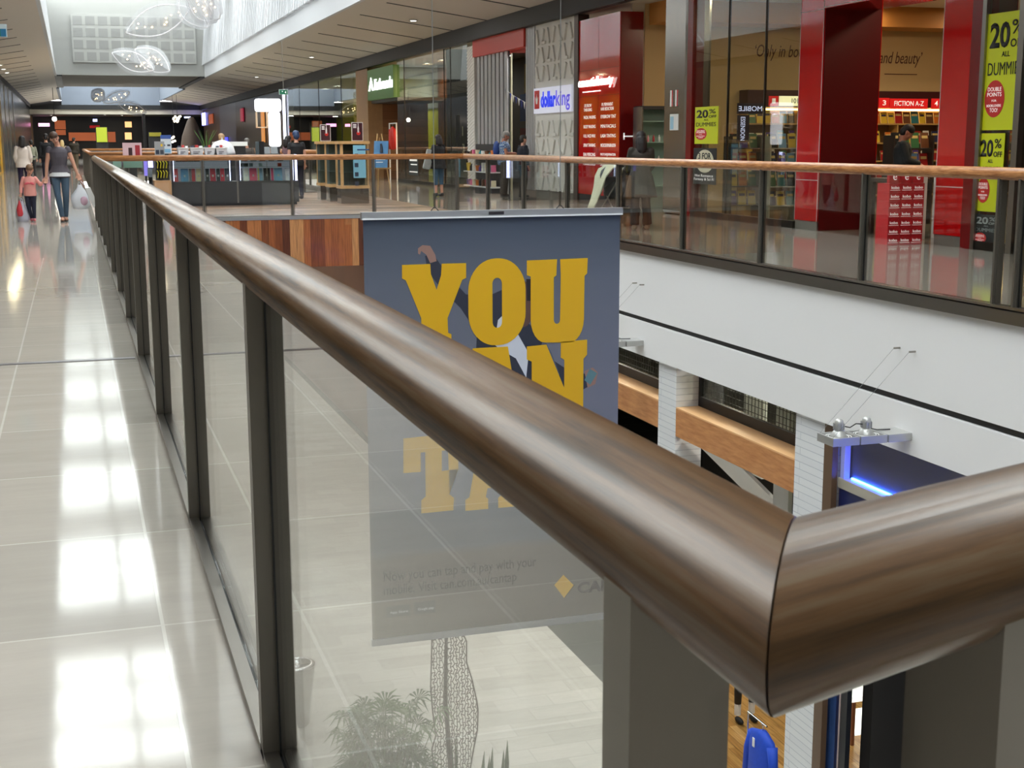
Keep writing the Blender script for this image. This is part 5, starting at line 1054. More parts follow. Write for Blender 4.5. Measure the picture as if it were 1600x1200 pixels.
# ================================================================ BRIDGE: kiosk, pedestals, easel, signs
KY = 32.3
kz = lambda px_, py_, Y=KY: PY(px_, py_, Y)
kx = lambda px_, Y=KY: PY(px_, 260, Y).x
k = thing('kiosk_counter', 'long dark grey kiosk counter of the phone accessory stall on the timber bridge', 'counter', (3.4, KY+.4, 0))
KG = mat('kiosk_grey', (52, 52, 52), .4)
xs_ = [kx(267), kx(320), kx(372), kx(466)]
mb = MB(); mb.box(xs_[0], xs_[3], KY, KY+.7, .06, .56); mb.build('base', KG, k)
mb = MB(); mb.box(xs_[0]+.05, xs_[3]-.05, KY+.04, KY+.66, 0, .06); mb.build('kick', BLACK, k)
mb = MB(); mb.box(kx(369), kx(371.5), KY-.01, KY, .06, .56); mb.build('joint_strip', STEEL, k)
mb = MB(); mb.box(kx(240), xs_[0]-.005, KY, KY+.7, .0, .6); mb.build('wood_end', mat('pale_wood', (196, 150, 108), .5, noise=.1), k)
GSH = mat('case_shelf', (150, 170, 176), .1)
CASEW = mat('case_white', (190, 196, 216), .5, emit=.25)
VIO = mat('case_light', (200, 206, 255), .5, emit=5)
TABC = [('union jack patterned', (190, 60, 60), 271, 279), ('blue with yellow picture', (90, 150, 200), 283, 295), ('grey', (110, 110, 120), 296, 300), ('red and white', (196, 50, 60), 300, 306), ('cream', (220, 216, 200), 307, 315), ('black with green edges', (30, 34, 30), 322, 328), ('crimson', (196, 30, 60), 329, 338), ('black', (28, 28, 30), 339, 345), ('red leaning', (206, 40, 60), 345, 352), ('charcoal', (50, 50, 54), 352, 361),
        ('dark brown', (66, 48, 44), 373.5, 380), ('ivory', (222, 220, 206), 381.5, 390), ('rose pink', (214, 70, 110), 391, 403), ('yellow striped', (214, 200, 80), 404, 406.5), ('pale blue', (120, 160, 200), 406.8, 412), ('black ribbed', (34, 34, 38), 413, 424), ('magenta', (200, 40, 110), 425, 429), ('sky blue', (60, 160, 214), 430, 443), ('white cable', (210, 210, 214), 447, 455)]
for ci, (a_, b_, nm) in enumerate(((268.5, 362, 'left'), (373, 461, 'right'))):
    c = thing('display_case', 'glass display case with lit shelves, %s half of the kiosk counter' % nm, 'display case', ((kx(a_)+kx(b_))/2, KY+.35, .565)); x0, x1 = kx(a_), kx(b_)
    mb = MB(); mb.box(x0, x1, KY+.02, KY+.03, .565, 1.14); mb.build('front_glass', SHOPG, c)
    mb = MB(); mb.box(x0, x1, KY+.6, KY+.63, .565, 1.14); mb.build('lit_back', CASEW, c)
    mb = MB(); mb.box(x0, x1, KY, KY+.65, 1.14, 1.18); mb.build('top', mat('case_top', (40, 40, 48), .3), c)
    for x in (x0, x1): s = 1 if x == x0 else -1; mb = MB(); mb.box(x, x+s*.03, KY+.03, KY+.6, .565, 1.14); mb.build('end_panel', mat('case_end', (70, 72, 96), .3), c); mb = MB(); mb.box(x+s*.03, x+s*.045, KY+.05, KY+.08, .58, 1.12); mb.build('light_tube', VIO, c)
    for z in (.89, 1.02): mb = MB(); mb.box(x0+.035, x1-.035, KY+.1, KY+.58, z, z+.008); mb.build('shelf', GSH, c)
    mb = MB(); mb.box((x0+x1)/2-.006, (x0+x1)/2+.006, KY+.025, KY+.035, .565, 1.14); mb.build('glass_joint', STEEL, c)
for n_, c_, a_, b_ in TABC:
    x0, x1 = kx(a_), kx(b_)-.008; t = thing('tablet_cover', '%s tablet cover standing in the kiosk display case' % n_, 'tablet cover', ((x0+x1)/2, KY+.2, .566), 'tablet covers in the kiosk cases')
    mb = MB(); mb.poly([(x0, KY+.16, .566), (x1, KY+.16, .566), (x1, KY+.21, .86), (x0, KY+.21, .86)], (0, .02, .004)); mb.build('cover', mat('cover_'+n_.replace(' ', '_'), c_, .45), t)
    if x1-x0 > .08: mb = MB(); m_ = (x0+x1)/2; mb.poly([(m_-.02, KY+.178, .67), (m_+.02, KY+.178, .67), (m_+.02, KY+.188, .72), (m_-.02, KY+.188, .72)], (0, -.003, 0)); mb.build('badge', mat('cover_badge', (190, 190, 196), .4), t)
for i in range(9):
    x = kx(276+i*9.5 if i < 4 else 380+(i-4)*14); mb = MB(); mb.box(x, x+.13, KY+.2, KY+.28, 1.029, 1.05); o = mb.build('phone_case', mat('pcase_%d' % i, [(40, 36, 44), (150, 40, 60), (60, 60, 70), (30, 30, 34), (190, 70, 70), (60, 120, 130), (200, 90, 60), (50, 70, 100), (90, 90, 100)][i], .4)); tag(o, 'small phone case lying on the upper kiosk shelf, %s from the left' % ORD[i], 'phone case', 'phone cases on the kiosk shelf')
for i in range(4):
    x = kx(376+i*15) if i < 3 else kx(436); w_ = .2 if i == 0 else .09; mb = MB(); mb.box(x, x+w_, KY+.2, KY+.26, .899, .98); o = mb.build('gadget_box', mat('gbox_%d' % i, [(36, 44, 40), (120, 150, 160), (170, 196, 206), (200, 60, 40)][i], .4)); tag(o, '%s small box on the middle shelf of the right kiosk case' % ['dark wide', 'blue grey', 'pale blue', 'red'][i], 'box', 'small boxes in the kiosk case')
# trays on top
for i, (a_, b_) in enumerate(((279, 297), (299, 320), (321, 338), (339, 357))):
    x0, x1 = kx(a_), kx(b_)-.01; t = thing('white_tray', 'white tray of boxed gadgets on top of the kiosk, %s from the left' % ORD[i], 'tray', ((x0+x1)/2, KY+.2, 1.181), 'white trays on the kiosk')
    mb = MB(); mb.poly([(x0+.02, KY+.05, 1.181), (x1-.02, KY+.05, 1.181), (x1, KY+.03, 1.33), (x0, KY+.03, 1.33)], (0, .3, 0)); mb.build('body', mat('tray_white', (220, 222, 228), .35), t)
    mb = MB(); mb.box(x0-.01, x1+.01, KY+.02, KY+.34, 1.33, 1.35); mb.build('rim', WHITE, t)
    for j in range(3): w2 = (x1-x0)/3; mb = MB(); mb.box(x0+w2*j+.015, x0+w2*(j+1)-.015, KY+.08, KY+.25, 1.351, 1.39+.02*(j % 2)); mb.build('packet', mat('packet_%d' % j, [(70, 70, 90), (180, 60, 60), (230, 230, 232)][j], .5), t)
    [MB().box(x0+.06, x1-.08-.04*j, KY+.028, KY+.034, 1.25-.035*j, 1.262-.035*j).build('printed_line', mat('tray_text', (60, 60, 80), .5), t) for j in range(2)]
t = thing('white_dome', 'rounded white lampshade-like dome behind the kiosk trays', 'dome', (kx(350), KY+.5, 1.181)); mb = MB(); mb.lathe([(.3, 0), (.3, .05), (.26, .2), (.16, .3), (.04, .34), (0, .345)], (kx(352), KY+.48, 1.182), 24); mb.build('shell', mat('dome_white', (224, 226, 230), .4), t, smooth=True); mb = MB(); mb.lathe([(.02, 0), (.012, .06)], (kx(352), KY+.48, 1.52), 10); mb.build('finial', WHITE, t)
# boards on the counter left
def board(name, label, a_, b_, t0, b0, Y, c, parts, zb=None):
    p, q = PY(a_, t0, Y), PY(b_, b0, Y); t = thing(name, label, 'sign', ((p.x+q.x)/2, Y, q.z)); mb = MB(); mb.box(p.x, q.x, Y, Y+.02, q.z, p.z); mb.build('board', mat('board_'+label.split()[0]+label.split()[1], c, .45), t)
    w, h = q.x-p.x, p.z-q.z
    for fx0, fx1, fz0, fz1, cc in parts: mb = MB(); mb.box(p.x+w*fx0, p.x+w*fx1, Y-.004, Y, q.z+h*fz0, q.z+h*fz1); mb.build('printed_block', mat('blk_%d_%d_%d' % cc, cc, .5), t)
    if q.z > .05 and zb is not None: mb = MB(); mb.box(p.x+w*.3, p.x+w*.7, Y+.02, Y+.06, zb, q.z+.1); mb.build('support', DARK, t)
    return t
board('poster_board', 'grey leaflet board with yellow dot at the left end of the kiosk', 241, 257.5, 221, 243, KY+.1, (150, 152, 154), ((.1, .45, .1, .4, (40, 50, 70)), (.55, .9, .1, .4, (60, 66, 80)), (.62, .82, .65, .82, (230, 190, 40))), .6)
board('poster_board', 'blue and white price board behind the grey leaflet board', 250.5, 268.5, 211, 240, KY+.25, (206, 214, 222), ((0, 1, .8, 1, (60, 90, 160)), (.1, .4, .4, .5, (60, 66, 76)), (.6, .9, .4, .5, (60, 66, 76)), (.1, .9, .06, .25, (130, 180, 214))), .6)
board('poster_board', 'pale pink poster board with red figures left of the kiosk', 191, 223, 223, 262, KY+2, (214, 180, 186), ((.3, .5, .4, .8, (60, 30, 34)), (.65, .9, .3, .9, (160, 40, 50)), (0, 1, 0, .3, (120, 156, 140))), 0)
board('poster_board', 'mint glass panel board low at the far left of the bridge', 176, 190, 250, 262, KY+2.4, (140, 180, 166), (), 0)
# yellow gadgets stand and violet screens
t = thing('gadget_stand', 'black stand crowded with yellow gadgets at the left end of the kiosk', 'display stand', (kx(253), KY+.1, .605)); a, b = kz(243, 252), kz(264, 286); mb = MB(); mb.box(a.x, b.x, KY+.12, KY+.3, .605, a.z); mb.build('backing', BLACK, t)
YG = mat('gadget_yellow', (200, 190, 40), .35)
for i in range(8): x = a.x+.04+(b.x-a.x-.08)*(i % 4)/3; z = .66+.22*(i//4); mb = MB(); mb.tube([(x, KY+.09, z), (x+.02, KY+.07, z+.12), (x-.01, KY+.09, z+.17)], .012, 6); mb.build('gadget', YG, t)
for i, (a_, b_, t0, b0, c, lb) in enumerate(((225, 232, 250, 275, (120, 110, 200), 'narrow violet lit panel'), (232, 240, 250, 262, (180, 180, 255), 'bright lilac lit screen'), (231, 239, 264, 277, (110, 120, 130), 'grey gadget panel'))):
    p, q = kz(a_, t0), kz(b_, b0); t = thing('kiosk_screen', '%s beside the yellow gadget stand' % lb, 'screen', ((p.x+q.x)/2, KY+.2, q.z)); mb = MB(); mb.box(p.x, q.x, KY+.2, KY+.24, q.z, p.z); mb.build('screen', mat('lp_%d' % i, c, .4, emit=(.8, 3, 0)[i]), t); mb = MB(); mb.box(p.x+.02, q.x-.02, KY+.24, KY+.3, 0 if q.z < 2 else q.z, p.z); mb.build('support', DARK, t)
# kiosk pylon with lit sign
t = thing('lit_pylon', 'tall glowing white T-shaped sign pylon at the right end of the kiosk', 'sign', (kx(432), KY+.9, 0)); YP = KY+.95
def rbox(x0, x1, z0, z1, Y, d, r=.06): 
    m_ = MB(); pts = []
    for cx_, cz_, a0 in ((x1-r, z1-r, 0), (x0+r, z1-r, 90), (x0+r, z0+r, 180), (x1-r, z0+r, 270)): pts += [(cx_+r*math.cos(math.radians(a0+a*22.5)), Y, cz_+r*math.sin(math.radians(a0+a*22.5))) for a in range(5)]
    m_.poly(pts, (0, d, 0)); return m_
LS = mat('pylon_lit', (246, 246, 255), .5, emit=1.8); LF = mat('pylon_frame', (236, 236, 250), .4, emit=1.2)
p, q = PY(399, 154, YP), PY(439.5, 174.5, YP); rbox(p.x, q.x, q.z, p.z, YP, .2).build('header_box', LS, t); pass
p, q = PY(420.5, 174.5, YP), PY(439.5, 229, YP); rbox(p.x, q.x, q.z, p.z-.005, YP, .2).build('lit_leg', LS, t); lx0, lx1, lz = p.x, q.x, q.z
p, q = PY(400, 175, YP), PY(419.5, 200, YP); w = .03
mb = MB(); mb.box(p.x, p.x+w, YP, YP+.15, q.z, p.z); mb.box(q.x-w, q.x, YP, YP+.15, q.z, p.z); mb.box(p.x, q.x, YP, YP+.15, q.z, q.z+w); mb.build('ring_frame', mat('ring_tan', (196, 170, 140), .4, emit=.3), t)
mb = MB(); mb.box(lx0+.03, lx1-.03, YP+.02, YP+.18, 0, lz); mb.build('foot', DARK, t)
# screens and laptops on the counter
for i, (a_, b_, t0, c, lb) in enumerate(((401, 407, 221, (70, 80, 84), 'narrow grey card rack'), (407.5, 415, 221, (24, 24, 26), 'black card reader tower'))):
    p, q = kz(a_, t0), kz(b_, 241); mb = MB(); mb.box(p.x, q.x, KY+.2, KY+.35, 1.181, p.z); o = mb.build('card_rack', mat('rack_%d' % i, c, .4)); tag(o, '%s on the kiosk counter left of the pylon' % lb, 'stand')
for i, (a_, b_) in enumerate(((415.5, 427), (428, 439))):
    x0, x1 = kx(a_), kx(b_); t = thing('laptop', 'silver laptop standing open on the kiosk counter, %s one' % ('left', 'right')[i], 'laptop', ((x0+x1)/2, KY+.3, 1.181), 'laptops on the kiosk'); mb = MB(); mb.box(x0, x1, KY+.2, KY+.42, 1.181, 1.2); mb.build('keyboard', STEEL, t); mb = MB(); mb.poly([(x0, KY+.42, 1.2), (x1, KY+.42, 1.2), (x1, KY+.5, 1.36), (x0, KY+.5, 1.36)], (0, .012, 0)); mb.build('screen', mat('laptop_screen', (60, 66, 72), .2), t)
t = thing('light_tube_panel', 'slim violet-white lit panel at the right end of the kiosk', 'light', (kx(463.5), KY+.2, .0)); mb = MB(); mb.box(kx(462), kx(465), KY+.1, KY+.2, .57, 1.18); mb.build('tube', VIO, t)
mb = MB(); mb.box(kx(461.8), kx(465.2), KY+.2, KY+.24, .56, 1.2); mb.build('backing', DARK, t)
mb = MB(); 
t = thing('ticket_desk', 'white slatted desk top behind the kiosk, left of the pylon', 'desk', (kx(360, 37), 37, 0)); p, q = PY(335, 221.5, 37), PY(387, 228, 37); mb = MB(); mb.box(p.x, q.x, 37, 37.6, q.z, p.z); mb.build('top', mat('desk_white', (226, 228, 224), .4, emit=.2), t); mb = MB(); mb.box(p.x+.05, q.x-.05, 37.05, 37.5, 0, q.z); mb.build('body', DARK, t)
t = thing('potted_plant', 'thin spiky green plant behind the kiosk trays', 'plant', (kx(325, 36), 36, 1.0)); cxx = kx(323, 36)
for i in range(9): a_ = i*.7; mb = MB(); mb.tube([(cxx, 36, 1.1), (cxx+.12*math.cos(a_), 36+.1*math.sin(a_), 1.5), (cxx+.3*math.cos(a_), 36+.25*math.sin(a_), 1.78)], [.012, .01, .003], 5); mb.build('leaf', GRN[1], t)
mb = MB(); mb.lathe([(.1, 0), (.14, .3), (.14, 1.1), (.12, 1.12)], (cxx, 36, 0.0), 16); mb.build('pot', DARK, t, smooth=True)
# wood framed pedestal cabinets
PWD = mat('pedestal_wood', (196, 156, 104), .45, noise=.12); MIR = mat('mirror_steel', (160, 156, 150), .12, 1.)
for i, (a_, b_, Y, bot) in enumerate(((500, 514, 34.6, .0), (514.5, 531, 33.4, .0), (532, 575.5, 32.2, .0))):
    x0, x1 = PY(a_, 260, Y).x, PY(b_, 260, Y).x; zt = PY(540, 222.5, Y).z; d = .5; zt = 1.47
    t = thing('display_pedestal', 'timber framed glass display pedestal with mirrored foot, %s' % ('leftmost and farthest', 'middle one', 'rightmost and widest')[i], 'display cabinet', ((x0+x1)/2, Y+.25, 0), 'timber framed pedestals on the bridge')
    mb = MB(); mb.box(x0, x1, Y, Y+d, 0, .36); mb.build('mirrored_foot', MIR, t)
    mb = MB(); mb.box(x0-.02, x1+.02, Y-.02, Y+d+.02, .36, .43); mb.build('bottom_board', PWD, t)
    mb = MB(); mb.box(x0-.04, x1+.04, Y-.04, Y+d+.04, 1.42, zt+.02); mb.build('top_board', PWD, t)
    for xx in ((x1-.1, x1),) if i < 2 else ((x0, x0+.07), (x1-.02, x1)): mb = MB(); mb.box(xx[0], xx[1], Y, Y+.04, .43, 1.42); mb.build('upright', PWD, t)
    for xx in ((x0, x0+.03),): mb = MB(); mb.box(xx[0], xx[1], Y+d-.04, Y+d, .43, 1.42); mb.build('upright', PWD, t)
    mb = MB(); mb.box(x0+.01, x1-.01, Y+.045, Y+.055, .43, 1.42); mb.build('front_glass', SHOPG, t)
    mb = MB(); mb.box(x0+.01, x1-.01, Y+d-.1, Y+d-.08, .43, 1.42); mb.build('back_panel', mat('ped_back', (88, 100, 98), .3), t)
    for z in (.75, 1.1): mb = MB(); mb.box(x0+.03, x1-.03, Y+.06, Y+d-.1, z, z+.01); mb.build('shelf', GSH, t)
for i, (a_, b_, t0, Y, lb) in enumerate(((500, 517, 194.5, 33.7, 'left'), (549, 567.5, 191, 32.35, 'right'))):
    p, q = PY(a_, t0, Y), PY(b_, 221, Y); zb = 1.492
    t = thing('drink_poster', 'maroon poster with a pale bottle and red roundel standing on the %s pedestal' % lb, 'poster', ((p.x+q.x)/2, Y, zb)); w, h = q.x-p.x, p.z-zb
    mb = MB(); mb.box(p.x, q.x, Y, Y+.02, zb, p.z); mb.build('frame', mat('poster_frame', (206, 200, 196), .4), t); mb = MB(); mb.box(p.x+.015, q.x-.015, Y-.004, Y, zb+.015, p.z-.015); s = mb.build('sheet', mat('poster_maroon', (62, 22, 32), .4), t)
    mb = MB(); mb.lathe([(.02, 0), (.022, .1), (.008, .16), (.008, .22)], (p.x+w*.58, Y-.008, zb+h*.45), 10); mb.build('printed_bottle', mat('bottle_print', (214, 206, 204), .4), t)
    mb = MB(); mb.lathe([(w*.17, 0), (w*.17, .003)], (p.x+w*.6, Y-.007, zb+h*.42), 20, axis=(0, 1, 0)); mb.build('roundel', PRED, t)
    for j in range(3): mb = MB(); mb.box(p.x+.04, p.x+w*.42, Y-.006, Y-.004, zb+h*(.86-.08*j), zb+h*(.89-.08*j)); mb.build('text_line', TXW, t)
p, q = PY(552, 227, 32.1), PY(572.5, 278, 32.1)
t = thing('leaflet_poster', 'pale blue poster with small pictures on the front of the widest pedestal', 'poster', ((p.x+q.x)/2, 32.1, q.z)); mb = MB(); mb.box(p.x, q.x, 32.14, 32.155, q.z, p.z); mb.build('sheet', mat('leaflet_blue', (130, 190, 216), .4, noise=.15, nscale=2), t)
for j in range(4): z = p.z-.3-.22*j; mb = MB(); mb.box(p.x+.03, p.x+.12, 32.135, 32.14, z, z+.1); mb.build('small_picture', mat('pic_dark', (50, 60, 80), .4), t)
mb = MB(); mb.box(p.x+.1, p.x+.4, 32.135, 32.14, p.z-.12, p.z-.09); mb.build('printed_line', mat('leaflet_text', (40, 80, 130), .5), t)
# easel
EY = 40.5; ex = PY(595, 250, EY).x
t = thing('easel', 'light timber easel standing on the tiles before the outdoor shop', 'easel', (ex, EY, 0))
for dx in (-.26, .26): mb = MB(); mb.tube([(ex+dx*1.1, EY, 0), (ex+dx*.25, EY+.1, 1.72)], .02, 6); mb.build('leg', PWD, t)
mb = MB(); mb.tube([(ex, EY+.5, 0), (ex, EY+.12, 1.6)], .018, 6); mb.build('leg', PWD, t); mb = MB(); mb.box(ex-.3, ex+.3, EY-.04, EY+.02, .66, .7); mb.build('ledge', PWD, t)
t = thing('easel_poster', 'blue poster of a hiker resting on the timber easel', 'poster', (ex, EY-.05, .7)); mb = MB(); mb.poly([(ex-.25, EY-.04, .701), (ex+.19, EY-.04, .701), (ex+.26, EY+.06, 1.5), (ex-.18, EY+.06, 1.5)], (0, -.012, 0)); mb.build('sheet', mat('easel_blue', (96, 150, 200), .4, noise=.35, nscale=2.5), t)
for j, (z, w) in enumerate(((1.0, .3), (.92, .3), (.84, .22))): mb = MB(); mb.box(ex-.16, ex-.16+w, EY-.05+.125*(z-.7), EY-.045+.125*(z-.7), z, z+.035); mb.build('text_line', TXW, t)
mb = MB(); mb.tube([(ex+.02, EY+.0, 1.15), (ex+.03, EY+.02, 1.32), (ex+.02, EY+.03, 1.42)], [.05, .04, .03], 6); mb.build('printed_hiker', mat('hiker', (40, 44, 60), .5), t)
# exit signs
p = PY(436, 139.45, 52); q = PY(450, 148, 52); t = thing('exit_sign', 'small hanging exit sign above the pylon with green running man panel', 'exit sign', ((p.x+q.x)/2, 52, q.z)); mb = MB(); mb.box(p.x, q.x, 52, 52.08, q.z, p.z); mb.build('housing', mat('exit_case', (170, 186, 180), .4), t)
mb = MB(); mb.box(p.x+.02, q.x-.02, 51.992, 52, q.z+.02, q.z+.17); mb.build('panel', mat('exit_green', (20, 96, 70), .4, emit=.4), t); mb = MB(); mb.poly([(q.x-.13, 51.99, q.z+.09), (q.x-.07, 51.99, q.z+.14), (q.x-.07, 51.99, q.z+.04)], (0, -.003, 0)); mb.build('arrow', TXW, t); mb = MB(); mb.lathe([(.02, 0), (.02, .003)], (p.x+.12, 51.985, q.z+.12), 10, axis=(0, 1, 0)); mb.build('running_man', TXW, t)
mb = MB(); mb.tube([((p.x+q.x)/2, 52.04, p.z), ((p.x+q.x)/2, 52.04, 5.28)], .012, 6); mb.build('rod', STEEL, t)
YE = 24.; p = PY(-14, 37, YE); q = PY(11.5, 58, YE); t = thing('exit_sign', 'hanging sign with green and blue panel at the top left below the left soffit', 'exit sign', ((p.x+q.x)/2, YE, q.z)); mb = MB(); mb.box(p.x, q.x, YE, YE+.06, q.z, p.z); mb.build('housing', mat('exit_case_pale', (186, 200, 204), .4), t); mb = MB(); mb.box(q.x-.1, q.x-.015, YE-.006, YE, q.z+.01, q.z+.13); mb.build('panel', mat('sign_teal', (30, 96, 130), .4, emit=.2), t); mb = MB(); mb.box(p.x, q.x-.1, YE-.006, YE, q.z+.01, q.z+.13); mb.build('panel', MC['exit_green'], t); mb = MB(); mb.tube([(p.x+.1, YE+.03, p.z), (p.x+.1, YE+.03, 5.0)], .01, 6); mb.build('rod', STEEL, t)
# ---------------------------------------------------------------- leaf chandeliers
FRM = mat('chandelier_white', (240, 240, 242), .35, emit=.15); CRY = mat('crystal', (200, 202, 208), .15, .1, spec=1.); SPK = mat('crystal_light', (255, 214, 150), .4, emit=14); PLEAF = mat('leaf_mesh', (206, 208, 214), .2, .5)
def leaf(c, Lh, w, rot, parent, n=56, warm=10, cold=False):
    M = Euler(rot).to_matrix(); T = lambda x, y, z: c+M@Vector((x, y, z)); hw = lambda s: w*math.sin(math.pi*s)**.85 if 0 < s < 1 else 0
    S = [i/24 for i in range(25)]
    for sg_ in (-1, 1): mb = MB(); mb.tube([T((s-.5)*Lh, .12*math.sin(math.pi*s)*Lh*.3, sg_*hw(s)) for s in S], .022, 6); mb.build('rim', FRM, parent, smooth=True)
    mb = MB(); r_ = random.Random(int(Lh*100)+n)
    for i in range(n):
        s = (i+1)/(n+1); h = hw(s); y = .12*math.sin(math.pi*s)*Lh*.3; mb.tube([T((s-.5)*Lh, y, -h-.14), T((s-.5)*Lh+.03, y-.06, 0), T((s-.5)*Lh, y, h+.14)], .008, 4)
    mb.build('crystal_rods', CRY, parent, kind='stuff')
    for i in range(warm):
        s = r_.uniform(.15, .85); mb = MB(); mb.ell(T((s-.5)*Lh, .0, r_.uniform(-.5, .5)*hw(s)), (.022, .022, .022), nu=6, nv=4); mb.build('lamp', SPK, parent)
def chandelier(label, c, leaves, top=10.2):
    c = Vector(c); t = thing('leaf_chandelier', label, 'chandelier', c, 'leaf chandeliers under the skylight')
    for (off, Lh, w, rot) in leaves: leaf(c+Vector(off), Lh, w, rot, t)
    for i, (off, Lh, w, rot) in enumerate(leaves):
        mb = MB(); p = c+Vector(off); mb.tube([p+Vector((0, 0, w*.8)), Vector((p.x, p.y, top))], .006, 4); mb.build('suspension_wire', MC['wire_grey'], t)
R_ = math.radians
c1 = PY(247, 32, 44); chandelier('large sparkling leaf chandelier slanting up to the right, nearest under the skylight', c1, [((0, 0, 0), 2.1, .42, (0, R_(-22), 0))])
c1 = PY(306, 8, 43); chandelier('bright white leaf chandelier at the top edge, right of the slanting one', c1, [((0, 0, 0), 1.5, .6, (0, R_(60), R_(30))), ((.25, .3, .1), 1.5, .5, (0, R_(40), R_(-40)))])
c1 = PY(208, 96, 58); chandelier('leaf chandelier pointing left, hanging before the acoustic panel', c1, [((0, 0, 0), 1.75, .36, (0, R_(22), 0))])
c1 = PY(238, 94, 58.5); chandelier('leaf chandelier pointing right, overlapping the one before the acoustic panel', c1, [((0, 0, 0), 1.6, .42, (0, R_(33), 0))])
for i, (px_, py_, L_, w_, r_) in enumerate(((153, 149, 1.0, .35, -50), (182, 152, 1.9, .32, -22), (207, 169, 1.9, .33, 18))):
    c1 = PY(px_, py_, 96); chandelier('distant leaf chandelier with warm lamps in the blue well, %s' % ('leftmost', 'middle', 'rightmost and lowest')[i], c1, [((0, 0, 0), L_, w_, (0, R_(r_), 0))], top=8.3)
# ---------------------------------------------------------------- far end shops
YFAR = 139.7; FB = [mat('far_orange', (196, 104, 62), .5, emit=.3, noise=.2, nscale=.8), mat('far_green', (150, 160, 30), .5, emit=.2)]
for i, (a_, b_, t0, b0, Y, m_, lb) in enumerate(((85, 103, 188, 202, 139.45, FB[0], 'upper orange lit menu panel at the far left end'), (87, 103, 203, 211, 139.45, FB[0], 'lower orange lit menu panel at the far left end'), (107, 151, 207, 220, 139.45, FB[0], 'wide orange lit menu wall at the far end'), (168, 181, 206, 222, 139.45, FB[0], 'narrow orange lit wall right of the lime board'), (195, 206, 190, 199, 139.45, mat('far_amber', (240, 180, 120), .5, emit=1.2), 'upper amber picture in the far black wall'), (195, 206, 207, 218, 139.45, MC['far_amber'], 'lower amber picture in the far black wall'), (150, 168, 199, 222, 120, FB[1], 'tall lime green sign board standing at the far end'), (233, 252, 207, 213, 120, mat('far_olive', (120, 112, 20), .5, emit=.15), 'olive yellow banner behind the kiosk boards'), (60, 77.5, 192.5, 197.5, 139.45, mat('neon_pink', (255, 160, 210), .5, emit=3), 'pink neon shop sign on the far black wall'), (35, 44, 193, 197.5, 139.45, MC['neon_pink'], 'short pink neon sign at the far left'), (140, 156, 196, 200, 139.45, mat('far_red', (170, 20, 24), .5, emit=.4), 'dark red sign strip at the far end'), (145, 152, 186, 190, 139.45, mat('far_white', (190, 200, 255), .5, emit=2.5), 'small white logo sign at the far end'), (288, 298, 181.5, 184.5, 138, MC['far_white'], 'tiny white lit sign above the brown cone'), (44, 53, 181, 226, 131, mat('far_tan', (120, 88, 62), .5), 'tan pier at the far left end'))):
    p, q = PY(a_, t0, Y), PY(b_, b0, Y); t = thing('lit_board', lb, 'sign' if 'pier' not in lb else 'pier', ((p.x+q.x)/2, Y, max(0, q.z))); mb = MB(); mb.box(p.x, q.x, Y, Y+.15, max(0, q.z), p.z); mb.build('face', m_, t)
    mb = MB(); mb.box(p.x-.05, q.x+.05, Y+.15, Y+.345, 0 if Y < 135 or 'pier' in lb else max(0, q.z-.05), p.z+.05); mb.build('backing', BLACK, t)
t = thing('cone_sculpture', 'tall brown cone-shaped hanging at the far end behind the kiosk', 'sculpture', (PY(300, 210, 110).x, 110, 0)); mb = MB(); p = PY(299, 183, 110); mb.lathe([(1.1, 0), (1.05, .6), (.8, 2.0), (.35, p.z-.3), (.15, p.z)], (p.x, 110, 0), 18); mb.build('body', mat('cone_brown', (72, 56, 44), .7), t, smooth=True)
rs = random.Random(9)
for gi, (cx_, cy_, n, sp) in enumerate(((277, 186, 12, 6), (272, 218, 6, 4))):
    t = thing('pendant_cluster', 'cluster of small pale pendant lights at the far end, %s' % ('upper one', 'lower one')[gi], 'lamp', PY(cx_, cy_, 112))
    for i in range(n): p = PY(cx_+rs.uniform(-sp, sp), cy_+rs.uniform(-5, 5), 112); mb = MB(); mb.ell(p, (.09, .09, .09), nu=6, nv=4); mb.build('globe', mat('globe_lit', (255, 240, 214), .5, emit=2.5), t)
    p = PY(cx_, cy_, 112); mb = MB(); mb.tube([p, (p.x, 112, 5.25)], .02, 4); mb.build('stem', DARK, t)
mb = MB(); p, q = PY(222, 178, 70), PY(229, 224, 70); mb.box(p.x, q.x, 70, 70.3, 0, p.z); o = mb.build('info_pylon', mat('pylon_black', (26, 24, 26), .3)); tag(o, 'slim black pylon standing beyond the second void', 'pylon')
for i, (a_, Y) in enumerate(((170, 118), (205, 112), (70, 100))):
    lamp('ceiling_light', 'small ceiling spot at the far end of the mall, %s' % ORD[i], (PY(a_, 182, Y).x, 131+i, 4.02), 90, .5, (1, .9, .75), 'spots at the far end')
# glowing lamp far left
p = PY(85, 186, 100); t = thing('pendant_lamp', 'single bright warm pendant lamp above the walkway at the far left', 'lamp', p); mb = MB(); mb.ell(p, (.16, .16, .16), nu=10, nv=7); mb.build('globe', mat('pendant_lit', (255, 244, 230), .5, emit=8), t, smooth=True); mb = MB(); mb.tube([p, (p.x, p.y, 5.35)], .02, 5); mb.build('stem', DARK, t)
# far wide counter behind second void
mb = MB(); mb.box(2.6, 7.4, 72, 74, 0, 1.15); o = mb.build('far_counter', mat('far_counter', (70, 62, 58), .5)); tag(o, 'long dark counter beyond the second void', 'counter')
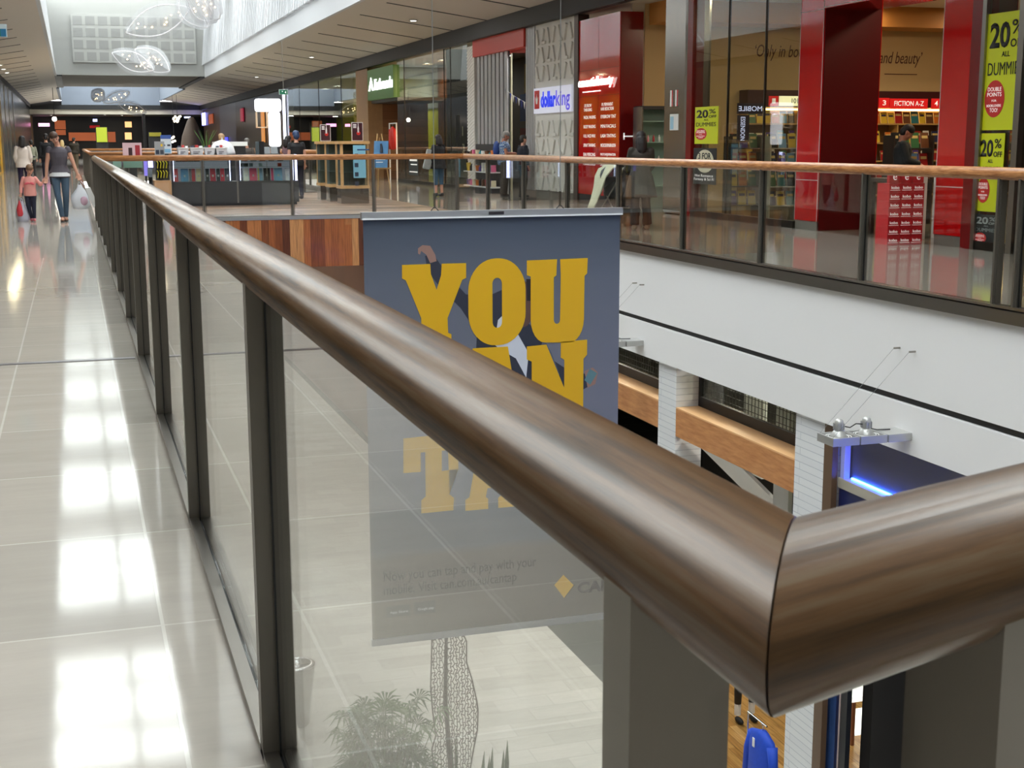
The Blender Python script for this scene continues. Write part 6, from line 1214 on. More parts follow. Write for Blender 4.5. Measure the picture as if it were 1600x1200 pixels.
# ---------------------------------------------------------------- left-hand shop fronts
def yl(px_): return PX(px_, 230, XL).y
GOLD = mat('gold_display', (206, 156, 20), .4, emit=.06, noise=.6, nscale=2.2)
mb = MB(); mb.box(XL-.1, XL-.05, 60, 74, 0, 3.95); struct('wall_left', mb, GOLD)
for i, y in enumerate((60, 66, 74, 79, 84, 90)): mb = MB(); mb.box(XL-.1, XL+.04, y-.1, y+.1, 0, 4.7); o = struct('trim_%d' % (60+i), mb, STEEL)
mb = MB(); mb.box(XL-.1, XL+.03, 60, 74, 3.95, 4.7); struct('trim_70', mb, DARK)
for i in range(4): lamp('ceiling_light', 'small yellow-white window lamp over the gold display, %s' % ORD[i], (XL+.5, 62+i*3.4, 4.9), 16, .3, (1, .85, .5), 'lamps over the gold display')
for i in range(3): t = thing('gold_screen', 'panel of golden discs hanging in the left shop window, %s from the camera' % ORD[i], 'display', (XL, 63+i*3.6, .1)); mb = MB(); [mb.box(XL-.01, XL+.01, 62+i*3.6+.22*j, 62.16+i*3.6+.22*j, .4+.3*k2, .62+.3*k2) for j in range(7) for k2 in range(11)]; mb.build('discs', mat('disc_gold', (224, 180, 40), .25, .6, emit=.06), t, kind='stuff'); mb = MB(); mb.box(XL-.04, XL-.01, 61.9+i*3.6, 63.8+i*3.6, .1, 3.9); mb.build('backing', mat('disc_back', (110, 84, 24), .5), t)
segL = [(-7, 14, (150, 140, 122)), (14, 28, (96, 84, 70)), (28, 44, (170, 164, 150)), (44, 60, (110, 96, 80)), (74, 90, (84, 86, 84)), (90, 127.5, (40, 40, 42))]
for i, (y0, y1, c) in enumerate(segL): mb = MB(); mb.box(XL-.3, XL, y0, y1, 0, 4.7); struct('wall_left', mb, mat('left_front_%d' % i, c, .25))
# ceiling daylight boosters the place has: rows of soffit downlights
for i in range(3):
    lamp('ceiling_light', 'recessed downlight in the right sloping soffit, %s from the camera' % ORD[i], (9.9, 40+i*18., 5.02), 12, .2, (1, .95, .88), 'downlights in the right soffit')
# ================================================================ PEOPLE
SKIN = mat('skin', (206, 152, 128), .5); SKIN2 = mat('skin_warm', (186, 124, 98), .5)
J0 = dict(pel=(0, 0, .93), wst=(0, 0, 1.06), chs=(0, -.01, 1.25), nkb=(0, .01, 1.41), nkt=(0, 0, 1.48), hd=(0, -.015, 1.575),
          shL=(.165, 0, 1.37), shR=(-.165, 0, 1.37), elL=(.21, .02, 1.10), elR=(-.21, .02, 1.10), wrL=(.22, -.04, .87), wrR=(-.22, -.04, .87),
          hpL=(.09, 0, .90), hpR=(-.09, 0, .90), knL=(.1, -.02, .50), knR=(-.1, -.02, .50), akL=(.1, .02, .09), akR=(-.1, .02, .09))
def capsule(mb, a, b, ra, rb, n=12):
    mb.tube([a, (a+b)/2, b], [ra, (ra+rb)/2, rb], n); mb.ell(a, (ra, ra, ra), nu=10, nv=7); mb.ell(b, (rb, rb, rb), nu=10, nv=7)
def loft(mb, rings, n=20):
    """rings: (centre, rx, ry) stacked upward"""
    vs = []; fs = []
    for c, rx, ry in rings:
        for k in range(n): a = 2*math.pi*k/n; vs.append(Vector(c)+Vector((rx*math.cos(a), ry*math.sin(a), 0)))
    for i in range(len(rings)-1):
        for k in range(n): fs.append((i*n+k, i*n+(k+1) % n, (i+1)*n+(k+1) % n, (i+1)*n+k))
    fs += [tuple(range(n))[::-1], tuple(range((len(rings)-1)*n, len(rings)*n))]; mb.add(vs, fs)
def hand(mb, w, d, s, side, curl=.5):
    """palm with five fingers; w wrist, d pointing direction, side = +1 left hand"""
    d = d.normalized(); ac = Vector((side, 0, 0)); ac = (ac-d*ac.dot(d)).normalized(); nrm = d.cross(ac).normalized()*side  # nrm towards the palm
    pc = w+d*.055*s; mb.obox(pc, d, nrm, ac, .045*s, .013*s, .036*s); mb.ell(w+d*.02*s, (.026*s,)*3, nu=8, nv=6)
    for k, L_ in enumerate((.062, .072, .068, .052)):
        o = w+d*.095*s+Vector(nrm.cross(d))*((k-1.5)*.021*s)
        m_ = o+(d*math.cos(curl*.6)+nrm*math.sin(curl*.6)).normalized()*L_*.5*s; e = m_+(d*math.cos(curl*1.6)+nrm*math.sin(curl*1.6)).normalized()*L_*.5*s
        mb.tube([o, m_, e], [.0098*s, .009*s, .0075*s], 7)
    th = -nrm.cross(d) if True else 0; o = w+d*.035*s+th*.034*s; m_ = o+(d*.7+th*.6+nrm*.2).normalized()*.038*s; e = m_+(d*.9+th*.15+nrm*.4).normalized()*.03*s; mb.tube([o, m_, e], [.0125*s, .0105*s, .0085*s], 7)
def person(label, loc, h, rz, J=None, head=(0, 0, 0), skin=None, top=None, legs=None, hair=None, shoes=None, group=None, fem=True, build=1., child=False, face=True, extra=None, vox=.012, curl=(.5, .5)):
    s = h/1.70; j = dict(J0); j.update(J or {}); j = {k_: Vector(v)*s for k_, v in j.items()}; skin = skin or SKIN; B = build*s
    root = thing('person', label, 'person', loc, group, rz)
    hs = s*(1.22 if child else 1.0)
    HM = Euler(head).to_matrix(); hc = j['hd']; H = lambda x, y, z: hc+HM@(Vector((x, y, z))*hs)
    b = MB()
    # trunk
    def trunk(mb, g=0., z0=None, flare=0.):
        pe, ws, ch, nb = j['pel'], j['wst'], j['chs'], j['nkb']; hw = .16 if fem else .15; sw = .165 if fem else .19
        R = [(pe-Vector((0, 0, .1*s)), (hw-.02+g+flare)*B, (.1+g+flare*.7)*B), (pe, (hw+.005+g+flare*.6)*B, (.115+g+flare*.5)*B), ((pe+ws)/2, (hw-.02+g+flare*.2)*B, (.1+g)*B), (ws, (.122+g if fem else .14+g)*B, (.088+g)*B), (ch-Vector((0, 0, .04*s)), (.145+g)*B, (.112+g)*B), (ch+Vector((0, 0, .06*s)), (sw-.01+g)*B, (.105+g)*B), (ch+Vector((0, 0, .10*s)), (sw-.02+g*.8)*B, (.09+g*.8)*B), (ch+Vector((0, 0, .14*s)), (sw-.075+g*.5)*B, (.07+g*.6)*B), (nb, (.06+g)*B, (.058+g)*B)]
        loft(mb, R)
    if child: 
        def trunk(mb, g=0., z0=None, flare=0.):
            pe, ws, ch, nb = j['pel'], j['wst'], j['chs'], j['nkb']; R = [(pe-Vector((0, 0, .08*s)), (.14+g+flare)*B, (.12+g+flare)*B), (pe, (.15+g+flare)*B, (.13+g)*B), (ws, (.145+g)*B, (.125+g)*B), (ch, (.16+g)*B, (.12+g)*B), (ch+Vector((0, 0, .1*s)), (.14+g)*B, (.09+g)*B), (nb, (.06+g)*B, (.055+g)*B)]; loft(mb, R)
    trunk(b)
    capsule(b, j['nkb']-Vector((0, 0, .04*s)), j['nkt'], .052*s, .05*s)
    b.tube([j['nkt'], hc-Vector((0, 0, .03*s))], .05*s, 12)
    # head: skull, face, jaw, chin, nose, ears
    b.ell(H(0, .012, .03), (.075*hs, .092*hs, .085*hs), Euler(head)); b.ell(H(0, -.012, -.025), (.062*hs, .075*hs, .085*hs), Euler(head)); b.ell(H(0, -.045, -.085), (.032*hs, .032*hs, .025*hs), Euler(head))
    b.ell(H(0, -.09, -.02), (.012*hs, .018*hs, .024*hs), Euler(head)); b.ell(H(0, -.075, .025), (.05*hs, .014*hs, .012*hs), Euler(head))
    for sd in (-1, 1): b.ell(H(sd*.075, .01, -.01), (.01*hs, .02*hs, .03*hs), Euler(head))
    for L_, sd in (('L', 1), ('R', -1)):
        capsule(b, j['sh'+L_], j['el'+L_], .048*B, .038*B); capsule(b, j['el'+L_], j['wr'+L_], .038*B, .026*B)
        hand(b, j['wr'+L_], (j['wr'+L_]-j['el'+L_]), s*(.9 if child else 1), sd, curl[0 if L_ == 'L' else 1])
        capsule(b, j['hp'+L_], j['kn'+L_], .082*B, .056*B); capsule(b, j['kn'+L_], j['ak'+L_], .054*B, .036*B)
        a = j['ak'+L_]; b.ell(a+Vector((0, -.05*s, -.045*s)), (.04*s, .105*s, .035*s)); 
    body = b.build('body', skin, root, local=True, remesh=vox)
    if face:
        for sd in (-1, 1):
            m_ = MB(); m_.ell(H(sd*.028, -.083, .006), (.013*hs, .006*hs, .007*hs), Euler(head), nu=8, nv=5); m_.build('eye', mat('eye_dark', (40, 30, 28), .3), root, local=True, smooth=True)
            m_ = MB(); m_.ell(H(sd*.028, -.087, .028), (.018*hs, .004*hs, .004*hs), Euler(head), nu=8, nv=5); m_.build('eyebrow', mat('brow', (70, 50, 40), .6), root, local=True)
        m_ = MB(); m_.ell(H(0, -.085, -.055), (.022*hs, .006*hs, .007*hs), Euler(head), nu=8, nv=5); m_.build('mouth', mat('lips', (170, 84, 80), .5), root, local=True, smooth=True)
    # trousers / leggings
    if legs:
        col, end, fit = legs['c'], legs.get('end', 'ankle'), legs.get('fit', .012); m_ = MB(); pe = j['pel']
        loft(m_, [(pe-Vector((0, 0, .1*s)), (.145+fit)*B, (.105+fit)*B), (pe, (.166+fit)*B, (.122+fit)*B), (pe+Vector((0, 0, .08*s)), (.145+fit)*B, (.108+fit)*B)])
        for L_ in 'LR':
            capsule(m_, j['hp'+L_], j['kn'+L_], (.084+fit)*B, (.058+fit)*B); e = j['ak'+L_] if end == 'ankle' else j['kn'+L_]+(j['ak'+L_]-j['kn'+L_])*.45
            m_.tube([j['kn'+L_], e], [(.058+fit)*B, (.04+fit+legs.get('wide', 0))*B], 12)
        m_.build('trousers', mat(legs['n'], col, .8, noise=.18, nscale=12), root, local=True, remesh=vox*.9)
    if top:
        col, sl, g = top['c'], top.get('sl', 'long'), top.get('fit', .014); m_ = MB(); low = top.get('low', .02)
        pe = j['pel']; trunk(m_, g, flare=top.get('flare', .012))
        if low > .1: loft(m_, [(pe-Vector((0, 0, low*s)), (.15+g+top.get('skirt', .02))*B, (.12+g+top.get('skirt', .02))*B), (pe, (.17+g)*B, (.125+g)*B)])
        for L_ in 'LR':
            e = {'long': 1, 'short': .5, 'cap': .28}[sl]; S_, E_, W_ = j['sh'+L_], j['el'+L_], j['wr'+L_]
            if sl == 'long': capsule(m_, S_, E_, (.048+g*.45)*B, (.046+g*.5)*B); m_.tube([E_, E_+(W_-E_)*.93], [(.046+g*.5)*B, (.034+g*.6)*B], 12)
            else: m_.ell(S_, ((.046+g*.35)*B,)*3); m_.tube([S_, S_+(E_-S_)*e], [(.047+g*.35)*B, (.052+g*.35)*B], 12)
        o = m_.build(top.get('part', 'top'), mat(top['n'], col, .8, noise=top.get('noise', .1), nscale=top.get('ns', 10)), root, local=True, remesh=vox*.9)
    if shoes:
        for L_ in 'LR':
            a = j['ak'+L_]; m_ = MB(); z0 = a.z-.088*s
            if shoes.get('sandal'): 
                m_.ell(Vector((a.x, a.y-.05*s, z0+.006)), (.045*s, .115*s, .012*s)); m_.tube([(a.x-.04*s, a.y-.02*s, z0+.02*s), (a.x, a.y-.06*s, z0+.075*s), (a.x+.04*s, a.y-.02*s, z0+.02*s)], .008*s, 6)
            else: m_.ell(Vector((a.x, a.y-.05*s, z0+.042*s)), (.048*s, .118*s, .042*s)); m_.ell(Vector((a.x, a.y+.01*s, z0+.06*s)), (.045*s, .05*s, .05*s))
            m_.build('shoe', mat(shoes['n'], shoes['c'], .5), root, local=True, smooth=True)
    if hair:
        m_ = MB(); E_ = Euler(head); g = hair.get('g', 1.)
        m_.ell(H(0, .006, .056), (.083*hs*g, .099*hs*g, .08*hs*g), E_); m_.ell(H(0, .05, -.0), (.078*hs*g, .07*hs*g, .09*hs*g), E_)
        if hair.get('len'): 
            Lh = hair['len']; m_.tube([H(0, .055, .02), H(0, .075, -.08), H(0, .085, -.1)-Vector((0, 0, Lh*s*.5)), H(0, .075, -.1)-Vector((0, 0, Lh*s))], [.08*hs, .085*hs, .08*hs*g, .05*hs], 12)
            for sd in (-1, 1): m_.tube([H(sd*.06, .01, .03), H(sd*.075, .02, -.06), H(sd*.08, .03, -.1)-Vector((0, 0, Lh*s*.7))], [.03*hs, .032*hs, .02*hs], 8)
        if hair.get('bun'): m_.ell(H(0, .11, .05), (.04*hs, .04*hs, .04*hs))
        m_.build('hair', mat(hair['n'], hair['c'], .6, noise=.25, nscale=30), root, local=True, remesh=vox*.8)
    if extra: extra(root, j, s, H, hs)
    return root
def rt(v, rz): return Matrix.Rotation(rz, 3, 'Z')@Vector(v)
# --- mother
fm = PZ(98, 346)
ML = Vector((fm.x, fm.y, 0)); mh = PY(70, 281, ML.y)-ML; mb_ = PY(124, 279, ML.y)-ML; k_ = 1.70/1.68
MJ = dict(hd=(-.055, -.05, 1.565), nkt=(-.02, -.015, 1.48), nkb=(0, .0, 1.41), shL=(.17, 0, 1.37), shR=(-.165, 0, 1.37), elR=(-.22, .0, 1.09), wrR=(mh.x*k_+.03, -.04, mh.z*k_+.06), elL=(.25, .0, 1.12), wrL=(mb_.x*k_-.03, -.03, mb_.z*k_+.09), knL=(.09, -.03, .5), akL=(.065, .1, .09), knR=(-.06, -.06, .5), akR=(.0, -.08, .09))
def mum_extra(root, j, s, H, hs):
    m_ = MB(); pe = j['pel']; loft(m_, [(pe-Vector((0, 0, .075*s)), .19*s, .15*s), (pe-Vector((0, 0, .0)), .185*s, .145*s)], 24); m_.build('white_hem', mat('hem_white', (236, 236, 238), .7), root, local=True, smooth=False)
person('woman in grey cap-sleeved top and jeans walking hand in hand with the girl', ML, 1.68, 0, MJ, head=(R_(22), R_(-16), R_(6)), top=dict(c=(82, 76, 84), n='grey_jersey', sl='cap', low=.02, flare=.02, fit=.016, part='grey_top'), legs=dict(c=(72, 92, 112), n='denim', fit=.004), hair=dict(c=(70, 48, 36), n='hair_brown', bun=True, g=.97), shoes=dict(c=(50, 36, 32), n='sandal_brown', sandal=True), extra=mum_extra, vox=.009, curl=(1.0, .8))
# --- girl
fg = PZ(50, 346); GL = Vector((fg.x, fg.y, 0)); hg = PY(69, 282, GL.y)-GL; hb = PY(31, 305, GL.y)-GL; sg2 = 1.13/1.70; q_ = 1/sg2
GJ = dict(pel=(0, 0, .80), wst=(0, 0, .95), chs=(0, -.01, 1.12), nkb=(0, 0, 1.27), nkt=(0, -.01, 1.33), hd=(.03, -.03, 1.45), shL=(.16, 0, 1.22), shR=(-.16, 0, 1.22), elL=(hg.x*q_*.72, -.02, hg.z*q_*.9), wrL=(hg.x*q_-.05, -.03, hg.z*q_-.06), elR=(-.23, 0, .99), wrR=(hb.x*q_+.03, -.04, hb.z*q_+.05), hpL=(.08, 0, .78), hpR=(-.08, 0, .78), knL=(.08, -.03, .44), knR=(-.07, -.02, .44), akL=(.075, -.05, .09), akR=(.0, .08, .09))
def girl_extra(root, j, s, H, hs):
    c = j['chs']; m_ = MB()
    for sd in (-1, 1): m_.ell(c+Vector((sd*.05, -.12*s-.012, -.03)), (.045, .012, .022), Euler((0, sd*.35, 0)))
    m_.ell(c+Vector((0, -.12*s-.016, -.03)), (.014, .012, .014)); m_.build('bow_print', mat('bow_pink', (226, 96, 110), .6), root, local=True, smooth=True)
person('small girl in pink long sleeved top and dark leggings holding the woman\u2019s hand', GL, 1.13, 0, GJ, head=(R_(20), 0, R_(-8)), child=True, top=dict(c=(234, 158, 148), n='pink_jersey', sl='long', fit=.014, low=.02, part='pink_top'), legs=dict(c=(34, 36, 54), n='leggings_navy', fit=.006), hair=dict(c=(120, 88, 62), n='hair_light_brown', g=1.03), shoes=dict(c=(206, 110, 116), n='shoe_pink'), extra=girl_extra, vox=.008, curl=(1.0, 1.2))
def bag(name, label, top_, w, d, h, m_, handle=True, tilt=0., hm=None, cat='bag'):
    """soft carrier bag: gathered top at top_, bulging body below"""
    t = thing(name, label, cat, top_+Vector((0, 0, -h))); mb = MB(); T = Matrix.Rotation(tilt, 3, 'Y'); n = 14; R = []
    for f, sx_ in ((0, .2), (.1, .3), (.25, .55), (.45, .85), (.65, 1.0), (.85, .95), (.96, .8), (1, .5)):
        R.append([top_+T@Vector((w/2*sx_*math.cos(2*math.pi*k/n)*(1+.1*math.sin(5*k+f*9)+.06*math.sin(3*k-f*14)), d/2*sx_*math.sin(2*math.pi*k/n), -.06-f*(h-.06))) for k in range(n)])
    vs = [v for r in R for v in r]; fs = [(i*n+k, i*n+(k+1) % n, (i+1)*n+(k+1) % n, (i+1)*n+k) for i in range(len(R)-1) for k in range(n)]+[tuple(range(n)), tuple(range((len(R)-1)*n, len(R)*n))]
    mb.add(vs, fs); mb.build('bag_body', m_, t, smooth=True)
    mb = MB(); mb.tube([top_+T@Vector((-w*.1, 0, -.07)), top_+T@Vector((-.01, 0, 0)), top_+T@Vector((w*.1, 0, -.07))], .008, 6); mb.build('handle', hm or m_, t, smooth=True); return t
hb2 = PY(124, 282, ML.y-.04); PLW = mat('plastic_white', (226, 228, 236), .35, noise=.06, nscale=9)
tb = bag('shopping_bag', 'large white plastic shopping bag with a pink patch in the woman\u2019s hand', hb2+Vector((0, 0, -.02)), .34, .2, .52, PLW); mb = MB(); mb.ell(hb2+Vector((.06, -.085, -.38)), (.07, .025, .085)); mb.build('pink_patch', mat('patch_pink', (214, 176, 196), .5), tb, smooth=True)
tb = thing('paper_bag', 'flat white paper carrier bag tilted at the woman\u2019s far side', 'bag', PY(144, 324, ML.y)); a, b2, c2, d2 = PY(133, 294, ML.y), PY(141, 293, ML.y), PY(152, 317, ML.y), PY(146, 325.5, ML.y); mb = MB(); mb.poly([a, b2, c2, d2], (0, .25, 0)); mb.build('bag_body', mat('paper_white', (232, 230, 228), .6), tb); mb = MB(); mb.tube([PY(126, 283, ML.y)+Vector((0, .1, 0)), PY(137, 294, ML.y)+Vector((0, .1, 0))], .006, 5); mb.build('handle', PLW, tb)
hg2 = PY(31, 307, GL.y-.03)
tb = bag('shopping_bag', 'red and white dotted gift bag in the girl\u2019s hand', PY(29.5, 308, GL.y-.1), .11, .08, .36, mat('bag_red_dots', (206, 60, 70), .5, noise=.5, nscale=40), hm=MC['sandal_brown'])
tb = bag('shopping_bag', 'pale lilac plastic bag hanging behind the dotted gift bag', PY(33.5, 309, GL.y+.05), .24, .12, .46, mat('plastic_lilac', (206, 206, 222), .4))
# --- cardigan woman walking away
p = PZ(40, 306); person('woman with dark hair in a cream cardigan walking away on the left', (p.x, p.y, 0), 1.66, R_(180), dict(wrL=(.19, -.1, .95), wrR=(-.19, -.1, .95)), top=dict(c=(214, 200, 190), n='cream_knit', sl='long', fit=.028, low=.12, skirt=.04, part='cardigan'), legs=dict(c=(40, 30, 60), n='dark_purple_trousers'), hair=dict(c=(28, 20, 20), n='hair_black', len=.1, g=1.1), shoes=dict(c=(30, 26, 30), n='shoe_black'), face=False, vox=.014)
p = PZ(76, 289); person('person in black clothes walking away behind the woman with jeans', (p.x, p.y, 0), 1.8, R_(180), None, top=dict(c=(22, 22, 26), n='black_cloth', sl='long', fit=.03, part='jacket'), legs=dict(c=(26, 26, 44), n='navy_trousers'), hair=dict(c=(30, 24, 22), n='hair_black'), shoes=dict(c=(20, 20, 22), n='shoe_black'), fem=False, face=False, vox=.015)
p = PZ(100, 272); person('blond person in a pale top seen over the woman\u2019s shoulder', (p.x, p.y, 0), 1.62, R_(180), None, top=dict(c=(150, 130, 110), n='tan_cloth', sl='short'), legs=dict(c=(60, 56, 56), n='grey_trousers'), hair=dict(c=(206, 180, 130), n='hair_blond', len=.12), shoes=dict(c=(60, 50, 44), n='shoe_brown'), face=False, vox=.016)
p = PZ(118, 266); person('heavy-set person in a dark jacket and shorts far along the left walk', (p.x, p.y, 0), 1.78, R_(150), None, top=dict(c=(50, 44, 34), n='olive_cloth', sl='long', fit=.06, low=.1, skirt=.05, part='jacket'), legs=dict(c=(96, 84, 66), n='khaki', fit=.02), hair=dict(c=(40, 34, 28), n='hair_dark'), shoes=dict(c=(150, 130, 110), n='shoe_tan'), fem=False, build=1.2, face=False, vox=.016)
p = PZ(52, 280); person('person with a white hooded top beyond the cardigan woman', (p.x, p.y, 0), 1.6, R_(200), None, top=dict(c=(150, 150, 130), n='sage_cloth', sl='long'), legs=dict(c=(50, 48, 56), n='grey_trousers'), hair=dict(c=(40, 30, 28), n='hair_dark'), shoes=dict(c=(40, 36, 36), n='shoe_black'), face=False, vox=.016)
# --- behind the kiosk
def back_of(px_, ytop, Y, h): q = PY(px_, 230, Y); return (q.x, Y, 0)
person('man in a blue cap and black printed T-shirt behind the kiosk, back to camera', back_of(463, 204, 35.4, 1.78), 1.76, R_(190), None, top=dict(c=(20, 20, 24), n='black_cloth', sl='short', fit=.03), legs=dict(c=(40, 44, 56), n='navy_trousers'), hair=dict(c=(40, 60, 96), n='cap_blue', g=1.06), shoes=dict(c=(30, 30, 34), n='shoe_black'), fem=False, face=False,
       extra=lambda root, j, s, H, hs: text('(V)', j['chs']+Vector((-.07, .145, -.02)) if False else (j['chs']+Vector((.07, .150, -.03))), (-1, 0, 0), WU, .14, .11, TXW, 'shirt_print', None, .002) and None if False else None)
person('dark haired woman beside the man in the blue cap', back_of(450, 208, 35.8, 1.6), 1.64, R_(120), None, top=dict(c=(120, 90, 96), n='mauve_cloth', sl='short'), legs=dict(c=(44, 44, 50), n='grey_trousers'), hair=dict(c=(30, 22, 22), n='hair_black', len=.1), shoes=dict(c=(30, 30, 34), n='shoe_black'), vox=.013)
person('person in a tan knitted hat behind the kiosk trays', back_of(346.5, 211, 38, 1.72), 1.70, R_(180), None, top=dict(c=(60, 56, 60), n='dark_cloth', sl='long'), legs=dict(c=(44, 44, 50), n='grey_trousers'), hair=dict(c=(160, 126, 92), n='hat_tan', g=1.12), shoes=dict(c=(30, 30, 34), n='shoe_black'), face=False, vox=.013)
person('grey haired person behind the white desk left of the pylon', back_of(386, 216, 39, 1.6), 1.58, R_(170), None, top=dict(c=(70, 64, 60), n='brown_cloth', sl='long'), legs=dict(c=(44, 44, 50), n='grey_trousers'), hair=dict(c=(90, 84, 80), n='hair_grey', g=1.08), shoes=dict(c=(30, 30, 34), n='shoe_black'), face=False, vox=.013)
# --- woman on the phone by the outdoor shop
def phone_x(root, j, s, H, hs):
    m_ = MB(); m_.obox(j['wrL']+Vector((-.0, -.0, .1)), (0, .3, 1), (0, 1, -.3), (1, 0, 0), .05, .03, .006); m_.build('phone', PW, root, local=True)
p = PZ(686, 307); person('woman in black top and knee-length jeans holding a phone by the outdoor shop glass', (p.x, p.y, 0), 1.66, R_(205), dict(elR=(-.24, -.1, 1.18), wrR=(-.11, -.13, 1.42), elL=(.22, .0, 1.1), wrL=(.21, -.08, .88), akL=(.08, -.02, .09), akR=(-.06, .06, .09)), top=dict(c=(26, 26, 28), n='black_knit', sl='long', fit=.04, low=.16, skirt=.05, part='jumper'), legs=dict(c=(62, 92, 116), n='denim_blue', end='knee', fit=.015), hair=dict(c=(34, 26, 24), n='hair_black', len=.08, g=1.05), shoes=dict(c=(20, 20, 22), n='shoe_black'), vox=.012)
q = PY(670, 250, p.y-.1); tb = thing('handbag', 'grey slouchy bag carried by the woman in knee-length jeans', 'bag', (q.x, q.y, .7)); mb = MB(); mb.obox((q.x, p.y-.05, 1.0), (.25, 0, 1), (0, 1, 0), (1, 0, -.25), .26, .06, .1); mb.build('bag_body', mat('bag_grey', (150, 152, 150), .6, noise=.2), tb, bevel=.03); mb = MB(); mb.tube([(q.x+.05, p.y-.05, 1.2), (q.x+.12, p.y-.02, 1.38), (q.x+.15, p.y, 1.22)], .01, 6); mb.build('strap', DARK, tb)
# --- man in checked shirt with backpack, profile facing right
def checkmat():
    m = bpy.data.materials.new('blue_check'); m.use_nodes = True; nt = m.node_tree; b = nt.nodes['Principled BSDF']; tc = nt.nodes.new('ShaderNodeTexCoord'); c = nt.nodes.new('ShaderNodeTexChecker'); c.inputs['Scale'].default_value = 22; c.inputs[1].default_value = rgb(70, 98, 150); c.inputs[2].default_value = rgb(158, 176, 196); nt.links.new(tc.outputs['Object'], c.inputs['Vector']); nt.links.new(c.outputs[0], b.inputs['Base Color']); b.inputs['Roughness'].default_value = .8; return m
MC['blue_check'] = checkmat()
def pack(root, j, s, H, hs):
    m_ = MB(); c = j['chs']+Vector((0, .2*s, -.03*s)); m_.ell(c, (.15*s, .1*s, .22*s)); m_.build('backpack', mat('backpack_blue', (30, 62, 130), .6), root, local=True, smooth=True)
    m_ = MB(); m_.tube([j['shL']+Vector((-.05, .1, .03)), j['shL']+Vector((-.05, -.1, .0)), j['chs']+Vector((.1, -.12, -.12))], .018, 6); m_.build('strap', MC['backpack_blue'], root, local=True)
p = PZ(797, 306); person('grey haired man in blue checked shirt with a blue backpack at the dollar shop', (11.0, 34.6, 0), 1.76, R_(75), dict(elL=(.2, -.05, 1.12), wrL=(.12, -.27, 1.1), elR=(-.2, -.05, 1.12), wrR=(-.1, -.27, 1.12), hd=(0, -.05, 1.56)), head=(R_(18), 0, 0), skin=SKIN2, top=dict(c=(90, 110, 150), n='blue_check', sl='short', fit=.035, low=.1, skirt=.03, part='checked_shirt'), legs=dict(c=(70, 62, 54), n='brown_trousers', fit=.03, wide=.02), hair=dict(c=(150, 146, 140), n='hair_silver'), shoes=dict(c=(60, 50, 40), n='shoe_brown'), fem=False, build=1.12, extra=pack)
p = PZ(812, 305); person('person in dark navy coat standing just beyond the man in checks', (11.3, 33.9, 0), 1.64, R_(100), None, top=dict(c=(24, 28, 40), n='navy_coat', sl='long', fit=.04, low=.2, skirt=.04, part='coat'), legs=dict(c=(60, 54, 46), n='brown_trousers'), hair=dict(c=(60, 48, 40), n='hair_dark'), shoes=dict(c=(40, 40, 44), n='shoe_black'))
# --- woman with pram
p = PZ(1000, 359); person('dark haired woman in a long dark coat pushing the pram, back to camera', (p.x, p.y, 0), 1.62, R_(165), dict(elL=(.2, -.1, 1.12), wrL=(.2, -.32, 1.05), elR=(-.2, -.1, 1.12), wrR=(-.2, -.32, 1.05), knL=(.09, 0, .5), akL=(.1, .03, .09), akR=(-.14, -.05, .09)), skin=SKIN2, top=dict(c=(52, 46, 40), n='dark_coat', sl='long', fit=.045, low=.36, skirt=.11, part='coat'), legs=dict(c=(30, 26, 24), n='black_trousers', fit=.02, wide=.02), hair=dict(c=(24, 18, 18), n='hair_black', len=.2, g=1.06), shoes=dict(c=(120, 88, 66), n='shoe_tan'), face=False, vox=.012, curl=(1.2, 1.2))
q = Vector((p.x-.14, p.y+1.3, 0))
t = thing('pram', 'black pushchair with a cream blanket draped over its hood', 'pram', q)
PB = mat('pram_black', (24, 24, 28), .6)
q0 = PY(935, 290, q.y+.2); q1 = PY(985, 290, q.y+.2); cxp = (q0.x+q1.x)/2
mb = MB(); mb.ell((cxp+.05, q.y, .6), (.3, .45, .28)); mb.build('seat', PB, t, smooth=True)
mb = MB(); mb.ell((cxp-.02, q.y+.1, .84), (.3, .32, .24)); mb.build('hood', PB, t, smooth=True)
for dx in (-.22, .3):
    mb = MB(); mb.tube([(cxp+dx, q.y-.75, 1.02), (cxp+dx, q.y-.35, .7), (cxp+dx, q.y+.5, .12)], .014, 8); mb.build('frame', STEEL, t, smooth=True)
    mb = MB(); mb.tube([(cxp+dx, q.y+.1, .6), (cxp+dx, q.y-.5, .12)], .014, 8); mb.build('frame', STEEL, t, smooth=True)
    for dy in (-.5, .5):
        mb = MB(); mb.lathe([(.075, -.02), (.1, -.02), (.1, .02), (.075, .02)], (cxp+dx, q.y+dy, .101), 20, axis=(1, 0, 0)); w_ = mb.build('wheel', PB, t, smooth=False); mb = MB(); mb.lathe([(.06, -.015), (.06, .015)], (cxp+dx, q.y+dy, .101), 16, axis=(1, 0, 0)); mb.build('hub', STEEL, w_)
mb = MB(); mb.tube([(cxp-.22, q.y-.75, 1.02), (cxp+.04, q.y-.8, 1.05), (cxp+.3, q.y-.75, 1.02)], .016, 8); mb.build('handle', DARK, t, smooth=True)
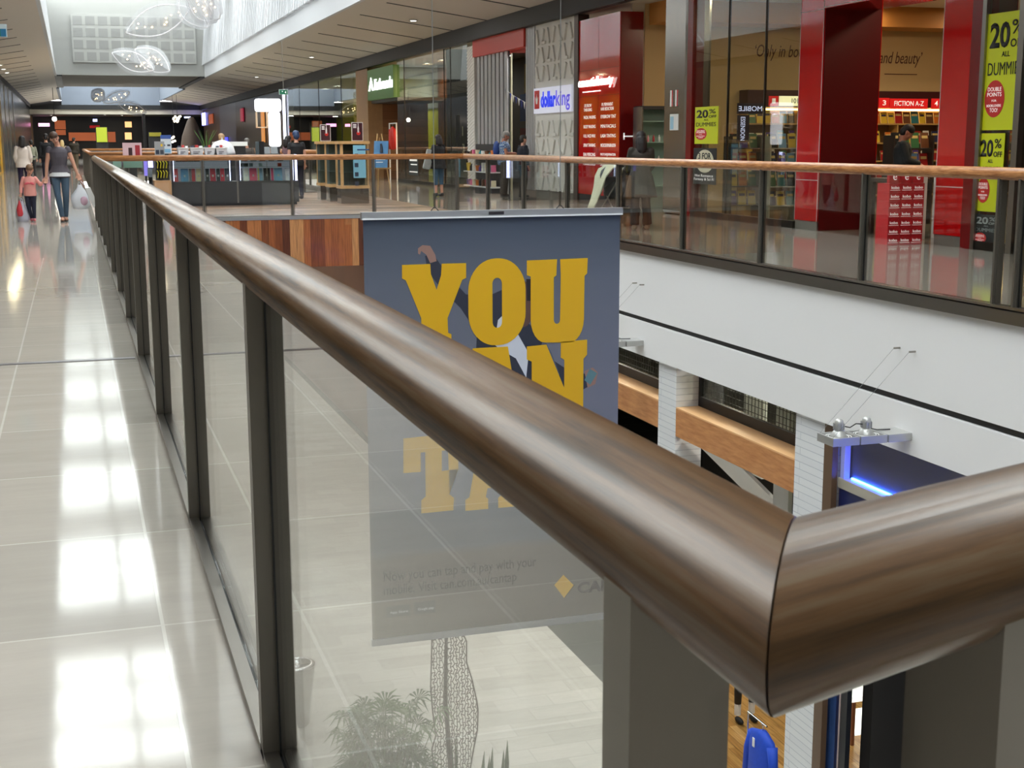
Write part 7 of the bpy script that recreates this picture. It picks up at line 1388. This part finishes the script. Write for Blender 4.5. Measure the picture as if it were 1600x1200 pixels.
mb = MB(); mb.box(cxp-.18, cxp+.26, q.y-.35, q.y+.35, .18, .3); mb.build('basket', PB, t)
bl = thing('blanket', 'cream blanket draped over the pram hood and trailing down its left side', 'blanket', (cxp-.2, q.y, .3)); CRM = mat('blanket_cream', (206, 206, 178), .8, noise=.12, nscale=14)
mb = MB(); n = 10; vs = []
prof = [(.28, .98), (.15, 1.1), (-.05, 1.12), (-.22, 1.04), (-.32, .85), (-.38, .62), (-.46, .42), (-.52, .3)]
for i, (x, z) in enumerate(prof):
    for k in range(n+1): f = k/n; w = .42 if i < 4 else .42-.07*(i-3); vs.append(Vector((cxp+x+.015*math.sin(k*2.1+i), q.y+.08+(f-.5)*w*1.5, z+.02*math.sin(k*1.7+i*.6)-(.1*abs(f-.5) if i < 4 else 0))))
fs = [(i*(n+1)+k, i*(n+1)+k+1, (i+1)*(n+1)+k+1, (i+1)*(n+1)+k) for i in range(len(prof)-1) for k in range(n)]; mb.add(vs, fs); o = mb.build('cloth', CRM, bl, smooth=True); md = o.modifiers.new('t', 'SOLIDIFY'); md.thickness = .02
# --- book seller
person('man in a dark shirt looking down inside the bookshop doorway', (PY(1408, 260, 18.9).x, 18.9, 0), 1.74, R_(60), dict(hd=(0, -.07, 1.55), elL=(.2, -.08, 1.12), wrL=(.14, -.28, 1.05), elR=(-.2, -.08, 1.12), wrR=(-.14, -.28, 1.05)), head=(R_(30), 0, 0), skin=SKIN2, top=dict(c=(34, 38, 38), n='charcoal_shirt', sl='long', fit=.03), legs=dict(c=(30, 30, 34), n='black_trousers'), hair=dict(c=(18, 14, 14), n='hair_black'), shoes=dict(c=(20, 20, 22), n='shoe_black'), fem=False)
# --- woman cut by the right edge
p = PZ(1622, 462); person('blond woman in a black strap dress cut off by the right edge', (p.x, p.y, 0), 1.66, R_(100), dict(wrL=(.2, -.12, .9)), top=dict(c=(22, 22, 26), n='black_dress', sl='cap', fit=.012, low=.4, skirt=.06, part='dress'), hair=dict(c=(190, 160, 110), n='hair_blond', len=.12), shoes=dict(c=(150, 60, 60), n='sandal_red', sandal=True))
